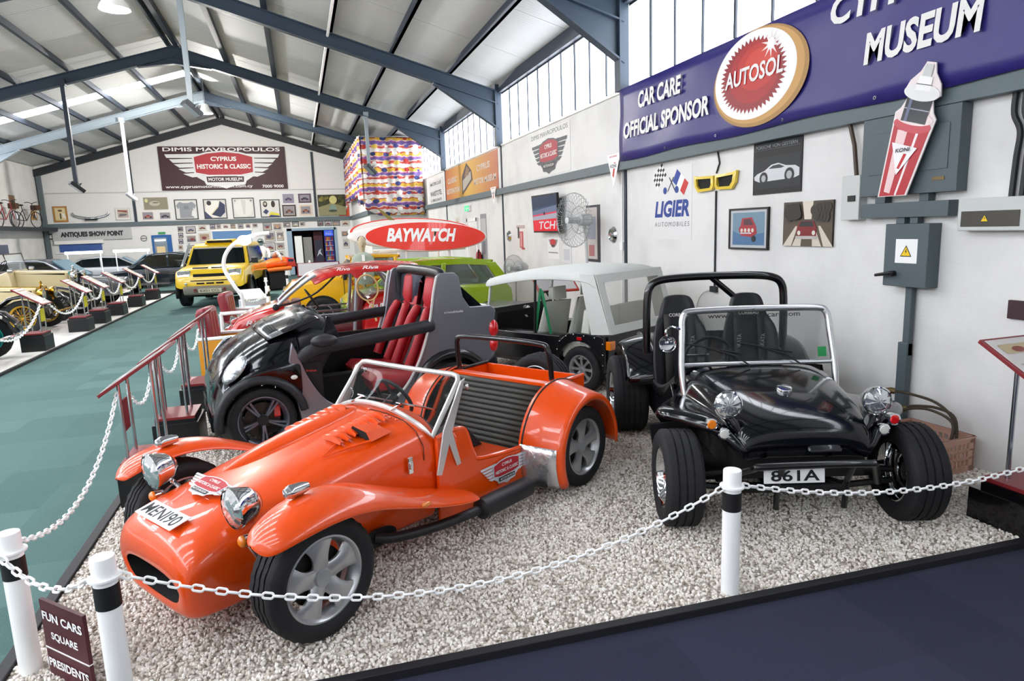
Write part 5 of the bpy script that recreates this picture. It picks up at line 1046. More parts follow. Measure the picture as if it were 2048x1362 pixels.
# ================================================================== BLACK UTILITY BUGGY WITH WHITE CANVAS TOP
CANV = mat('canvas_top', '#cfd1cc', 0.7, bump=(25, .1)); MBLK = mat('satin_black', '#101114', .3, coat=.3); GSEAT = mat('grey_seat', '#c8cac0', .6); GREEN = mat('green_strap', '#167a4e', .5)
mk = thing('utility_buggy', 'black low sided utility buggy with a white canvas top', 'car', (3.04, 8.07, 0), math.radians(118))
for s in (1, -1):
    obj('pontoon', G().pillow([(.95, .3), (.95, .62), (-.72, .64), (-.72, .3)], .10, .02, y0=s * .55), MBLK, mk, 40)
    rq = [(-.68, .30), (-.70, .56), (-.86, .68), (-1.0, .70), (-1.32, .685), (-1.38, .66), (-1.38, .27)] + [(-1.02 + .33 * math.cos(math.radians(t)), .27 + .33 * math.sin(math.radians(t))) for t in range(180, -1, -15)]
    obj('rear_quarter', G().poly([(x, s * .65 - .02, z) for x, z in rq], (0, .04, 0)), MBLK, mk, 40, bevel=.008)
    for x, z in ((-.70, .5), (-.74, .6), (-.84, .67), (-.95, .695), (-1.1, .69), (-1.25, .68), (-1.36, .62), (-1.36, .5), (-1.36, .38)): obj('bolt', G().ell((x, s * .675, z - .02), (.009, .006, .009), 8, 5), CHROME, mk)
    obj('side_reflector', G().bb((-1.0, s * .672, .615), (-1.07, s * .68, .65)), REDL, mk, 0, bevel=.004)
    T = G().bb((-1.45, s * .60 - .05, .53), (-1.38, s * .60 + .05, .63)); obj('tail_lamp', T, AMBER, mk, 0, bevel=.012)
    obj('front_wing', G().pillow([(1.4, .42), (1.42, .66), (.6, .7), (.6, .5), (.72, .48), (.8, .55), (1.02, .6), (1.24, .52), (1.32, .42)], .11, .03, y0=s * .55), MBLK, mk, 40)
    wheel(mk, (-1.02, s * .575, .268), .268, .16, .165, 'eight', ALU, s < 0); wheel(mk, (1.02, s * .575, .268), .268, .16, .165, 'eight', ALU, s < 0)
    headlamp(mk, (1.44, s * .42, .62), .085, .06)
    st = obj('seat', G().pillow([(.22, .30), (.25, .44), (-.12, .46), (-.22, .52), (-.38, 1.0), (-.47, 1.0), (-.36, .46), (-.3, .3)], .23, .05, y0=s * .31), GSEAT, mk, 60)
    obj('headrest', G().pillow([(-.36, 1.02), (-.37, 1.17), (-.46, 1.18), (-.47, 1.02)], .13, .04, y0=s * .31), GSEAT, st, 60)
    obj('rear_seat', G().pillow([(-.6, .36), (-.6, .56), (-.95, .55), (-1.02, .95), (-1.14, .96), (-1.1, .36)], .29, .05, y0=s * .30), GSEAT, mk, 60)
    obj('belt_frame', G().tube([(-.40, s * .60, 1.17), (-.30, s * .60, .63)], .022, 6, flat=.4).tube([(-.42, s * .60, 1.15), (-.55, s * .59, .60)], .022, 6, flat=.4), GREEN, mk)
    obj('hood_stick', G().tube([(-.31, s * .62, .64), (-.33, s * .61, 1.36)], .016, 8), BLACKP, mk)
    g = G().poly([(-1.04, s * .65, 1.36), (-1.24, s * .65, 1.36), (-1.45, s * .645, .71), (-1.20, s * .655, .69)], (0, .012 * s, 0)); obj('canvas_quarter', g, CANV, mk, 0)
    obj('windscreen_post', G().tube([(.53, s * .62, .66), (.44, s * .60, 1.27)], .018, 8), CANV, mk)
obj('bonnet', G().pillow([(1.36, .40), (1.38, .80), (1.3, .84), (.52, .86), (.52, .40)], .44, .04), MBLK, mk, 40)
obj('floor_pan', G().bb((-1.36, -.5, .22), (.6, .5, .28)).bb((-1.40, -.62, .3), (-1.36, .62, .68)), MBLK, mk, 0)
obj('dashboard', G().pillow([(.56, .5), (.56, .84), (.46, .88), (.38, .82), (.42, .5)], .58, .03), BLACKM, mk, 40)
obj('windscreen_glass', G().poly([(.525, -.6, .84), (.525, .6, .84), (.45, .6, 1.25), (.45, -.6, 1.25)], (.004, 0, 0)), GLASS, mk, 0)
rows = []
for x, z in ((.50, 1.262), (.3, 1.305), (0, 1.35), (-.35, 1.395), (-.7, 1.40), (-1.05, 1.395), (-1.2, 1.37), (-1.27, 1.30)):
    rows.append([(x, y, z - d) for y, d in ((-.662, .115), (-.655, .06), (-.625, .02), (-.55, -.005), (-.3, -.025), (0, -.03), (.3, -.025), (.55, -.005), (.625, .02), (.655, .06), (.662, .115))])
obj('canvas_roof', G().loft(rows, closed=False), CANV, mk, 180, solid=.01, sub=1)
B0, B1 = V(-1.255, 0, 1.36), V(-1.46, 0, .71); bp = lambda y, t: (B0.lerp(B1, t).x, y, B0.lerp(B1, t).z)
g = G()
for a, b, t0, t1 in ((-.66, .66, 0, .14), (-.66, .66, .86, 1), (-.66, -.55, .14, .86), (.55, .66, .14, .86)): g.poly([bp(a, t0), bp(b, t0), bp(b, t1), bp(a, t1)], (-.008, 0, -.002))
obj('canvas_back', g, CANV, mk, 0); obj('back_window', G().poly([bp(-.55, .14), bp(.55, .14), bp(.55, .86), bp(-.55, .86)], (-.004, 0, 0)), glass('plastic_window', '#c4c4b8', .22, .1), mk, 0)
Tm = Matrix.Translation((.2, -.3, .88)) @ Matrix.Rotation(-.9, 4, 'Y'); obj('steering_wheel', G().tube([(.18 * math.cos(2 * PI * k / 24), .18 * math.sin(2 * PI * k / 24), 0) for k in range(24)], .012, 8, True, Tm).bb((-.17, -.012, -.006), (.17, .012, .006), Tm), BLACKP, mk)
obj('gauge', G().lathe([(0, .01), (.07, .01), (.085, .0), (.085, -.02)], 20, Matrix.Translation((.40, 0, .78)) @ Matrix.Rotation(-PI / 2, 4, 'Y')), CHROME, mk)

# ================================================================== generic saloon shell
def shell(car, lower, cabin, w, wc, paint, side_win, wheels, R=.28, rr=.18, style='steel', rimm=ALU, rl=.07, rc=.1, winm=None, arches=True):
    obj('body', G().pillow(lower, w, rl), paint, car, 60); winm = winm or DGLASS
    if cabin: obj('cabin', G().pillow(cabin, wc, rc), paint, car, 60)
    for s in (1, -1):
        for q in side_win: obj('side_window', G().poly([(x, s * (wc - .012), z) for x, z in q], (0, s * .022, 0)), winm, car, 0, bevel=.004)
        for x in wheels:
            wheel(car, (x, s * (w - .06), R), R, .17, rr, style, rimm, s < 0, blocks=48)
            if arches: obj('wheel_arch', G().lathe([(0, -.002), (R * 1.13, -.002), (R * 1.13, .004), (0, .004)], 30, Matrix.Translation((x, s * w, R)) @ WY), BLACKM, car)
# ---- lime saloon
LIME = mat('lime_paint', '#8fae14', .25, coat=.9)
mn = thing('lime_saloon', 'lime green classic two door saloon beside the wall', 'car', (2.2, 12.42, 0), math.radians(183))
WIN = glass('saloon_window', '#5d6f6a', .55)
shell(mn, [(-1.44, .34), (-1.52, .55), (-1.50, .78), (-1.38, .90), (.72, .92), (1.28, .85), (1.5, .7), (1.52, .42), (1.4, .25), (-1.3, .25)], None, .70, .62, LIME, [], (-1.02, 1.02), .27, .16)
# cabin frame with real openings: roof, pillars and glass
obj('roof', G().pillow([(-1.16, 1.24), (-1.08, 1.32), (-.6, 1.365), (0, 1.37), (.3, 1.34), (.4, 1.28), (0, 1.29), (-.6, 1.29)], .62, .09), LIME, mn, 60)
for s in (1, -1):
    y = s * .60
    g = G()
    for (x0, z0), (x1, z1), w_ in (((.82, .90), (.34, 1.31), .05), ((-.18, .90), (-.22, 1.31), .05), ((-1.40, .88), (-1.10, 1.29), .12)):
        g.poly([(x0 - w_, y - .03, z0), (x0 + w_, y - .03, z0), (x1 + w_ * .8, y - .03, z1), (x1 - w_ * .8, y - .03, z1)], (0, .06, 0))
    obj('pillar', g, LIME, mn, 40, bevel=.01)
    obj('side_window', G().poly([(x, y, z) for x, z in ((.74, .92), (.36, 1.29), (-.18, 1.30), (-.14, .92))], (0, .006, 0)), WIN, mn, 0); obj('side_window', G().poly([(x, y, z) for x, z in ((-.24, .92), (-.26, 1.30), (-.98, 1.27), (-1.22, .92))], (0, .006, 0)), WIN, mn, 0)
    obj('door_seam', G().tube([(-.2, s * .702, .34), (-.2, s * .702, .88)], .004, 4), BLACKM, mn); obj('tail_lamp', G().ell((-1.47, s * .62, .62), (.05, .05, .1), 14, 10), REDL, mn)
    headlamp(mn, (1.5, s * .5, .62), .09, .06); obj('window_trim', G().tube([(.74, s * .64, .915), (-1.25, s * .64, .905)], .008, 6), CHROME, mn)
obj('windscreen', G().poly([(.80, -.58, .92), (.80, .58, .92), (.36, .54, 1.30), (.36, -.54, 1.30)], (.006, 0, 0)), WIN, mn, 0); obj('back_window', G().poly([(-1.38, -.5, .92), (-1.38, .5, .92), (-1.12, .46, 1.26), (-1.12, -.46, 1.26)], (-.006, 0, 0)), WIN, mn, 0)
obj('seat_row', G().pillow([(-.35, .5), (-.3, .6), (-.45, 1.1), (-.55, 1.1), (-.6, .5)], .5, .05), mat('seat_beige', '#8d7a60', .7), mn, 60)
obj('rear_bumper', G().tube(catmull([(-1.4, -.7, .45), (-1.56, -.55, .45), (-1.58, 0, .45), (-1.56, .55, .45), (-1.4, .7, .45)], 4), .025, 8), CHROME, mn)

# ---- red beach car with tubular pillars
RED = mat('red_paint', '#b81412', .22, coat=1); TUBE = mat('silver_tube', '#a9adb2', .3, .8)
rc_ = thing('beach_car', 'red open beach car with silver tube pillars and white script', 'car', (.5, 10.95, 0), math.radians(180))
obj('front_body', G().pillow(catmull([(1.60, 0, .40), (1.58, 0, .56), (1.42, 0, .72), (1.15, 0, .82), (.9, 0, .88), (.70, 0, .90), (.66, 0, .80), (.62, 0, .34), (1.1, 0, .34), (1.5, 0, .32)], 3, True) if False else [(1.60, .40), (1.585, .55), (1.45, .70), (1.2, .80), (.95, .865), (.72, .90), (.66, .85), (.62, .36), (1.50, .32)], .66, .12), RED, rc_, 60)
obj('rear_body', G().pillow([(-.32, .36), (-.34, .72), (-.45, .90), (-.62, .97), (-1.0, .98), (-1.35, .90), (-1.56, .72), (-1.58, .4), (-1.4, .3)], .66, .13), RED, rc_, 60)
obj('sill', G().bb((-.4, -.64, .28), (.7, .64, .42)), RED, rc_, 0, bevel=.02)
rows = []
for x, z in ((.45, 1.27), (.3, 1.345), (0, 1.41), (-.4, 1.445), (-.9, 1.44), (-1.25, 1.40), (-1.32, 1.37)):
    rows.append([(x - .1 * (y / .66) ** 2 * (1 if x > .1 else -.5), y, z - .075 * (abs(y) / .66) ** 3 - (.05 if abs(y) > .67 else 0)) for y in (-.68, -.66, -.55, -.3, 0, .3, .55, .66, .68)])
obj('roof', G().loft(rows, closed=False), RED, rc_, 180, solid=.02, sub=1)
for s in (1, -1):
    obj('front_pillar', G().tube(catmull([(.90, s * .60, .86), (.72, s * .62, 1.02), (.45, s * .63, 1.22), (.3, s * .63, 1.30)], 5), .026, 10), TUBE, rc_)
    obj('centre_pillar', G().tube([(-.2, s * .655, .40), (-.3, s * .65, 1.32)], .028, 10), TUBE, rc_); obj('gusset', G().poly([(-.16, s * .66, 1.36), (-.46, s * .66, 1.37), (-.33, s * .665, 1.23), (-.27, s * .665, 1.23)], (0, s * .02, 0)), RED, rc_, 0, bevel=.006)
    obj('rear_arch_tube', G().tube(catmull([(-.50, s * .64, 1.36), (-.66, s * .645, 1.30), (-.80, s * .65, 1.16), (-.90, s * .65, .98), (-.95, s * .65, .76)], 5), .026, 10), TUBE, rc_); obj('tube_foot', G().ell((-.93, s * .67, .77), (.07, .03, .035), 14, 8), CHROME, rc_)
    obj('side_rail', G().tube([(.62, s * .66, .62), (-.2, s * .66, .62)], .018, 8).tube([(.62, s * .66, .70), (-.2, s * .66, .72)], .014, 8), TUBE, rc_)
    for x in (-1.05, 1.05): wheel(rc_, (x, s * .58, .26), .26, .15, .16, 'steel', ALU, s < 0, blocks=48)
    headlamp(rc_, (1.62, s * .45, .58), .08, .08); headlamp(rc_, (1.66, s * .42, .38), .05, .05, name='fog_lamp')
    obj('indicator_lamp', G().ell((.90, s * .63, .86), (.05, .03, .05), 14, 8), BLACKP, rc_)
    for nm, p, w_, u in (('a', (-.1, s * .69, 1.375), .2, .045), ('b', (-.5, s * .69, 1.385), .24, .05), ('c', (-.62, s * .668, .80), .36, .06), ('d', (1.2, s * .668, .66), .26, .07)):
        text('Riva Beach' if nm in 'c' else 'Riva', w_, u, WHITEP, rc_, basis(p, (-s, 0, 0), (0, 0, 1)), .02, .3, lift=.006)
obj('windscreen', G().poly([(.84, -.58, .90), (.84, .58, .90), (.40, .58, 1.25), (.40, -.58, 1.25)], (.004, 0, 0)), glass('red_car_screen', '#8a9088', .25), rc_, 0); obj('wiper_trim', G().tube(catmull([(.86, .62, .88), (.6, .64, .93), (.3, .64, 1.05), (.0, .645, 1.30)], 4), .014, 6), BLACKP, rc_)
Tm = Matrix.Translation((.38, .28, .93)) @ Matrix.Rotation(-1.0, 4, 'Y'); obj('steering_wheel', G().tube([(.17 * math.cos(2 * PI * k / 24), .17 * math.sin(2 * PI * k / 24), 0) for k in range(24)], .012, 8, True, Tm).bb((-.17, -.012, -.006), (.17, .012, .006), Tm), BLACKP, rc_)
obj('dashboard', G().pillow([(.7, .6), (.68, .88), (.56, .88), (.52, .6)], .58, .03), mat('dash_red', '#7a1416', .4), rc_, 40)
obj('seat', G().pillow([(.2, .4), (.2, .5), (-.2, .52), (-.3, .95), (-.4, .95), (-.34, .4)], .5, .05), mat('seat_dark_red', '#5a1418', .6), rc_, 60)
# ---- tennis racket leaning against it
rk = thing('tennis_racket', 'old wooden tennis racket propped on the red beach car', 'racket')
M = basis((.93, 10.2, 1.08), (.94, 0, .18), (-.2, .03, 1)); WOOD = mat('racket_wood', '#c9a26a', .4)
obj('frame', G().tube([(.155 * math.cos(2 * PI * k / 30), .195 * math.sin(2 * PI * k / 30), 0) for k in range(30)], .012, 8, True, M).tube([(-.06, -.18, 0), (-.015, -.27, 0), (0, -.3, 0)], .012, 8, M=M).tube([(.06, -.18, 0), (.015, -.27, 0), (0, -.3, 0)], .012, 8, M=M), WOOD, rk)
obj('handle', G().tube([(0, -.26, 0), (0, -.52, 0)], .017, 8, M=M), WOOD, rk)
g = G()
for k in range(-9, 10):
    x = k * .0155; h = .195 * math.sqrt(max(0, 1 - (x / .155) ** 2)); g.tube([(x, -h, 0), (x, h, 0)], .0016, 4, M=M)
    y = k * .0195; h = .155 * math.sqrt(max(0, 1 - (y / .195) ** 2)); g.tube([(-h, y, 0), (h, y, 0)], .0016, 4, M=M)
o = obj('strings', g, col('#55504a'), rk); o['kind'] = 'stuff'

# ---- yellow beach patrol truck with rack, boards and buoys
YEL = mat('truck_yellow', '#e0a80e', .3, coat=.8)
tr = thing('patrol_truck', 'yellow beach patrol pickup behind the red beach car', 'car', (1.65, 14.42, 0), math.radians(180))
shell(tr, [(2.02, .42), (2.0, .82), (1.85, .96), (1.0, 1.05), (-1.9, 1.02), (-2.0, .9), (-2.0, .4), (1.9, .34)], None, .76, .7, YEL, [], (-1.25, 1.3), .33, .19)
for s in (1, -1):
    obj('side_window', G().poly([(.88, s * .745, 1.05), (.60, s * .72, 1.36), (-.15, s * .72, 1.38), (-.2, s * .745, 1.05)], (0, .01 * s, 0)), WIN, tr, 0)
    obj('pillar', G().tube([(.92, s * .73, 1.03), (.62, s * .70, 1.39)], .03, 8).tube([(-.2, s * .73, 1.0), (-.2, s * .70, 1.4)], .05, 8), YEL, tr)
    m_ = obj('door_mirror', G().bb((.80, s * .80, 1.0), (.88, s * 1.0, 1.14)), BLACKP, tr, 0, bevel=.02); obj('mirror_arm', G().tube([(.84, s * .76, 1.0), (.84, s * .84, 1.05)], .02, 8), BLACKP, m_)
    headlamp(tr, (2.02, s * .55, .74), .09, .06); text('BAYWATCH', .8, .11, col('#c8402a'), tr, basis((.35, s * .765, .92), (-s, 0, 0), (0, 0, 1)), .02, .2)
    obj('door_seam', G().tube([(.86, s * .765, .5), (.86, s * .765, 1.0)], .005, 4).tube([(-.16, s * .765, .5), (-.16, s * .765, 1.0)], .005, 4), BLACKM, tr)
obj('cab_roof', G().pillow([(.70, 1.36), (.62, 1.42), (.2, 1.46), (-.25, 1.45), (-.3, 1.38), (.2, 1.38)], .72, .06), YEL, tr, 60); obj('windscreen', G().poly([(.94, -.7, 1.05), (.94, .7, 1.05), (.66, .66, 1.38), (.66, -.66, 1.38)], (.006, 0, 0)), WIN, tr, 0)
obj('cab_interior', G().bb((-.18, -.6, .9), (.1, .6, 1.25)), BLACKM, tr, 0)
g = G()
for x in (-.45, -1.35):
    for s in (-1, 1): g.tube([(x, s * .6, 1.0), (x, s * .6, 1.62)], .03, 8)
    g.tube([(x, -.65, 1.52), (x, .65, 1.52)], .025, 8)
for s in (-1, 1): g.tube([(.1, s * .6, 1.5), (-1.7, s * .6, 1.5)], .022, 8)
obj('board_rack', g, WHITEP, tr)
def surfboard(label, y, z, tilt, red, L=1.42, Hh=.31, x=2.32):
    o = thing('surfboard', label, 'surfboard', (0, 0, 0), 0, 'surfboards on the truck rack'); M = basis((x, y, z), (1, 0, -.035), (0, math.sin(tilt), math.cos(tilt)))
    n = 40; sh = lambda k, f=1: (L * f * math.cos(2 * PI * k / n), Hh * f * math.sin(2 * PI * k / n) * (1 if math.cos(2 * PI * k / n) > -.2 else .82 + .9 * (math.cos(2 * PI * k / n) + .4) * 0))
    obj('board', G().loft([[(*sh(k, .93), -.035) for k in range(n)], [(*sh(k, .985), -.022) for k in range(n)], [(*sh(k), 0) for k in range(n)], [(*sh(k, .985), .022) for k in range(n)], [(*sh(k, .93), .035) for k in range(n)]], (True, True), True, M), mat('board_white', '#e6e0da', .3, coat=.5) if True else None, o, 60)
    P = Print(M @ Matrix.Translation((0, 0, .035)))
    if red:
        P.lay([(.155 + L * .86 * math.cos(2 * PI * k / 48), Hh * .92 * math.sin(2 * PI * k / 48)) for k in range(48)], mat('board_red', '#e5341f', .3, coat=.5)); fin(P, o, 'graphic'); text('BAYWATCH', 1.45, .28, WHITEP, o, M @ Matrix.Translation((.05, .03, .038)), .045, .3)
        obj('pad', G().bb((-.36, -.36, -.06), (-.28, -.2, .06), M), WHITEP, o, 0, bevel=.02) if False else None
    else:
        for a in (1.0,): P.lay([(L * .97 * math.cos(t), Hh * .97 * math.sin(t)) for t in [2 * PI * k / 48 for k in range(48)]], col('#d8473a')); P.lay([(L * .93 * math.cos(t), Hh * .90 * math.sin(t)) for t in [2 * PI * k / 48 for k in range(48)]], col('#e3dcd4'))
        fin(P, o, 'graphic'); obj('fin', G().poly([(-.5, .24, .02), (-.38, .24, .02), (-.66, .44, .1), (-.74, .46, .1)], (0, 0, .015), M), mat('fin_olive', '#8a7a45', .4), o, 0)
surfboard('red and white surfboard with large white lettering on the truck rack', 13.8, 1.78, .12, True, 1.45, .315, 2.38); surfboard('white surfboard with a red pinstripe behind the red one', 14.0, 1.87, .16, False, 1.35, .305, 2.31)
for i, x in enumerate((2.15, 2.75)):
    o = thing('rescue_buoy', ('red rescue buoy on the truck nearer the cab', 'red rescue buoy on the truck nearer the wall')[i], 'rescue buoy', (0, 0, 0), 0, 'rescue buoys'); obj('float', G().tube([(x - .28, 13.7, 1.10), (x - .2, 13.7, 1.13), (x + .1, 13.7, 1.16), (x + .28, 13.7, 1.12)], [.02, .09, .1, .03], 12), mat('buoy_red', '#c8141a', .35), o); obj('handle', G().tube(catmull([(x - .1, 13.62, 1.2), (x, 13.6, 1.27), (x + .1, 13.62, 1.2)], 4), .014, 8), BLACKP, o)
# ---- mannequin bust standing in the truck bed
mq = thing('mannequin_bust', 'mannequin in a pale green jacket showing above the red car roof', 'mannequin', (1.17, 13.36, 0))
g = G().loft([[(a * math.cos(2 * PI * k / 20), b * math.sin(2 * PI * k / 20), z) for k in range(20)] for z, a, b in ((.9, .17, .10), (1.1, .20, .11), (1.3, .22, .12), (1.42, .21, .11), (1.48, .15, .09), (1.52, .07, .065))]); obj('jacket', g, mat('jacket_green', '#9aa596', .7), mq, 60)
g = G().loft([[(a * math.cos(2 * PI * k / 20), b * math.sin(2 * PI * k / 20) - .01, z) for k in range(20)] for z, a, b in ((1.50, .05, .05), (1.56, .048, .05), (1.60, .055, .07), (1.66, .072, .09), (1.72, .076, .095), (1.78, .07, .09), (1.82, .045, .06), (1.835, .01, .02))]); hd = obj('head', g, mat('mannequin_skin', '#b9a98c', .6), mq, 60)
obj('nose', G().ell((0, -.1, 1.68), (.012, .02, .02), 8, 6), mat('mannequin_skin', '#b9a98c', .6), hd)
for s in (-1, 1): obj('eye', G().ell((s * .028, -.088, 1.705), (.012, .008, .007), 8, 6), BLACKP, hd); obj('ear', G().ell((s * .074, 0, 1.69), (.012, .02, .03), 8, 6), mat('mannequin_skin', '#b9a98c', .6), hd)
obj('mouth', G().ell((0, -.092, 1.64), (.022, .006, .006), 8, 6), col('#8a5a4a'), hd)
obj('hair', G().ell((0, .012, 1.755), (.082, .1, .085), 16, 8, v0=-.1), mat('hair_brown', '#3a2c20', .7), hd); obj('shirt_front', G().poly([(-.03, -.125, 1.48), (.03, -.125, 1.48), (.02, -.135, 1.0), (-.02, -.135, 1.0)], (0, .01, 0)), WHITEP, mq, 0)
obj('stand', G().cyl((0, 0, 0), (0, 0, .92), .03).lathe([(.18, 0), (.17, .02), (.03, .04)], 20), STEEL, mq)
# ================================================================== YELLOW OFF-ROADER AT THE END OF THE AISLE
YE2 = mat('offroad_yellow', '#e8c21c', .3, coat=.8); GB = mat('bumper_grey', '#8b8678', .55)
fl = thing('offroad_car', 'yellow off-road car with roof scoop and big tyres facing down the aisle', 'car', (-2.2, 22.1, 0), math.radians(-96))
obj('body', G().pillow([(2.08, .55), (2.1, .88), (1.98, 1.05), (1.05, 1.16), (-2.0, 1.12), (-2.05, .6)], .90, .12), YE2, fl, 60)
cab = [[(1.05, y, 1.12) for y in (-.84, -.42, 0, .42, .84)]]
g = G().loft([[(1.02, -.86, 1.12), (1.02, .86, 1.12), (-2.0, .86, 1.12), (-2.0, -.86, 1.12)], [(.55, -.75, 1.66), (.55, .75, 1.66), (-1.9, .74, 1.68), (-1.9, -.74, 1.68)], [(.38, -.68, 1.74), (.38, .68, 1.74), (-1.85, .66, 1.75), (-1.85, -.66, 1.75)]], (False, True)); obj('cabin', g, YE2, fl, 30, bevel=.03)
gw = lambda y, t, o=.012: (1.02 - .47 * t + o, y * (.86 - .11 * t), 1.12 + .54 * t + o * .6)
obj('windscreen', G().poly([gw(-.9, .06), gw(.9, .06), gw(.9, .93), gw(-.9, .93)], (.006, 0, .004)), DGLASS, fl, 0); obj('sun_strip', G().poly([gw(-.88, .86, .02), gw(.88, .86, .02), gw(.88, .93, .02), gw(-.88, .93, .02)], (.004, 0, .002)), col('#b9b2a4'), fl, 0)
obj('roof_scoop', G().pillow([(.36, 1.72), (.42, 1.76), (.38, 1.84), (-.1, 1.86), (-.6, 1.76), (-.6, 1.72)], .42, .06), YE2, fl, 60); obj('scoop_mouth', G().bb((.41, -.35, 1.755), (.43, .35, 1.825)), BLACKM, fl, 0, bevel=.02)
obj('grille', G().bb((2.08, -.42, .86), (2.115, .42, .94)), BLACKM, fl, 0, bevel=.01); obj('lower_grille', G().bb((2.09, -.5, .745), (2.12, .5, .765)), BLACKM, fl, 0)
for k in (-.25, 0, .25): obj('air_slot', G().bb((2.09, k - .1, .66), (2.12, k + .1, .70)), BLACKM, fl, 0, bevel=.01)
obj('front_bumper', G().pillow([(2.06, .36), (2.18, .42), (2.2, .58), (2.06, .62)], .70, .06), GB, fl, 60); obj('number_plate', G().bb((2.2, -.3, .43), (2.215, .3, .54)), col('#b9b39c'), fl, 0); text('KX51 CCL', .5, .07, col('#4a4638'), fl, basis((2.217, 0, .485), (0, 1, 0), (0, 0, 1)), .02)
for s in (-1, 1):
    obj('head_lamp', G().pillow([(2.0, .86), (2.11, .88), (2.09, 1.0), (1.98, 1.04)], .17, .03, y0=s * .66), LENS, fl, 60); obj('light_bar', G().bb((1.93, s * .24 - .2, 1.075), (1.99, s * .24 + .2, 1.115)), col('#3a3c40'), fl, 0, bevel=.008)
    obj('fog_lamp', G().ell((2.12, s * .62, .68), (.02, .04, .04), 12, 8), LENS, fl); obj('tow_eye', G().lathe([(.02, -.01), (.045, -.01), (.045, .01), (.02, .01)], 14, Matrix.Translation((2.21, s * .38, .5)) @ Matrix.Rotation(PI / 2, 4, 'Y')), col('#7a2a22'), fl)
    for x in (1.35, -1.3): wheel(fl, (x, s * .84, .36), .36, .24, .2, 'steel', ALU, s < 0, blocks=60); obj('wheel_arch', G().loft([[(x + R * math.cos(math.radians(t)), s * y, .38 + R * math.sin(math.radians(t))) for R, y in ((.44, .88), (.46, .99), (.41, 1.0))] for t in range(-15, 196, 15)], closed=False), BLACKP, fl, 60, solid=.01)
    obj('side_window', G().poly([(.86, s * .855, 1.16), (.48, s * .765, 1.62), (-1.7, s * .755, 1.62), (-1.75, s * .85, 1.16)], (0, s * .01, 0)), DGLASS, fl, 0); m_ = obj('door_mirror', G().bb((.78, s * .92, 1.14), (.88, s * 1.1, 1.3)), BLACKP, fl, 0, bevel=.02); obj('mirror_arm', G().tube([(.83, s * .86, 1.15), (.83, s * .95, 1.2)], .02, 8), BLACKP, m_)
obj('snorkel', G().tube(catmull([(1.2, -.92, 1.1), (1.0, -.92, 1.2), (.62, -.84, 1.6), (.55, -.82, 1.76)], 4), .04, 10), mat('snorkel_grey', '#9aa0a4', .4, .5), fl); obj('underbody', G().bb((-1.9, -.7, .3), (1.9, .7, .58)), BLACKM, fl, 0)

# ================================================================== ORANGE NOVELTY RACER ON A STAND
jr = thing('novelty_racer', 'small orange pointed novelty racer raised on a black stand', 'novelty racer', (-1.02, 25.6, 0), math.radians(200)); jr.scale = (1.15, 1.15, 1.05)
JO = mat('racer_orange', '#f06a12', .35, coat=.5)
obj('hull', G().loft([[(x, w * math.cos(2 * PI * k / 16), z + h * math.sin(2 * PI * k / 16)) for k in range(16)] for x, w, z, h in ((.78, .03, .72, .03), (.6, .14, .74, .08), (.25, .26, .82, .14), (-.1, .30, .88, .18), (-.4, .28, .88, .2), (-.62, .22, .86, .18))]), JO, jr, 60)
for s in (1, -1): obj('pontoon', G().loft([[(x, s * .36 + w * math.cos(2 * PI * k / 12), z + h * math.sin(2 * PI * k / 12)) for k in range(12)] for x, w, z, h in ((.68, .02, .64, .02), (.4, .09, .65, .06), (0, .11, .68, .07), (-.5, .09, .70, .07))]), JO, jr, 60)
obj('hoop', G().tube(catmull([(-.25, -.28, .98), (-.22, -.25, 1.16), (-.2, 0, 1.27), (-.22, .25, 1.16), (-.25, .28, .98)], 5), .03, 8), WHITEP, jr); obj('tail', G().pillow([(-.4, .7), (-.42, 1.08), (-.66, 1.02), (-.72, .74)], .3, .06), mat('racer_red', '#d2301e', .35, coat=.5), jr, 60)
obj('plate', G().bb((-.45, .305, .92), (-.62, .315, 1.0)), col('#2a2c50'), jr, 0); obj('driver_head', G().ell((-.15, 0, 1.1), (.09, .09, .1), 14, 10), col('#8a4a2a'), jr); obj('stand', G().bb((-.4, -.25, 0), (.5, .25, .6)).bb((-.3, -.05, .55), (.3, .05, .72)), BLACKP, jr, 0, bevel=.02)

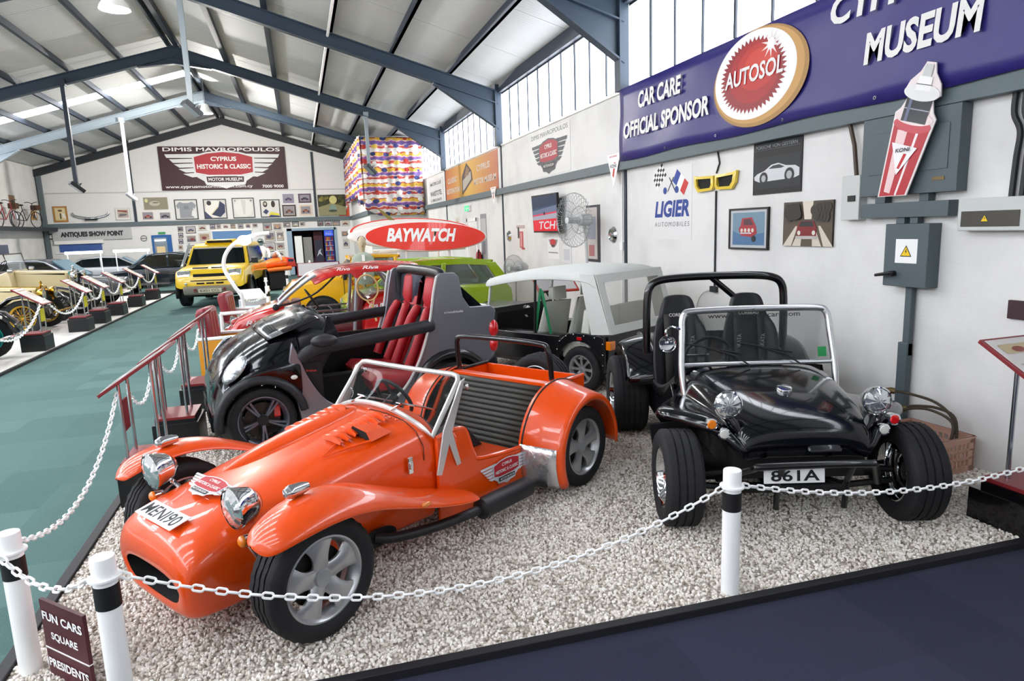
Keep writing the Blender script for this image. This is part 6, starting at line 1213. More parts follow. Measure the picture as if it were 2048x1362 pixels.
# ================================================================== VINTAGE CARS ACROSS THE AISLE (noses to the aisle)
def vintage(label, loc, rz, body, wing, disc_, w=.55, L=1.0, hz=1.05, top=None, brass=False, nm='vintage_tourer'):
    c = thing(nm, label, 'car', loc, rz); BM_ = mat('brass', '#c9a13c', .2, 1.0) if brass else CHROME
    obj('bonnet', G().pillow([(1.35, .62), (1.36, hz), (1.3, hz + .03), (.2, hz + .1), (.2, .6)], w * .62, .08), body, c, 60); obj('bonnet_trim', G().tube([(1.34, 0, hz + .035), (.2, 0, hz + .105)], .012, 6), BM_, c)
    obj('radiator', G().pillow([(1.36, .55), (1.40, .55), (1.41, hz + .02), (1.36, hz + .05)], w * .6, .04), BM_, c, 40); obj('radiator_core', G().bb((1.40, -w * .5, .6), (1.42, w * .5, hz - .04)), BLACKM, c, 0); obj('mascot', G().lathe([(.04, 0), (.045, .02), (.015, .05), (.03, .1), (0, .14)], 12, Matrix.Translation((1.38, 0, hz + .05))), BM_, c)
    obj('tub', G().pillow([(.25, .55), (.2, hz + .12), (-.1, hz + .02), (-1.2, hz + .06), (-1.5, hz - .05), (-1.6, .6)], w, .1), body, c, 60); obj('cockpit', G().pillow([(.1, hz - .1), (.1, hz + .075), (-1.15, hz + .075), (-1.15, hz - .1)], w * .8, .05), mat('cockpit_leather', '#4a3322', .6), c, 40)
    obj('chassis', G().bb((-1.7, -w * .8, .42), (1.45, w * .8, .56)), BLACKM, c, 0)
    for s in (1, -1):
        yo = s * (w + .2); rows = []
        for x, z in ((1.72, .42), (1.66, .62), (1.5, .78), (1.25, .84), (1.0, .80), (.8, .66), (.6, .50), (.4, .44), (-.6, .43), (-.8, .5), (-.98, .70), (-1.2, .80), (-1.45, .76), (-1.62, .6), (-1.7, .42)): rows.append([(x, yo - .15, z - .03), (x, yo - .08, z + .01), (x, yo + .06, z + .01), (x, yo + .13, z - .05)])
        obj('wing', G().loft(rows, closed=False), wing, c, 180, solid=.015)
        for x in (1.2, -1.2): wheel(c, (x, yo, .37), .37, .13, .25, 'steel' if disc_ else 'wire', disc_ or BM_, s < 0, blocks=40)
        headlamp(c, (1.52, s * .36, hz - .1), .13, .14, body=BM_); obj('lamp_bar', G().tube([(1.46, s * .36, .65), (1.46, s * .36, hz - .2)], .018, 8), BM_, c)
        obj('side_lamp', G().lathe([(0, .06), (.05, .05), (.055, -.05), (0, -.06)], 14, Matrix.Translation((.24, s * (w + .06), hz + .12)) @ Matrix.Rotation(PI / 2, 4, 'Y')), BM_, c)
    fr = obj('windscreen_frame', G().tube([(.18, -w * .9, hz + .08), (.1, -w * .9, hz + .52), (.1, w * .9, hz + .52), (.18, w * .9, hz + .08)], .016, 8, True), mat('brown_frame', '#3a2a20', .4), c); obj('glass', G().poly([(.18, -w * .9, hz + .08), (.18, w * .9, hz + .08), (.1, w * .9, hz + .52), (.1, -w * .9, hz + .52)], (.004, 0, 0)), glass('thin_glass', '#c8d4da', .2), fr, 0)
    obj('bumper', G().tube(catmull([(1.78, -w - .2, .45), (1.86, 0, .46), (1.78, w + .2, .45)], 5), .025, 8), BM_, c); Tm = Matrix.Translation((-.1, -.25, hz + .2)) @ Matrix.Rotation(-.9, 4, 'Y'); obj('steering_wheel', G().tube([(.2 * math.cos(2 * PI * k / 22), .2 * math.sin(2 * PI * k / 22), 0) for k in range(22)], .012, 6, True, Tm).bb((-.2, -.01, -.005), (.2, .01, .005), Tm), BLACKP, c)
    if top: obj('folded_hood', G().pillow([(-1.0, hz + .05), (-1.0, hz + .3), (-1.6, hz + .32), (-1.75, hz + .15), (-1.5, hz + .03)], w * 1.02, .1), top, c, 60)
    return c
CREAM = mat('cream_paint', '#cdbd90', .3, coat=.6); TEALP = mat('teal_paint', '#17a396', .3, coat=.6); VB = mat('vintage_black', '#101014', .2, coat=.8)
vintage('black and teal vintage car with teal disc wheels at the left edge', (-6.35, 12.55, 0), math.radians(0), TEALP, VB, TEALP, .52, hz=1.1)
vintage('cream vintage two seater with black wings and yellow lamps behind the second lectern', (-6.9, 17.2, 0), 0, CREAM, VB, None, .5, hz=.92, brass=True)
vintage('large cream vintage tourer with long bonnet and brown windscreen frame', (-7.0, 19.9, 0), 0, CREAM, VB, None, .62, hz=1.16, top=mat('hood_cream', '#cfc4a6', .7))
def saloon(nm, label, loc, rz, paint, h=1.4, L=4.4, w=.86):
    c = thing(nm, label, 'car', loc, rz); k = L / 4.4
    shell(c, [(x * k, z) for x, z in ((2.15, .42), (2.18, .62), (2.0, .78), (.95, .90), (-1.6, .94), (-2.1, .88), (-2.18, .6), (-2.1, .36), (2.0, .3))], [(x * k, z) for x, z in ((1.05, .86), (.35, h - .07), (.1, h - .02), (-.5, h), (-1.0, h - .06), (-1.75, .9))], w, w - .12, paint, [[(x * k, z) for x, z in ((.88, .92), (.3, h - .1), (-.28, h - .07), (-.28, .93))], [(x * k, z) for x, z in ((-.34, .93), (-.34, h - .07), (-.95, h - .11), (-1.5, .94))]], (-1.3 * k, 1.35 * k), .31, .2, rc=.12)
    n = lambda x, z, y: (x * k, y, z)
    obj('windscreen', G().poly([n(1.02, .9, -w + .2), n(1.02, .9, w - .2), n(.42, h - .08, w - .28), n(.42, h - .08, -w + .28)], (.03, 0, .03)), mat('sky_glass', '#4d6f80', .08), c, 0)
    for s in (1, -1): headlamp(c, (2.16 * k, s * (w - .25), .64), .09, .05); obj('tail_lamp', G().bb((-2.2 * k, s * (w - .3) - .12, .62), (-2.16 * k, s * (w - .3) + .12, .72)), REDL, c, 0)
    obj('bumper', G().tube(catmull([(2.0 * k, -w, .46), (2.24 * k, -w * .7, .46), (2.28 * k, 0, .46), (2.24 * k, w * .7, .46), (2.0 * k, w, .46)], 4), .035, 8), CHROME, c); obj('grille', G().bb((2.17 * k, -.4, .52), (2.2 * k, .4, .68)), BLACKM, c, 0)
    return c
saloon('dark_saloon', 'dark grey saloon with blue tinted windows beyond the cream tourer', (-7.35, 23.4, 0), math.radians(-4), mat('slate_paint', '#4c5058', .2, coat=.8), 1.46)
saloon('black_coupe', 'black fastback coupe parked behind the yellow off-road car', (-4.75, 27.1, 0), math.radians(176), mat('ink_paint', '#131d26', .15, coat=1), 1.46)
saloon('silver_saloon', 'pale silver saloon far back under the strip lights', (-7.3, 31.0, 0), math.radians(5), mat('silver_paint', '#b9bdc2', .25, .4, coat=.8), 1.35)
# ================================================================== THE FAR WALL
def wpic(name, label, r, frame, bg, kind, cat='picture', fwid=.04, group=None, seed=0):
    x0, x1, z0, z1 = r; w, h = x1 - x0, z1 - z0; o = thing(name, label, cat, (0, 0, 0), 0, group); M = FW((x0 + x1) / 2, (z0 + z1) / 2, Y1 - .003); fwid = min(fwid, w * .12)
    if frame:
        g = G()
        for a, b, c_, d in ((-w / 2, w / 2, h / 2 - fwid, h / 2), (-w / 2, w / 2, -h / 2, -h / 2 + fwid), (-w / 2, -w / 2 + fwid, -h / 2 + fwid, h / 2 - fwid), (w / 2 - fwid, w / 2, -h / 2 + fwid, h / 2 - fwid)): g.bb((a, c_, 0), (b, d, .035), M)
        obj('frame', g, col(frame), o, 0)
    obj('mount', G().bb((-w / 2 + (fwid if frame else 0), -h / 2 + (fwid if frame else 0), 0), (w / 2 - (fwid if frame else 0), h / 2 - (fwid if frame else 0), .02), M), col(bg), o, 0)
    P = Print(M @ Matrix.Translation((0, 0, .02))); P.h = .002
    def L_(pts, c_): P.lay([(p[0] * w, p[1] * h) for p in pts], c_); P.h += .0015
    rnd = random.Random(seed)
    if kind.startswith('car'):
        c_ = kind[3:] or '#555566'; L_(R4(-.38, .38, -.34, .36), rnd.choice(['#b9b2aa', '#a9a6ac', '#c9bfae', '#8f8c92'])); L_(R4(-.38, .38, -.34, -.08), rnd.choice(['#9a9186', '#86808a', '#a99a86'])); L_([(a * .62, b * .8 - .06) for a, b in CAR2D], c_); L_([(a * .62, b * .8 - .06) for a, b in ((-.14, .07), (-.08, .16), (.1, .16), (.18, .07))], '#3a3a42'); L_(disc(-.18, -.14, .06, .09, 14), '#222226'); L_(disc(.19, -.14, .06, .09, 14), '#222226')
    elif kind == 'shirt':
        L_([(-.28, .38), (-.44, .2), (-.36, .02), (-.3, .1), (-.3, -.42), (.3, -.42), (.3, .1), (.36, .02), (.45, .2), (.28, .38), (.1, .32), (-.1, .32)], '#8d9096'); L_(disc(.0, .1, .12, .1, 20), '#7d8087'); L_([(.25, -.05), (.45, -.1), (.4, -.42), (.2, -.3)], '#d9d9d6')
    elif kind == 'helmet':
        L_(disc(.0, 0, .42, .42, 30), '#e6e2da'); L_([(-.2, -.28), (.15, .12), (.22, .4), (.44, .2), (.42, -.18), (.2, -.42)], '#2a3352'); L_(disc(-.25, .3, .1, .12, 20), '#2a2428'); L_([(-.46, -.1), (-.15, -.46), (-.46, -.46)], '#3a4060'); L_([(-.22, -.26), (.13, .14), (.16, .1), (-.18, -.3)], '#d8c9a8')
    elif kind == 'wshirt':
        L_(disc(0, 0, .42, .44, 30), '#dcdbd6'); L_([(-.1, .4), (.12, .4), (.06, -.3), (-.02, -.3)], '#c9c8c3'); L_(disc(-.36, .36, .04, .04, 10), '#8a8a8a'); L_(disc(.36, .36, .05, .05, 10), '#8a8a8a')
    elif kind == 'gloves':
        L_(disc(-.24, .24, .11, .17, 18), '#2a2422'); L_(disc(-.24, .26, .06, .08, 14), '#b9b29a'); L_(disc(.16, .24, .1, .19, 18), '#2e2220'); L_([(-.38, -.2), (-.22, -.02), (-.08, -.16), (-.22, -.34)], '#30365a'); L_([(-.12, -.42), (.02, -.2), (.42, -.3), (.44, -.44)], '#d8c83a'); L_([(-.1, -.46), (.0, -.36), (.42, -.42), (.42, -.46)], '#28407a')
    elif kind == 'woods':
        L_(R4(-.5, .5, -.5, .5), '#3a3a1e')
        for k in range(26): L_(disc(rnd.uniform(-.42, .42), rnd.uniform(.0, .42), rnd.uniform(.04, .1), rnd.uniform(.05, .12), 10), rnd.choice(['#5c5a26', '#7a7030', '#2e3018', '#8a8040', '#4a4a20']))
        L_([(-.5, -.5), (.5, -.5), (.5, -.1), (.1, .05), (-.1, .05), (-.5, -.1)], '#8a8560'); L_(disc(.05, .25, .14, .2, 18), '#c9c280'); L_([(-.12, -.28), (-.1, -.12), (-.06, .02), (.12, .02), (.16, -.12), (.18, -.28)], '#7f9488'); L_(disc(.02, -.28, .16, .06, 16), '#3a463c')
    elif kind == 'brown':
        L_(R4(-.48, .48, -.46, .46), '#8c8470'); L_(disc(-.05, .0, .22, .2, 20), '#b9b4a2'); L_(disc(-.38, .24, .07, .16, 14), '#d0c89a'); L_(disc(0, .06, .14, .05, 14), '#6a6454')
    elif kind == 'koni':
        L_([(-.42, .4), (.42, .4), (0, -.42)], '#e6e2de'); L_([(.02, .2), (.12, .2), (.0, -.2), (-.06, -.1)], '#b8402a'); L_(R4(-.18, .18, .16, .28), '#8a8a88')
    elif kind == 'ship':
        L_(R4(-.36, .36, -.32, .36), '#b7a69a'); L_([(-.32, .22), (.3, .1), (.3, .26), (-.32, .32)], '#8a4a38'); L_([(-.3, -.22), (.2, -.14), (.3, 0), (-.2, .02)], '#6a6a70')
    elif kind == 'plaque':
        L_(R4(-.36, .36, -.36, .36), '#d8c79a'); L_(disc(0, .22, .16, .07, 16), '#6a5a38'); L_(R4(-.04, .05, -.3, .05), '#2a2620'); L_([(.1, .08), (.3, .02), (.42, -.32), (.16, -.2)], '#e8e6e0')
    elif kind == 'photo':
        L_(R4(-.4, .4, -.36, .36), rnd.choice(['#8a7f78', '#7d8088', '#a08c78', '#6f6a72'])); L_(R4(-.4, .4, -.36, -.02), rnd.choice(['#a99b8b', '#5f6068', '#8f8272'])); L_(disc(rnd.uniform(-.15, .15), -.05, .2, .16, 14), rnd.choice(['#7a2f34', '#3c4060', '#d0c8bc', '#b98a6a', '#48384a']))
    obj('print', P, None, o, 0); return o, M
o, M = wpic('framed_picture', 'grey brown landscape picture above two car prints on the far wall', (-6.52, -5.53, 3.26, 3.81), None, '#a9a18c', 'brown')
wpic('framed_picture', 'pale print of red cars below the brown picture', (-6.69, -6.12, 2.76, 3.22), None, '#e2dcd4', 'car#b06050'); wpic('framed_picture', 'small print of a dark car beside the red car print', (-5.98, -5.42, 2.78, 3.18), None, '#dcdad4', 'car#45464c')
wpic('shirt_frame', 'black framed grey racing shirt on the far wall', (-5.27, -4.31, 2.78, 3.69), '#2f3438', '#d3d2cd', 'shirt'); wpic('shirt_frame', 'black framed white and navy helmet picture on the far wall', (-4.06, -3.07, 2.78, 3.68), '#2f3438', '#cfccc6', 'helmet')
wpic('shirt_frame', 'black framed white shirt on the far wall', (-2.82, -1.85, 2.78, 3.71), '#3a3f42', '#d3d2cc', 'wshirt'); wpic('shirt_frame', 'black framed racing gloves and boots on the far wall', (-1.6, -.71, 2.78, 3.61), '#33383a', '#d6d4ce', 'gloves')
wpic('framed_picture', 'small mauve car print left of the upper pair beside the gloves frame', (-.55, -.05, 3.43, 3.85), None, '#8f86a0', 'car#5a4a78'); wpic('framed_picture', 'small plum car print right of the upper pair beside the wall post', (.16, .75, 3.42, 3.85), None, '#5a4258', 'car#402c48')
wpic('framed_picture', 'dark framed sepia car print beside the gloves frame', (-.61, 0, 2.8, 3.34), '#3a302c', '#cbb79a', 'car#8a5a48', fwid=.06); wpic('framed_picture', 'unframed sepia car print next to the dark framed one', (.17, .75, 2.82, 3.32), None, '#d6c2b0', 'car#a0604c')
wpic('framed_picture', 'large woodland photograph of a pale car beside the curtain', (1.05, 2.35, 2.79, 3.78), '#2a2a22', '#3c3c22', 'woods', fwid=.03); o, M = wpic('wall_sign', 'orange sign with a white triangle beside the curtain', (2.0, 2.5, 2.72, 3.3), None, '#c84a26', 'koni', 'sign'); text('KONI', .2, .06, col('#55585a'), o, M @ Matrix.Translation((0, .13, .03)), .02)
wpic('framed_picture', 'wooden framed plaque on the far wall at the left', (-10.1, -9.56, 2.82, 3.5), '#a8783c', '#cdb98c', 'plaque', fwid=.07); wpic('framed_picture', 'white framed picture between the bumper and the wall post', (-7.7, -7.1, 2.84, 3.37), '#c9c8c2', '#dedcd6', 'ship')
small = [(-5.25, -5.02, 2.25, 2.48), (-4.91, -4.5, 2.15, 2.47), (-4.4, -4.01, 2.26, 2.52), (-5.24, -5.05, 1.97, 2.19), (-5.26, -5.08, 1.69, 1.92), (-5.31, -5.11, 1.42, 1.64), (-4.95, -4.49, 1.71, 2.08), (-4.41, -3.9, 1.72, 2.16), (-3.87, -3.65, 2.31, 2.53), (-3.59, -3.41, 2.32, 2.52), (-3.33, -3.06, 2.31, 2.53), (-2.99, -2.77, 2.31, 2.52), (-2.67, -2.42, 2.3, 2.51), (-2.33, -2.11, 2.32, 2.51), (-2.04, -1.77, 2.32, 2.53), (-1.56, -1.17, 2.17, 2.51), (-1.11, -.71, 2.15, 2.5), (-.64, -.31, 2.29, 2.54), (-.23, .08, 2.31, 2.54), (.12, .38, 2.31, 2.54), (.95, 1.22, 2.3, 2.53), (1.28, 1.61, 2.29, 2.53), (1.66, 2.0, 2.29, 2.53), (2.08, 2.45, 2.26, 2.53), (-1.53, -1.05, 1.65, 2.11), (-.97, -.67, 1.68, 2.09), (-1.58, -1.08, 1.16, 1.59), (-1.02, -.68, 1.26, 1.56), (-1.04, -.7, .89, 1.2), (-1.57, -1.11, .71, 1.08), (-1.03, -.73, .58, .84), (2.03, 2.5, 1.73, 2.04), (2.07, 2.37, 1.18, 1.68), (-4.95, -4.5, 1.2, 1.6)]
_rows = {}
for i, r in enumerate(small):
    zc = (r[2] + r[3]) / 2; k = 'top' if zc > 2.22 else 'second' if zc > 1.82 else 'third' if zc > 1.3 else 'lowest'; _rows.setdefault(k, []).append((r[0], i))
_ord = ['first', 'second', 'third', 'fourth', 'fifth', 'sixth', 'seventh', 'eighth', 'ninth', 'tenth', 'eleventh', 'twelfth', 'thirteenth', 'fourteenth', 'fifteenth', 'sixteenth', 'seventeenth', 'eighteenth', 'nineteenth', 'twentieth', 'twenty-first']
_lab = {}
for k, q in _rows.items():
    for n_, (_, i) in enumerate(sorted(q)): _lab[i] = 'small photograph under the far trunking, %s from the left in the %s row' % (_ord[n_], k)
for i, r in enumerate(small):
    wpic('small_picture', _lab[i], r, random.Random(i).choice(['#d8d6d0', '#3a3430', '#c4beb4', '#8c857c']), '#d9d5cf', random.Random(i + 50).choice(['photo', 'car#4a4a70', 'car#8a3a3a', 'photo']), fwid=.025, group='small framed photographs below the far trunking', seed=i)
# gable banner
o = thing('gable_banner', 'large maroon museum banner with winged shield high on the gable wall', 'banner'); M = FW(-2.98, 5.06, Y1 - .06)
obj('panel', G().bb((-2.7, -.97, 0), (2.7, .97, .03), M), col('#3a1820'), o, 0); Mb = M @ Matrix.Translation((0, 0, .032)); P = Print(Mb); P.h = .003
badge_layers(P, 4.9, 0, .06, '#d8d8d8', '#a8202c', '#3a1820'); P.h += .01; obj('emblem', P, None, o, 0); Mt = Mb @ Matrix.Translation((0, .06, .025))
text('CYPRUS', 1.1, .2, BW, o, Mt @ Matrix.Translation((0, .36, 0)), .03); text('HISTORIC & CLASSIC', 2.3, .21, BW, o, Mt @ Matrix.Translation((0, .02, 0)), .03); text('MOTOR MUSEUM', 1.45, .15, BW, o, Mt @ Matrix.Translation((0, -.56, 0)), .02)
text('DIMIS MAVROPOULOS', 5.0, .17, BW, o, Mb @ Matrix.Translation((0, .84, .01)), .02); text('www.cyprusmotormuseum.com.cy', 3.7, .15, BW, o, Mb @ Matrix.Translation((-.7, -.84, .01)), .01); text('7000 9000', .95, .14, BW, o, Mb @ Matrix.Translation((2.05, -.84, .01)), .02)
# chrome bumper, show point sign, door, shutter window
o = thing('wall_bumper', 'chrome car bumper mounted on the far wall', 'car bumper'); obj('bar', G().tube(catmull([(-9.37, Y1 - .06, 3.2), (-9.3, Y1 - .08, 3.08), (-8.95, Y1 - .1, 2.98), (-8.65, Y1 - .12, 2.95), (-8.35, Y1 - .1, 2.98), (-8.02, Y1 - .08, 3.08), (-7.95, Y1 - .06, 3.2)], 5), .045, 10, flat=.6), CHROME, o); obj('plate', G().bb((-8.9, Y1 - .14, 2.86), (-8.4, Y1 - .1, 2.93)), BLACKP, o, 0)
o = thing('show_sign', 'long pale grey sign board with black slab lettering on the far wall', 'sign'); M = FW(-8.7, 2.25, Y1 - .05); obj('panel', G().bb((-1.55, -.26, -.04), (1.55, .26, .02), M), col('#b9babb'), o, 0, bevel=.02); text('ANTIQUES SHOW POINT', 2.45, .26, col('#2a2a2c'), o, M @ Matrix.Translation((0, 0, .03)), .06)
o = struct(obj('door_2', G().bb((-6.37, Y1 - .06, 0), (-5.55, Y1 - .001, 2.12)), mat('door_blue', '#1d5a9c', .4), smooth=0, bevel=.01), 'blue door with glass panel in the far wall', 'door'); obj('pane', G().bb((-6.28, Y1 - .07, 1.2), (-5.75, Y1 - .055, 2.0)), mat('pane_grey', '#7d8894', .2), o, 0); obj('notice', G().bb((-6.2, Y1 - .08, 1.3), (-5.85, Y1 - .068, 1.6)), col('#e0c898'), o, 0)
obj('tube_light', G().tube([(-6.24, Y1 - .09, 1.88), (-5.8, Y1 - .09, 1.88)], .03, 8), mat('tube_glow', '#f6f8ff', .4, emit=3), o)
o = thing('exit_sign', 'small green exit sign above the blue door', 'sign'); obj('box', G().bb((-6.07, Y1 - .05, 2.15), (-5.78, Y1 - .002, 2.25)), mat('exit_green2', '#2a8a4a', .5), o, 0); obj('rim', G().bb((-6.08, Y1 - .055, 2.14), (-5.77, Y1 - .05, 2.15)), WHITEP, o, 0)
o = struct(obj('window_20', G().bb((-10.2, Y1 - .05, 1.45), (-8.3, Y1 - .001, 1.5)).bb((-10.2, Y1 - .12, 1.85), (-8.3, Y1 - .001, 2.0)), WHITE, smooth=0), 'counter window with white shutter box in the far wall', 'window'); obj('pane', G().bb((-10.05, Y1 - .03, 1.5), (-8.4, Y1 - .01, 1.85)), mat('blue_pane', '#3a5a9c', .1), o, 0)
o = struct(obj('window_21', G().bb((-3.85, Y1 - .06, 1.58), (-2.05, Y1 - .001, 1.63)).bb((-3.85, Y1 - .06, 2.2), (-2.05, Y1 - .001, 2.25)), WHITE, smooth=0), 'blue lit hatch window in the far wall', 'window'); obj('pane', G().bb((-3.8, Y1 - .04, 1.63), (-2.1, Y1 - .01, 2.2)), mat('blue_hatch', '#5f86b4', .2), o, 0)
tag(obj('steering_wheel_display', G().tube([(-10.3 + .19 * math.cos(2 * PI * k / 24), Y1 - .05, 2.3 + .2 * math.sin(2 * PI * k / 24)) for k in range(24)], .018, 6, True).tube([(-10.48, Y1 - .05, 2.3), (-10.12, Y1 - .05, 2.3)], .02, 6), BLACKP), 'old steering wheel hung left of the sign board', 'steering wheel')
tag(obj('steering_wheel_display', G().tube([(-6.68 + .12 * math.cos(2 * PI * k / 24), Y1 - .05, 2.0 + .12 * math.sin(2 * PI * k / 24)) for k in range(24)], .012, 6, True).tube([(-6.8, Y1 - .05, 2.0), (-6.56, Y1 - .05, 2.0)], .012, 6), col('#6a6a6a')), 'small steering wheel hung beside the blue door', 'steering wheel')
# things in and around the far doorway
o = thing('display_panel', 'tall grey display panel standing in the far doorway', 'panel'); obj('board', G().bb((.2, Y1 + .3, .05), (.62, Y1 + .36, 1.78)), col('#8b8a86'), o, 0); obj('foot', G().bb((.15, Y1 + .2, 0), (.67, Y1 + .46, .05)), col('#6a6a68'), o, 0)
o = thing('white_stand', 'bright white narrow display stand in the far doorway', 'stand'); obj('board', G().bb((-.18, Y1 + .1, .5), (.16, Y1 + .16, 1.85)), WHITEP, o, 0); obj('base', G().bb((-.14, Y1 + .0, 0), (.12, Y1 + .22, .5)), WHITEP, o, 0)
o = thing('drinks_fridge', 'blue topped drinks fridge inside the far doorway', 'fridge'); obj('cabinet', G().bb((1.22, Y1 + .35, 0), (1.68, Y1 + .9, 2.1)), col('#1c2a78'), o, 0); hb = obj('header', G().bb((1.24, Y1 + .33, 1.82), (1.66, Y1 + .35, 2.08)), mat('fridge_header', '#3a58d0', .4, emit=.8), o, 0); text('ICE', .26, .12, WHITEP, hb, FW(1.45, 1.95, Y1 + .325), .03)
for k in range(5):
    s_ = obj('shelf', G().bb((1.26, Y1 + .335, .6 + .24 * k), (1.64, Y1 + .36, .62 + .24 * k)), WHITEP, o, 0)
    for j in range(6): obj('bottle', G().cyl((1.30 + .06 * j, Y1 + .32, .62 + .24 * k), (1.30 + .06 * j, Y1 + .32, .8 + .24 * k), .022, .014, 8), col(random.choice(['#c83a2a', '#e0b030', '#3a8a4a', '#d8d8d8', '#3a5ac8', '#d87a2a'])), s_)
o = thing('wine_cabinet', 'dark wine coloured display cabinet in the far doorway', 'cabinet'); obj('body', G().bb((.72, Y1 + .5, 0), (1.15, Y1 + .9, 2.05)), col('#4a1828'), o, 0); obj('poster', G().bb((.76, Y1 + .485, .5), (1.12, Y1 + .5, 1.6)), col('#2a2c40'), o, 0); obj('star', G().poly([(.82, Y1 + .48, .8), (.95, Y1 + .48, .95), (1.1, Y1 + .48, .85), (1.0, Y1 + .48, 1.05), (1.05, Y1 + .48, 1.2), (.92, Y1 + .48, 1.1)], (0, .004, 0)), col('#b9c0c4'), o, 0)
# racing suit mannequin
o = thing('racing_suit_dummy', 'mannequin in a white and blue racing suit with helmet near the far wall', 'mannequin', (-1.55, 30.5, 0)); SU = mat('suit_white', '#dcdad4', .7); SB = mat('suit_blue', '#1f3a86', .7)
obj('torso', G().loft([[(a * math.cos(2 * PI * k / 16), b * math.sin(2 * PI * k / 16), z) for k in range(16)] for z, a, b in ((.9, .19, .13), (1.1, .18, .13), (1.3, .23, .15), (1.42, .22, .13), (1.5, .08, .08))]), SU, o, 60); obj('helmet', G().ell((0, -.02, 1.66), (.14, .16, .16), 18, 12), mat('helmet_grey', '#8a9a98', .15, .5), o); obj('visor', G().ell((0, -.1, 1.67), (.11, .1, .06), 14, 8), DGLASS, o)
for s in (1, -1): obj('arm', G().tube([(s * .24, 0, 1.38), (s * .33, -.05, 1.14), (s * .3, -.22, .98)], [.075, .06, .05], 10), SB if s < 0 else SU, o); obj('leg', G().tube([(s * .1, 0, .95), (s * .12, -.02, .5), (s * .12, 0, .08)], [.11, .085, .065], 10), SB, o); obj('boot', G().ell((s * .12, -.06, .05), (.06, .13, .05), 12, 8), BLACKP, o)
obj('belt', G().lathe([(.2, .93), (.2, 1.0)], 16, Matrix.Diagonal((1, .72, 1, 1))), SB, o)
# strip lights over the cars at the back
for i, (x, y) in enumerate(((-7.76, 29.0), (-6.15, 29.0))):
    o = thing('strip_light', ('glowing strip light on posts behind the dark saloon', 'glowing strip light on posts behind the black coupe')[i], 'lamp'); obj('tube', G().tube([(x - .62, y, 1.53), (x + .62, y, 1.53)], .05, 10), mat('tube_glow', '#f6f8ff', .4, emit=3), o)
    obj('post', G().cyl((x - .55, y, 0), (x - .55, y, 1.5), .02, n=8).cyl((x + .55, y, 0), (x + .55, y, 1.5), .02, n=8), WHITEP, o)
# shelf with bicycles on the left wall
BK = mat('bike_dark', '#26262a', .4)
def bicycle(label, x, y, z, rz, c_):
    o = thing('bicycle', label, 'bicycle', (x, y, z), rz); fm = mat('bike_' + c_.strip('#'), c_, .35, coat=.4)
    for dx in (-.5, .5):
        w_ = obj('wheel', G().tube([(dx + .31 * math.cos(2 * PI * k / 28), 0, .33 + .31 * math.sin(2 * PI * k / 28)) for k in range(28)], .018, 6, True), BK, o); obj('spokes', G().tube([(dx - .3, 0, .33), (dx + .3, 0, .33)], .004, 4).tube([(dx, 0, .03), (dx, 0, .63)], .004, 4).tube([(dx - .21, 0, .12), (dx + .21, 0, .54)], .004, 4).tube([(dx + .21, 0, .12), (dx - .21, 0, .54)], .004, 4), CHROME, w_)
    obj('frame', G().tube([(-.5, 0, .33), (-.05, 0, .3), (.38, 0, .75), (-.18, 0, .72), (-.05, 0, .3)], .018, 8).tube([(-.5, 0, .33), (-.18, 0, .72)], .014, 8).tube([(.5, 0, .33), (.38, 0, .8), (.36, 0, .98)], .016, 8).tube([(-.18, 0, .7), (-.22, 0, .88)], .014, 8), fm, o)
    obj('saddle', G().ell((-.24, 0, .9), (.13, .07, .035), 14, 8), BLACKP, o); obj('handlebar', G().tube(catmull([(.3, -.26, 1.02), (.38, -.16, 1.04), (.36, 0, .99), (.38, .16, 1.04), (.3, .26, 1.02)], 4), .013, 8), BK, o); obj('basket', G().bb((.42, -.14, .72), (.66, .14, .92)), mat('basket_brown', '#4a3020', .8), o, 0, bevel=.02)
struct(obj('trim_9', G().bb((XL, 24, 2.48), (XL + .55, Y1, 2.54)).bb((XL + .5, 24, 2.42), (XL + .56, Y1, 2.58)), mat('shelf_dark', '#2a3034', .6), smooth=0), 'dark shelf along the left wall', 'trim')
bicycle('old black bicycle standing on the shelf by the corner column', XL + .3, 31.6, 2.54, math.radians(70), '#33262a'); bicycle('red toned bicycle at the left end of the shelf', XL + .3, 29.6, 2.54, math.radians(80), '#8a2a2a')
for lbl, y, z, w, h, c_ in (('brown picture on the left wall above the bicycles', 31.2, 3.55, .5, .55, '#8a6a48'), ('small yellow and black sign by the corner column', 33.3, 3.1, .6, .38, '#b98a38')):
    o = thing('framed_picture', lbl, 'picture'); M = basis((XL + .002, y, z), (0, 1, 0), (0, 0, 1)); obj('panel', G().bb((-w / 2, -h / 2, 0), (w / 2, h / 2, .03), M), col(c_), o, 0); P = Print(M @ Matrix.Translation((0, 0, .03))); P.lay(rect(-w * .35, w * .35, -h * .35, h * .1), '#3a2c20'); obj('print', P, None, o, 0)
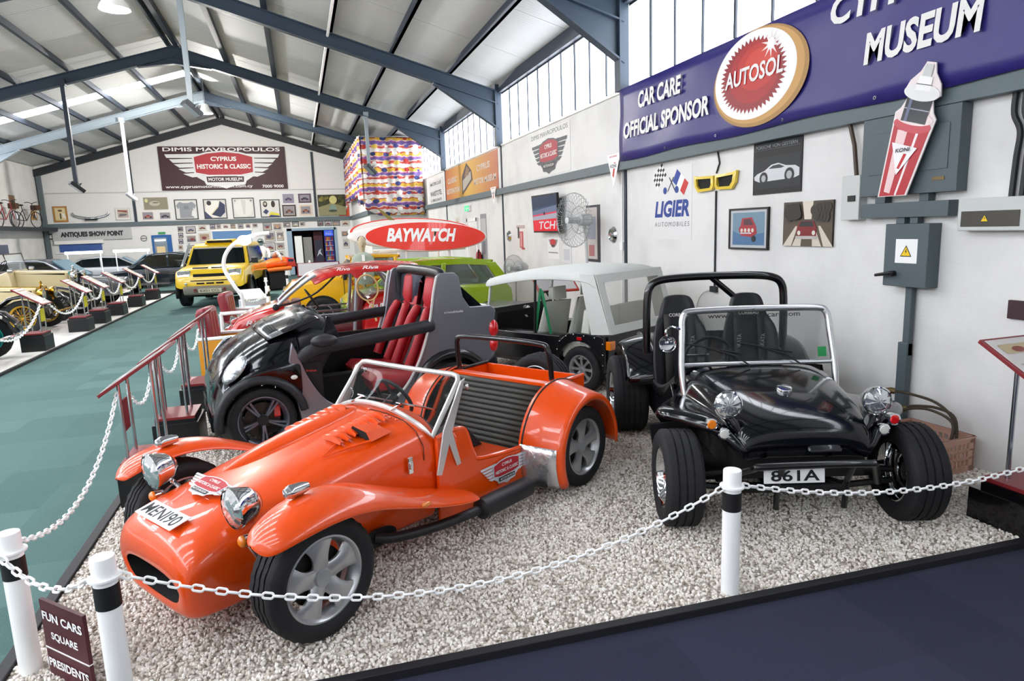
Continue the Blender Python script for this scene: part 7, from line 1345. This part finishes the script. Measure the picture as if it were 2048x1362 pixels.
# ================================================================== BOLLARDS AND CHAINS
def bollard(label, x, y, r=.045, h=.665, tilt=0):
    o = thing('bollard', label, 'bollard', (x, y, 0), 0, 'white bollards'); o.rotation_euler = (0, tilt, 0)
    obj('post', G().lathe([(0, h), (r * .96, h), (r, h - .006), (r, -.02)], 28), WHITEP, o, 40); obj('black_band', G().lathe([(r + .001, h - .21), (r + .0022, h - .209), (r + .0022, h - .113), (r + .001, h - .112)], 28), BLACKP, o)
    obj('chain_ring', G().tube([((r + .008) * math.cos(2 * PI * k / 20), (r + .008) * math.sin(2 * PI * k / 20), h - .085) for k in range(20)], .009, 6, True), WHITEP, o)
    return V(x, y, h - .085)
b1 = bollard('white bollard with black band at the left edge beside the maroon sign', -1.315, 3.27); b2 = bollard('white bollard with black band in front of the orange roadster nose', -.835, 2.80, h=.69); b3 = bollard('white bollard with black band in front of the black buggy', 1.975, 2.70)
_link = None
def link_mesh(L=.056, w=.034, r=.0056):
    pts = []
    for k in range(20):
        a = 2 * PI * k / 20; cx = (L - w) / 2 * (1 if math.cos(a) > 0 else -1); pts.append((cx + (w / 2 - r) * math.cos(a), (w / 2 - r) * math.sin(a), 0))
    return G().tube(pts, r, 6, True)
def sag_curve(a, b, sag, n=60): return [a.lerp(b, t / n) - V(0, 0, sag * 4 * (t / n) * (1 - t / n)) for t in range(n + 1)]
def chain(label, pts, pitch=.0455, scale=1.0, split=True, nm='chain'):
    global _link
    o = thing(nm, label, 'chain', (0, 0, 0), 0, 'white plastic chains'); P = pts; d = [0]
    for i in range(1, len(P)): d.append(d[-1] + (P[i] - P[i - 1]).length)
    n = max(2, int(d[-1] / (pitch * scale))); pos = lambda s: next((P[i - 1].lerp(P[i], (s - d[i - 1]) / max(1e-9, d[i] - d[i - 1])) for i in range(1, len(P)) if s <= d[i] + 1e-9), P[-1])
    big = G()
    for k in range(n):
        s = d[-1] * (k + .5) / n; p = pos(s); t = (pos(min(d[-1], s + .02)) - pos(max(0, s - .02))).normalized(); up = V(0, 0, 1); sd = t.cross(up); sd = sd.normalized() if sd.length > 1e-4 else V(1, 0, 0); nn = sd.cross(t)
        an = .55 if k % 2 else -.95; y = sd * math.cos(an) + nn * math.sin(an); M = Matrix.Translation(p) @ Matrix((t, y, t.cross(y))).transposed().to_4x4() @ Matrix.Scale(scale, 4)
        if split:
            if _link is None: q = obj('link', link_mesh(), WHITEP, o); _link = q.data
            else: q = bpy.data.objects.new('link', _link); COL.objects.link(q); q.parent = o
            q.matrix_local = M
        else: big.add(*(lambda g_: (g_.v, g_.f))(link_mesh()), M)
    if not split: q = obj('links', big, WHITEP, o); q['kind'] = 'stuff'
    return o
lecA = V(-1.33, 5.27, .83)
chain('white plastic chain rising from the left bollard to the first red lectern', sag_curve(b1 + V(0, .05, .02), lecA, .26))
chain('white plastic chain between the two bollards at the left', sag_curve(b1 + V(-.02, -.055, 0), b2 + V(-.05, 0, 0), .09))
chain('long white plastic chain in front of the orange roadster', sag_curve(b2 + V(.05, 0, 0), b3 + V(-.05, 0, 0), .30))
chain('white plastic chain in front of the black buggy', sag_curve(b3 + V(.05, -.01, 0), V(4.30, 2.60, .475), .13))

# ================================================================== LECTERNS
RBR = mat('lectern_red', '#7e2226', .4); TUBES = mat('lectern_tube', '#c4c6ca', .2, 1.0); SHEETW = col('#c9c6c4')
def lectern(label, x, y, d=1, w=.34, tagc=None, sheetc=SHEETW, grp='red topped information lecterns', bz=.27, print_=True):
    """d=+1: board falls toward -x (faces the aisle from the right); d=-1 mirrored"""
    o = thing('lectern', label, 'lectern', (x, y, 0), 0 if d > 0 else PI, grp)
    obj('plinth', G().bb((-.19, -.24, 0), (.19, .24, bz)), mat('plinth_black', '#17181a', .35), o, 0, bevel=.004); obj('plinth_step', G().bb((-.165, -.215, bz), (.165, .215, bz + .03)), mat('plinth_black', '#17181a', .35), o, 0); obj('top_plate', G().bb((-.165, -.22, bz + .03), (.165, .22, bz + .055)), RBR, o, 0, bevel=.003)
    for px in (-.13, .09):
        for py in (-.13, .13): obj('tube', G().cyl((px, py, bz + .05), (px, py, .985 + .62 * px), .012, n=10), TUBES, o)
    M = basis((-.02, 0, .985), (0, -1, 0), (.62, 0, .40)); obj('board', G().bb((-.23, -.27, -.022), (.23, .27, 0), M), RBR, o, 0, bevel=.003)
    s_ = obj('sheet', G().bb((-.205, -.245, 0), (.205, .245, .004), M), sheetc, o, 0); P = Print(M @ Matrix.Translation((0, 0, .004)))
    P.lay(rect(-.17, .17, .16, .2), '#9a8a72'); P.lay(rect(-.17, .05, -.1, .13), '#b3b0ac'); P.lay(rect(.07, .17, -.05, .13), '#a89c80'); P.lay(rect(-.17, .17, -.2, -.14), '#b9b6b2'); obj('print', P, None, s_, 0)
    if tagc: obj('tag', G().bb((-.15, -.09, .52), (-.135, .09, .75)), tagc, o, 0); 
    return o
RT = mat('tag_red', '#7a1a20', .45)
lectern('red topped lectern nearest the orange roadster', -1.19, 5.42, 1, tagc=RT); lectern('red topped lectern beside the black micro roadster front', -1.19, 6.64, 1, tagc=RT); lectern('red topped lectern in front of the orange yellow chair', -1.19, 8.08, 1, tagc=RT)
chain('white plastic chain between the first and second red lecterns', sag_curve(V(-1.33, 5.55, .80), V(-1.33, 6.5, .86), .24), split=False); chain('white plastic chain between the second and third red lecterns', sag_curve(V(-1.33, 6.78, .80), V(-1.33, 7.95, .86), .24), split=False); chain('white plastic chain beyond the third red lectern', sag_curve(V(-1.33, 8.2, .80), V(-1.33, 9.3, .75), .2), split=False)
TY = mat('tag_yellow', '#c9c01e', .5); LY = [14.0, 16.6, 18.0, 19.7, 21.9, 24.2]; od = ['nearest', 'second nearest', 'third nearest', 'fourth nearest', 'fifth nearest', 'farthest']
for i, y in enumerate(LY): lectern('lectern with yellow tag across the aisle, %s of its row' % od[i], -4.68, y, -1, tagc=TY, grp='lecterns of the row across the aisle')
for i in range(len(LY) - 1): chain('white chain across the aisle between the %s and %s lecterns' % (od[i], od[i + 1]), sag_curve(V(-4.5, LY[i] + .1, .92), V(-4.5, LY[i + 1] - .1, .92), .40 if i == 0 else .3), split=False, scale=1.4)
chain('white chain across the aisle leading out of frame at the left', sag_curve(V(-4.38, 10.8, .92), V(-4.48, 13.9, .92), .5), split=False, scale=1.4)
# right-hand lectern at the frame edge, board toward the viewer
o = thing('lectern', 'red topped lectern on a black plinth at the right edge of the frame', 'lectern', (4.17, 2.68, 0), 0)
obj('plinth', G().bb((-.29, -.28, 0), (.29, .24, .2)), mat('plinth_gloss', '#0c0a0c', .2, coat=.5), o, 0, bevel=.004); obj('plinth_step', G().bb((-.24, -.24, .2), (.24, .2, .245)), mat('plinth_gloss', '#0c0a0c', .2), o, 0); obj('top_plate', G().bb((-.23, -.25, .245), (.25, .21, .27)), RBR, o, 0, bevel=.003)
for px in (-.13, .13): obj('tube', G().cyl((px, .12, .27), (px, .12, 1.05), .014, n=10), TUBES, o); obj('tube', G().cyl((px, -.1, .27), (px, -.1, .9), .014, n=10), TUBES, o)
M = basis((.02, .0, 1.0), (1, 0, 0), (0, .62, .36)); obj('board', G().bb((-.33, -.27, -.024), (.33, .27, 0), M), RBR, o, 0, bevel=.003); s_ = obj('sheet', G().bb((-.31, -.25, 0), (.31, .25, .004), M), col('#cfcac6'), o, 0); P = Print(M @ Matrix.Translation((0, 0, .004)))
for k in range(9): P.lay(rect(-.27, .02, .02 - .025 * k, .03 - .025 * k), '#a9a6a4'); P.h -= .0005
P.lay(rect(-.27, .1, .12, .2), '#b9a884'); P.lay(disc(.0, .15, .09, .03, 16), '#d0b040'); P.lay(disc(-.15, .15, .05, .025, 16), '#8a4a40'); P.lay(rect(.06, .28, -.18, .08), '#b3b0ae'); obj('print', P, None, s_, 0)

# ================================================================== DIRECTION SIGN
A, B = V(-1.215, 3.215, 0), V(-.985, 2.98, 0); M = basis((A + B) / 2 + V(0, 0, .14), (B - A), (0, 0, 1)); MAR = mat('sign_maroon', '#4a1620', .4)
o = thing('direction_sign', 'maroon direction sign with white lettering between the two left bollards', 'sign'); w = (B - A).length / 2
obj('upper_board', G().bb((-w, .0, -.008), (w, .225, .008), M), MAR, o, 0); obj('lower_board', G().bb((-w, -.225, -.008), (w, -.006, .008), M), MAR, o, 0); obj('rail', G().bb((-w, -.006, -.01), (w, .0, .01), M), WHITEP, o, 0); obj('post', G().bb((-.03, -.3, -.03), (.03, .2, -.008), M), BLACKP, o, 0)
for s, y in (('FUN CARS', .155), ('SQUARE', .065), ('PRESIDENTS', -.07), ('SQUARE', -.16)): text(s, .3 if len(s) > 6 else .2, .042, WHITEP, o, M @ Matrix.Translation((0, y, .009)), .03)
obj('arrow', G().poly([(-w, -.02, -.012), (-w - .05, -.09, -.012), (-w, -.2, -.012)], (0, 0, .006), M), WHITEP, o, 0)

# ================================================================== CRATE WITH HOSES
PK = mat('crate_pink', '#c99f8c', .55); o = thing('plastic_crate', 'faded pink plastic crate against the wall behind the buggy', 'crate', (4.41, 3.71, 0), math.radians(3)); hx, hy, hz = .2, .26, .27
obj('base', G().bb((-hx, -hy, 0), (hx, hy, .015)), PK, o, 0)
for nm, P0, D, n in (('side', (-hx, -hy), (1, 0), 9), ('side', (-hx, hy), (1, 0), 9), ('side', (-hx, -hy), (0, 1), 11), ('side', (hx, -hy), (0, 1), 11)):
    L = 2 * hx if D[0] else 2 * hy; g = G()
    pt = lambda t: (P0[0] + D[0] * t, P0[1] + D[1] * t)
    def slab(t0, t1, z0, z1, th=.005):
        a, b = pt(t0), pt(t1); g.bb((a[0] - th * D[1], a[1] - th * D[0], z0), (b[0] + th * D[1], b[1] + th * D[0], z1))
    for z0, z1 in ((0, .05), (.1, .115), (.165, .18), (.225, hz)): slab(0, L, z0, z1)
    for k in range(n + 1): t = .012 + (L - .024) * k / n; slab(t - .007, t + .007, .04, .23)
    slab(0, .05, 0, hz); slab(L - .05, L, 0, hz); slab(0, L, hz - .012, hz, .012); obj(nm, g, PK, o, 0)
HOSE = mat('hose_brown', '#3f3524', .6)
for i, pts in enumerate(([(4.5, 3.55, .2), (4.55, 3.58, .36), (4.52, 3.7, .47), (4.42, 3.85, .52), (4.35, 3.95, .53)], [(4.45, 3.52, .2), (4.5, 3.55, .36), (4.44, 3.7, .43), (4.32, 3.8, .42), (4.22, 3.85, .36), (4.18, 3.9, .28)], [(4.52, 3.52, .2), (4.56, 3.58, .38), (4.5, 3.68, .44), (4.38, 3.78, .445), (4.33, 3.82, .42)])):
    h = thing('hose', ('brown hose arching highest out of the pink crate', 'brown hose bending left out of the pink crate', 'short brown hose in the middle of the pink crate')[i], 'hose'); C_ = catmull(pts, 6); obj('pipe', G().tube(C_, .011, 8), HOSE, h); e = C_[-1]; d_ = (C_[-1] - C_[-3]).normalized(); obj('connector', G().tube([e - d_ * .02, e + d_ * .01, e + d_ * .05], [.024, .026, .016], 8), mat('brass_dull', '#5a4a26', .4, .5), h)

# ================================================================== CURTAIN WITH CAR PRINT
def curtain_mat():
    m = mat('car_print_cloth', '#ffffff', .75); b = m.node_tree.nodes['Principled BSDF']; tc = nd(m, 'ShaderNodeTexCoord'); sx = nd(m, 'ShaderNodeSeparateXYZ'); lk(m, tc.outputs['UV'], sx.inputs[0])
    n = nd(m, 'ShaderNodeTexNoise'); n.inputs['Scale'].default_value = 5; n.inputs['Detail'].default_value = 3; lk(m, tc.outputs['UV'], n.inputs['Vector'])
    mu = nd(m, 'ShaderNodeMath', operation='MULTIPLY_ADD'); lk(m, n.outputs['Fac'], mu.inputs[0]); mu.inputs[1].default_value = .22; lk(m, sx.outputs[1], mu.inputs[2])
    fr = nd(m, 'ShaderNodeMath', operation='FRACT'); dv = nd(m, 'ShaderNodeMath', operation='DIVIDE'); lk(m, mu.outputs[0], dv.inputs[0]); dv.inputs[1].default_value = .55; lk(m, dv.outputs[0], fr.inputs[0])
    rp = nd(m, 'ShaderNodeValToRGB'); rp.color_ramp.interpolation = 'CONSTANT'; lk(m, fr.outputs[0], rp.inputs[0]); e = rp.color_ramp.elements; e[0].color = (*lin('#d8cfc8'), 1); e[0].position = 0; e[1].color = (*lin('#b8443a'), 1); e[1].position = .16
    for p_, c_ in ((.30, '#c8b0a8'), (.38, '#6a5490'), (.56, '#a8407a'), (.60, '#c9b8c0'), (.66, '#d2a83e'), (.84, '#b03a34'), (.9, '#dcd6d0')): k = e.new(p_); k.color = (*lin(c_), 1)
    mp = nd(m, 'ShaderNodeMapping'); mp.inputs['Scale'].default_value = (2.6, 3.64, 1); lk(m, tc.outputs['UV'], mp.inputs['Vector']); vo = nd(m, 'ShaderNodeTexVoronoi'); vo.inputs['Randomness'].default_value = .35; lk(m, mp.outputs[0], vo.inputs['Vector']); vo.inputs['Scale'].default_value = 1
    ls = nd(m, 'ShaderNodeMath', operation='LESS_THAN'); ls.inputs[1].default_value = .3; lk(m, vo.outputs['Distance'], ls.inputs[0])
    r2 = nd(m, 'ShaderNodeValToRGB'); r2.color_ramp.interpolation = 'CONSTANT'; s2 = nd(m, 'ShaderNodeSeparateColor'); lk(m, vo.outputs['Color'], s2.inputs[0]); lk(m, s2.outputs[0], r2.inputs[0]); e = r2.color_ramp.elements; e[0].color = (*lin('#2c3a6a'), 1); e[1].color = (*lin('#ece8e4'), 1); e[1].position = .8
    for p_, c_ in ((.25, '#f0ece6'), (.4, '#a8302c'), (.55, '#d6b44e'), (.68, '#4a4a86')): k = e.new(p_); k.color = (*lin(c_), 1)
    mx = nd(m, 'ShaderNodeMix', data_type='RGBA'); lk(m, ls.outputs[0], mx.inputs['Factor']); lk(m, rp.outputs[0], mx.inputs['A']); lk(m, r2.outputs[0], mx.inputs['B']); lk(m, mx.outputs['Result'], b.inputs['Base Color']); return m
cu = thing('printed_curtain', 'pleated curtain printed with rows of cars hung round the corner room', 'curtain'); CM = curtain_mat()
def curtain(name, f, L, z0, z1, n):
    vs = []; fs = []; uv = []; nz = 10
    for i in range(n + 1):
        u = L * i / n; dp = .05 * math.sin(u * 9) + .025 * math.sin(u * 23)
        for j in range(nz + 1): t = j / nz; zb = z0 if not callable(z0) else z0(u); z = zb + (z1 - zb) * t; vs.append(f(u, dp * (1.1 - .5 * t), z)); uv.append((u, z))
    for i in range(n):
        for j in range(nz): a = i * (nz + 1) + j; fs.append((a, a + nz + 1, a + nz + 2, a + 1))
    me = bpy.data.meshes.new(name); me.from_pydata(vs, [], fs); ul = me.uv_layers.new(name='UV')
    for l in me.loops: ul.data[l.index].uv = uv[l.vertex_index]
    me.shade_smooth(); me.materials.append(CM); ob = bpy.data.objects.new(name, me); COL.objects.link(ob); ob.parent = cu; k = ob.modifiers.new('solid', 'SOLIDIFY'); k.thickness = .006
curtain('front_panel', lambda u, d, z: (2.45 + u, 25.35 + d, z), 2.2, lambda u: 2.5 + .5 * max(0, .5 - u), 5.3, 90); curtain('side_panel', lambda u, d, z: (2.4 + d, 25.45 + u, z), 8.3, lambda u: 2.95 if u < 1.4 else 3.3, 5.4, 150)
obj('rail', G().tube([(4.68, 25.35, 5.34), (2.42, 25.35, 5.34), (2.4, 33.9, 5.44)], .02, 8), STEEL, cu)
o, M = board('wall_notice', 'white notice on the corner room wall beside the mannequin', 'notice', 26.5, 3.0, .5, .5, col('#dcd6d0'), .004, x=2.5); P = Print(M); P.lay(rect(-.15, .15, -.1, .15), '#b86a5a'); fin(P, o)

# ================================================================== HANGING LAMPS
def pole_lamp(label, x, y, z, m, flood):
    zt = roofz(x) - .45; o = thing('hanging_floodlight', label, 'lamp', (0, 0, 0), 0); obj('pole', G().bb((x - .05, y - .05, z + .1), (x + .05, y + .05, zt)), m, o, 0); obj('clamp', G().bb((x - .08, y - .08, zt - .02), (x + .08, y + .08, zt + .14)), m, o, 0)
    T = Matrix.Translation((x + .02, y - .05, z)) @ Matrix.Rotation(.5, 4, 'Z') @ Matrix.Rotation(.7, 4, 'Y'); obj('lamp_head', G().bb((-.2, -.14, -.05), (.2, .14, .05), T), flood, o, 0, bevel=.015); obj('lamp_glass', G().bb((-.17, -.11, -.058), (.17, .11, -.05), T), mat('flood_glass', '#8a9296', .1), o, 0); obj('yoke', G().tube([T @ V(0, -.16, 0), T @ V(0, -.16, .12), T @ V(0, .16, .12), T @ V(0, .16, 0)], .012, 6), m, o)
pole_lamp('dark pole floodlight hanging left of the gable banner', -5.75, 21.7, 3.42, DARKB, BLACKP); pole_lamp('white pole floodlight hanging in front of the gable wall', -5.72, 28.0, 3.5, mat('pole_white', '#c6ccd0', .4), mat('flood_white', '#b9bcbc', .4)); pole_lamp('grey pole floodlight hanging near the ridge', -1.85, 15.4, 4.5, mat('pole_grey', '#8d979c', .4), mat('flood_dark', '#4a4c4e', .4))
pole_lamp('slim floodlight pole hanging in front of the printed curtain', 2.3, 21.75, 3.85, mat('pole_grey', '#8d979c', .4), BLACKP)
def bell(label, x, y, z, zt, r, watts):
    o = thing('pendant_lamp', label, 'lamp'); obj('shade', G().lathe([(r * .3, .32), (r * .45, .28), (r * .6, .16), (r * .95, .04), (r, 0), (r * .97, 0), (r * .55, .15)], 24, Matrix.Translation((x, y, z))), mat('bell_shade', '#e3e1da', .25), o); obj('cord', G().cyl((x, y, z + .3), (x, y, zt), .012, n=6), STEEL, o); obj('bulb', G().ell((x, y, z + .08), (.05, .05, .08), 12, 8), mat('bulb_warm', '#fff2d0', .4, emit=4), o)
    ld = bpy.data.lights.new('pendant_light', 'POINT'); ld.energy = watts; ld.shadow_soft_size = .12; ld.color = (1, .96, .9); lo = bpy.data.objects.new('pendant_light', ld); COL.objects.link(lo); lo.parent = o; lo.location = (x, y, z - .03)
bell('bell shaped pendant lamp below the ridge before the gable', -2.69, 26.0, 6.15, RIDGE - .1, .24, 1800); bell('wide glass pendant lamp at the top edge near the ridge', -2.35, 12.0, 5.35, RIDGE - .1, .22, 250)

# ================================================================== CHAIRS, ARC LAMP AND ODDMENTS BY THE AISLE
VIN = mat('chair_red_vinyl', '#7e1c26', .4, coat=.2)
def diner(label, x, y, rz, base):
    o = thing('diner_chair', label, 'chair', (x, y, 0), rz, 'red vinyl chairs')
    obj('backrest', G().pillow([(-.30, .50), (-.24, .50), (-.17, .52), (-.2, .95), (-.24, .985), (-.33, .97), (-.36, .9)], .27, .05), VIN, o, 60)
    for k in (-.13, 0, .13): obj('channel', G().pillow([(-.22, .54), (-.165, .54), (-.19, .92), (-.24, .92)], .058, .03, y0=k), mat('vinyl_channel', '#8f3a34', .4), o, 60)
    obj('seat', G().pillow([(-.28, .42), (-.28, .54), (.25, .56), (.28, .52), (.27, .42)], .27, .05), VIN, o, 60)
    if base:
        for s in (-1, 1): obj('side_panel', G().pillow([(-.34, .08), (-.34, .56), (.28, .58), (.28, .08)], .03, .015, y0=s * .28), mat('chair_amber', '#d08a16', .4), o, 40); obj('arm_trim', G().pillow([(-.34, .56), (-.34, .60), (.29, .62), (.29, .58)], .035, .012, y0=s * .28), WHITEP, o, 40)
        obj('back_panel', G().bb((-.35, -.27, .08), (-.31, .27, .5)), mat('chair_amber', '#d08a16', .4), o, 0, bevel=.006)
        for sx in (-.3, .24):
            for sy in (-.26, .26): obj('foot', G().cyl((sx, sy, 0), (sx, sy, .09), .02, n=10), BLACKP, o)
    else:
        for s in (-1, 1): obj('arm_frame', G().tube(catmull([(-.3, s * .31, 0), (-.3, s * .31, .58), (-.26, s * .31, .64), (.3, s * .31, .64), (.34, s * .31, .58), (.34, s * .31, 0)], 3), .03, 8), WHITEP, o)
        for s in (-.3, .3): obj('cross_bar', G().tube([(s, -.31, .38), (s, .31, .38)], .02, 8), WHITEP, o)
diner('red vinyl chair with amber yellow side panels beside the third lectern', -1.0, 9.75, math.radians(-8), True); diner('red vinyl chair on a white tube frame behind the yellow sided one', -1.0, 12.3, math.radians(-8), False)
o = thing('arc_lamp', 'white arc lamp with a glowing head beside the red beach car', 'lamp'); obj('arc', G().tube(catmull([(-1.055, 12.9, 0), (-1.055, 12.9, .8), (-1.149, 12.9, 1.0), (-1.290, 12.9, 1.3), (-1.290, 12.9, 1.52), (-1.173, 12.9, 1.72), (-0.962, 12.9, 1.86), (-0.704, 12.9, 1.93), (-0.493, 12.9, 1.95)], 6), .034, 10), WHITEP, o); obj('lamp_head', G().ell((-.92, 12.85, 1.84), (.12, .08, .09), 16, 10), mat('arc_glow', '#ffffff', .4, emit=5), o); obj('base', G().lathe([(.16, 0), (.15, .03), (.04, .05)], 20, Matrix.Translation((-1.055, 12.9, 0))), WHITEP, o)
o = thing('storage_bin', 'white storage bin with a sloping lid near the aisle edge', 'bin', (-1.08, 15.6, 0), math.radians(20)); obj('body', G().bb((-.24, -.2, 0), (.24, .2, .55)), mat('bin_grey', '#b9bcc4', .4), o, 0, bevel=.02); obj('lid', G().poly([(-.26, -.22, .55), (.26, -.22, .55), (.26, .22, .72), (-.26, .22, .72)], (0, 0, .04)), WHITEP, o, 0, bevel=.01)
tag(obj('seat_pad', G().pillow([(-1.15, .5), (-1.15, .58), (-.55, .58), (-.55, .5)], .2, .04, y0=13.6).bb((-1.1, 13.42, 0), (-.6, 13.78, .5)), mat('pad_teal', '#2aa0a4', .5), smooth=40), 'teal padded stool between the red chairs and the white bin', 'stool')
for i, (x, y) in enumerate(((-.68, 14.4), (-.85, 17.4), (-.4, 20.0), (.35, 27.6))): bollard('thin white bollard beyond the red beach car, %s' % ('nearest of four', 'second nearest of four', 'third nearest of four', 'farthest, near the doorway')[i], x, y, .035, .9)
chain('white chain between the thin bollards beyond the red beach car', sag_curve(V(-1.05, 12.9, .8), V(-.68, 14.4, .8), .12), split=False, scale=1.4); chain('white chain between the farther thin bollards', sag_curve(V(-.68, 14.4, .8), V(-.85, 17.4, .8), .15), split=False, scale=1.4)
o = thing('info_stand', 'white topped information stand with red edge behind the red beach car', 'stand', (.45, 18.4, 0)); M = basis((0, 0, 1.0), (1, 0, 0), (0, .5, .32)); obj('board', G().bb((-.55, -.3, -.03), (.55, .3, 0), M), RBR, o, 0); obj('sheet', G().bb((-.52, -.27, 0), (.52, .27, .004), M), col('#c6c2c2'), o, 0)
for s in (-.4, .4): obj('leg', G().cyl((s, 0, 0), (s, 0, .98), .02, n=8), TUBES, o)
o = thing('info_stand', 'white topped stand with a red edge in front of the side wall', 'stand', (3.95, 10.2, 0)); M = basis((0, 0, 1.0), (1, 0, 0), (-.2, .5, .32)); obj('board', G().bb((-.35, -.25, -.03), (.35, .25, 0), M), mat('board_red_edge', '#b8301e', .4), o, 0); obj('sheet', G().bb((-.32, -.22, 0), (.32, .22, .004), M), col('#c6c2c2'), o, 0); obj('leg', G().cyl((0, 0, 0), (0, 0, .98), .025, n=8), TUBES, o); obj('foot', G().bb((-.2, -.15, 0), (.2, .15, .03)), BLACKP, o, 0)
# boxes on the left behind the vintage cars
o = thing('wall_cabinet', 'cream cupboard with red and dark boxes behind the vintage cars', 'cupboard', (-9.6, 24.0, 0)); obj('body', G().bb((-.5, -.9, 0), (.5, .9, 1.62)), col('#d6c8ac'), o, 0)
tag(obj('toolbox', G().bb((-10.0, 23.2, 1.62), (-9.2, 23.8, 1.95)).bb((-9.7, 23.4, 1.95), (-9.5, 23.6, 2.0)), col('#a03038'), smooth=0, bevel=.02), 'red toolbox on top of the cream cupboard', 'toolbox'); tag(obj('toolbox', G().bb((-9.15, 23.9, 1.62), (-8.6, 24.6, 1.92)).bb((-8.95, 24.1, 1.92), (-8.8, 24.3, 1.97)), col('#33384a'), smooth=0, bevel=.02), 'dark box on top of the cream cupboard', 'toolbox')
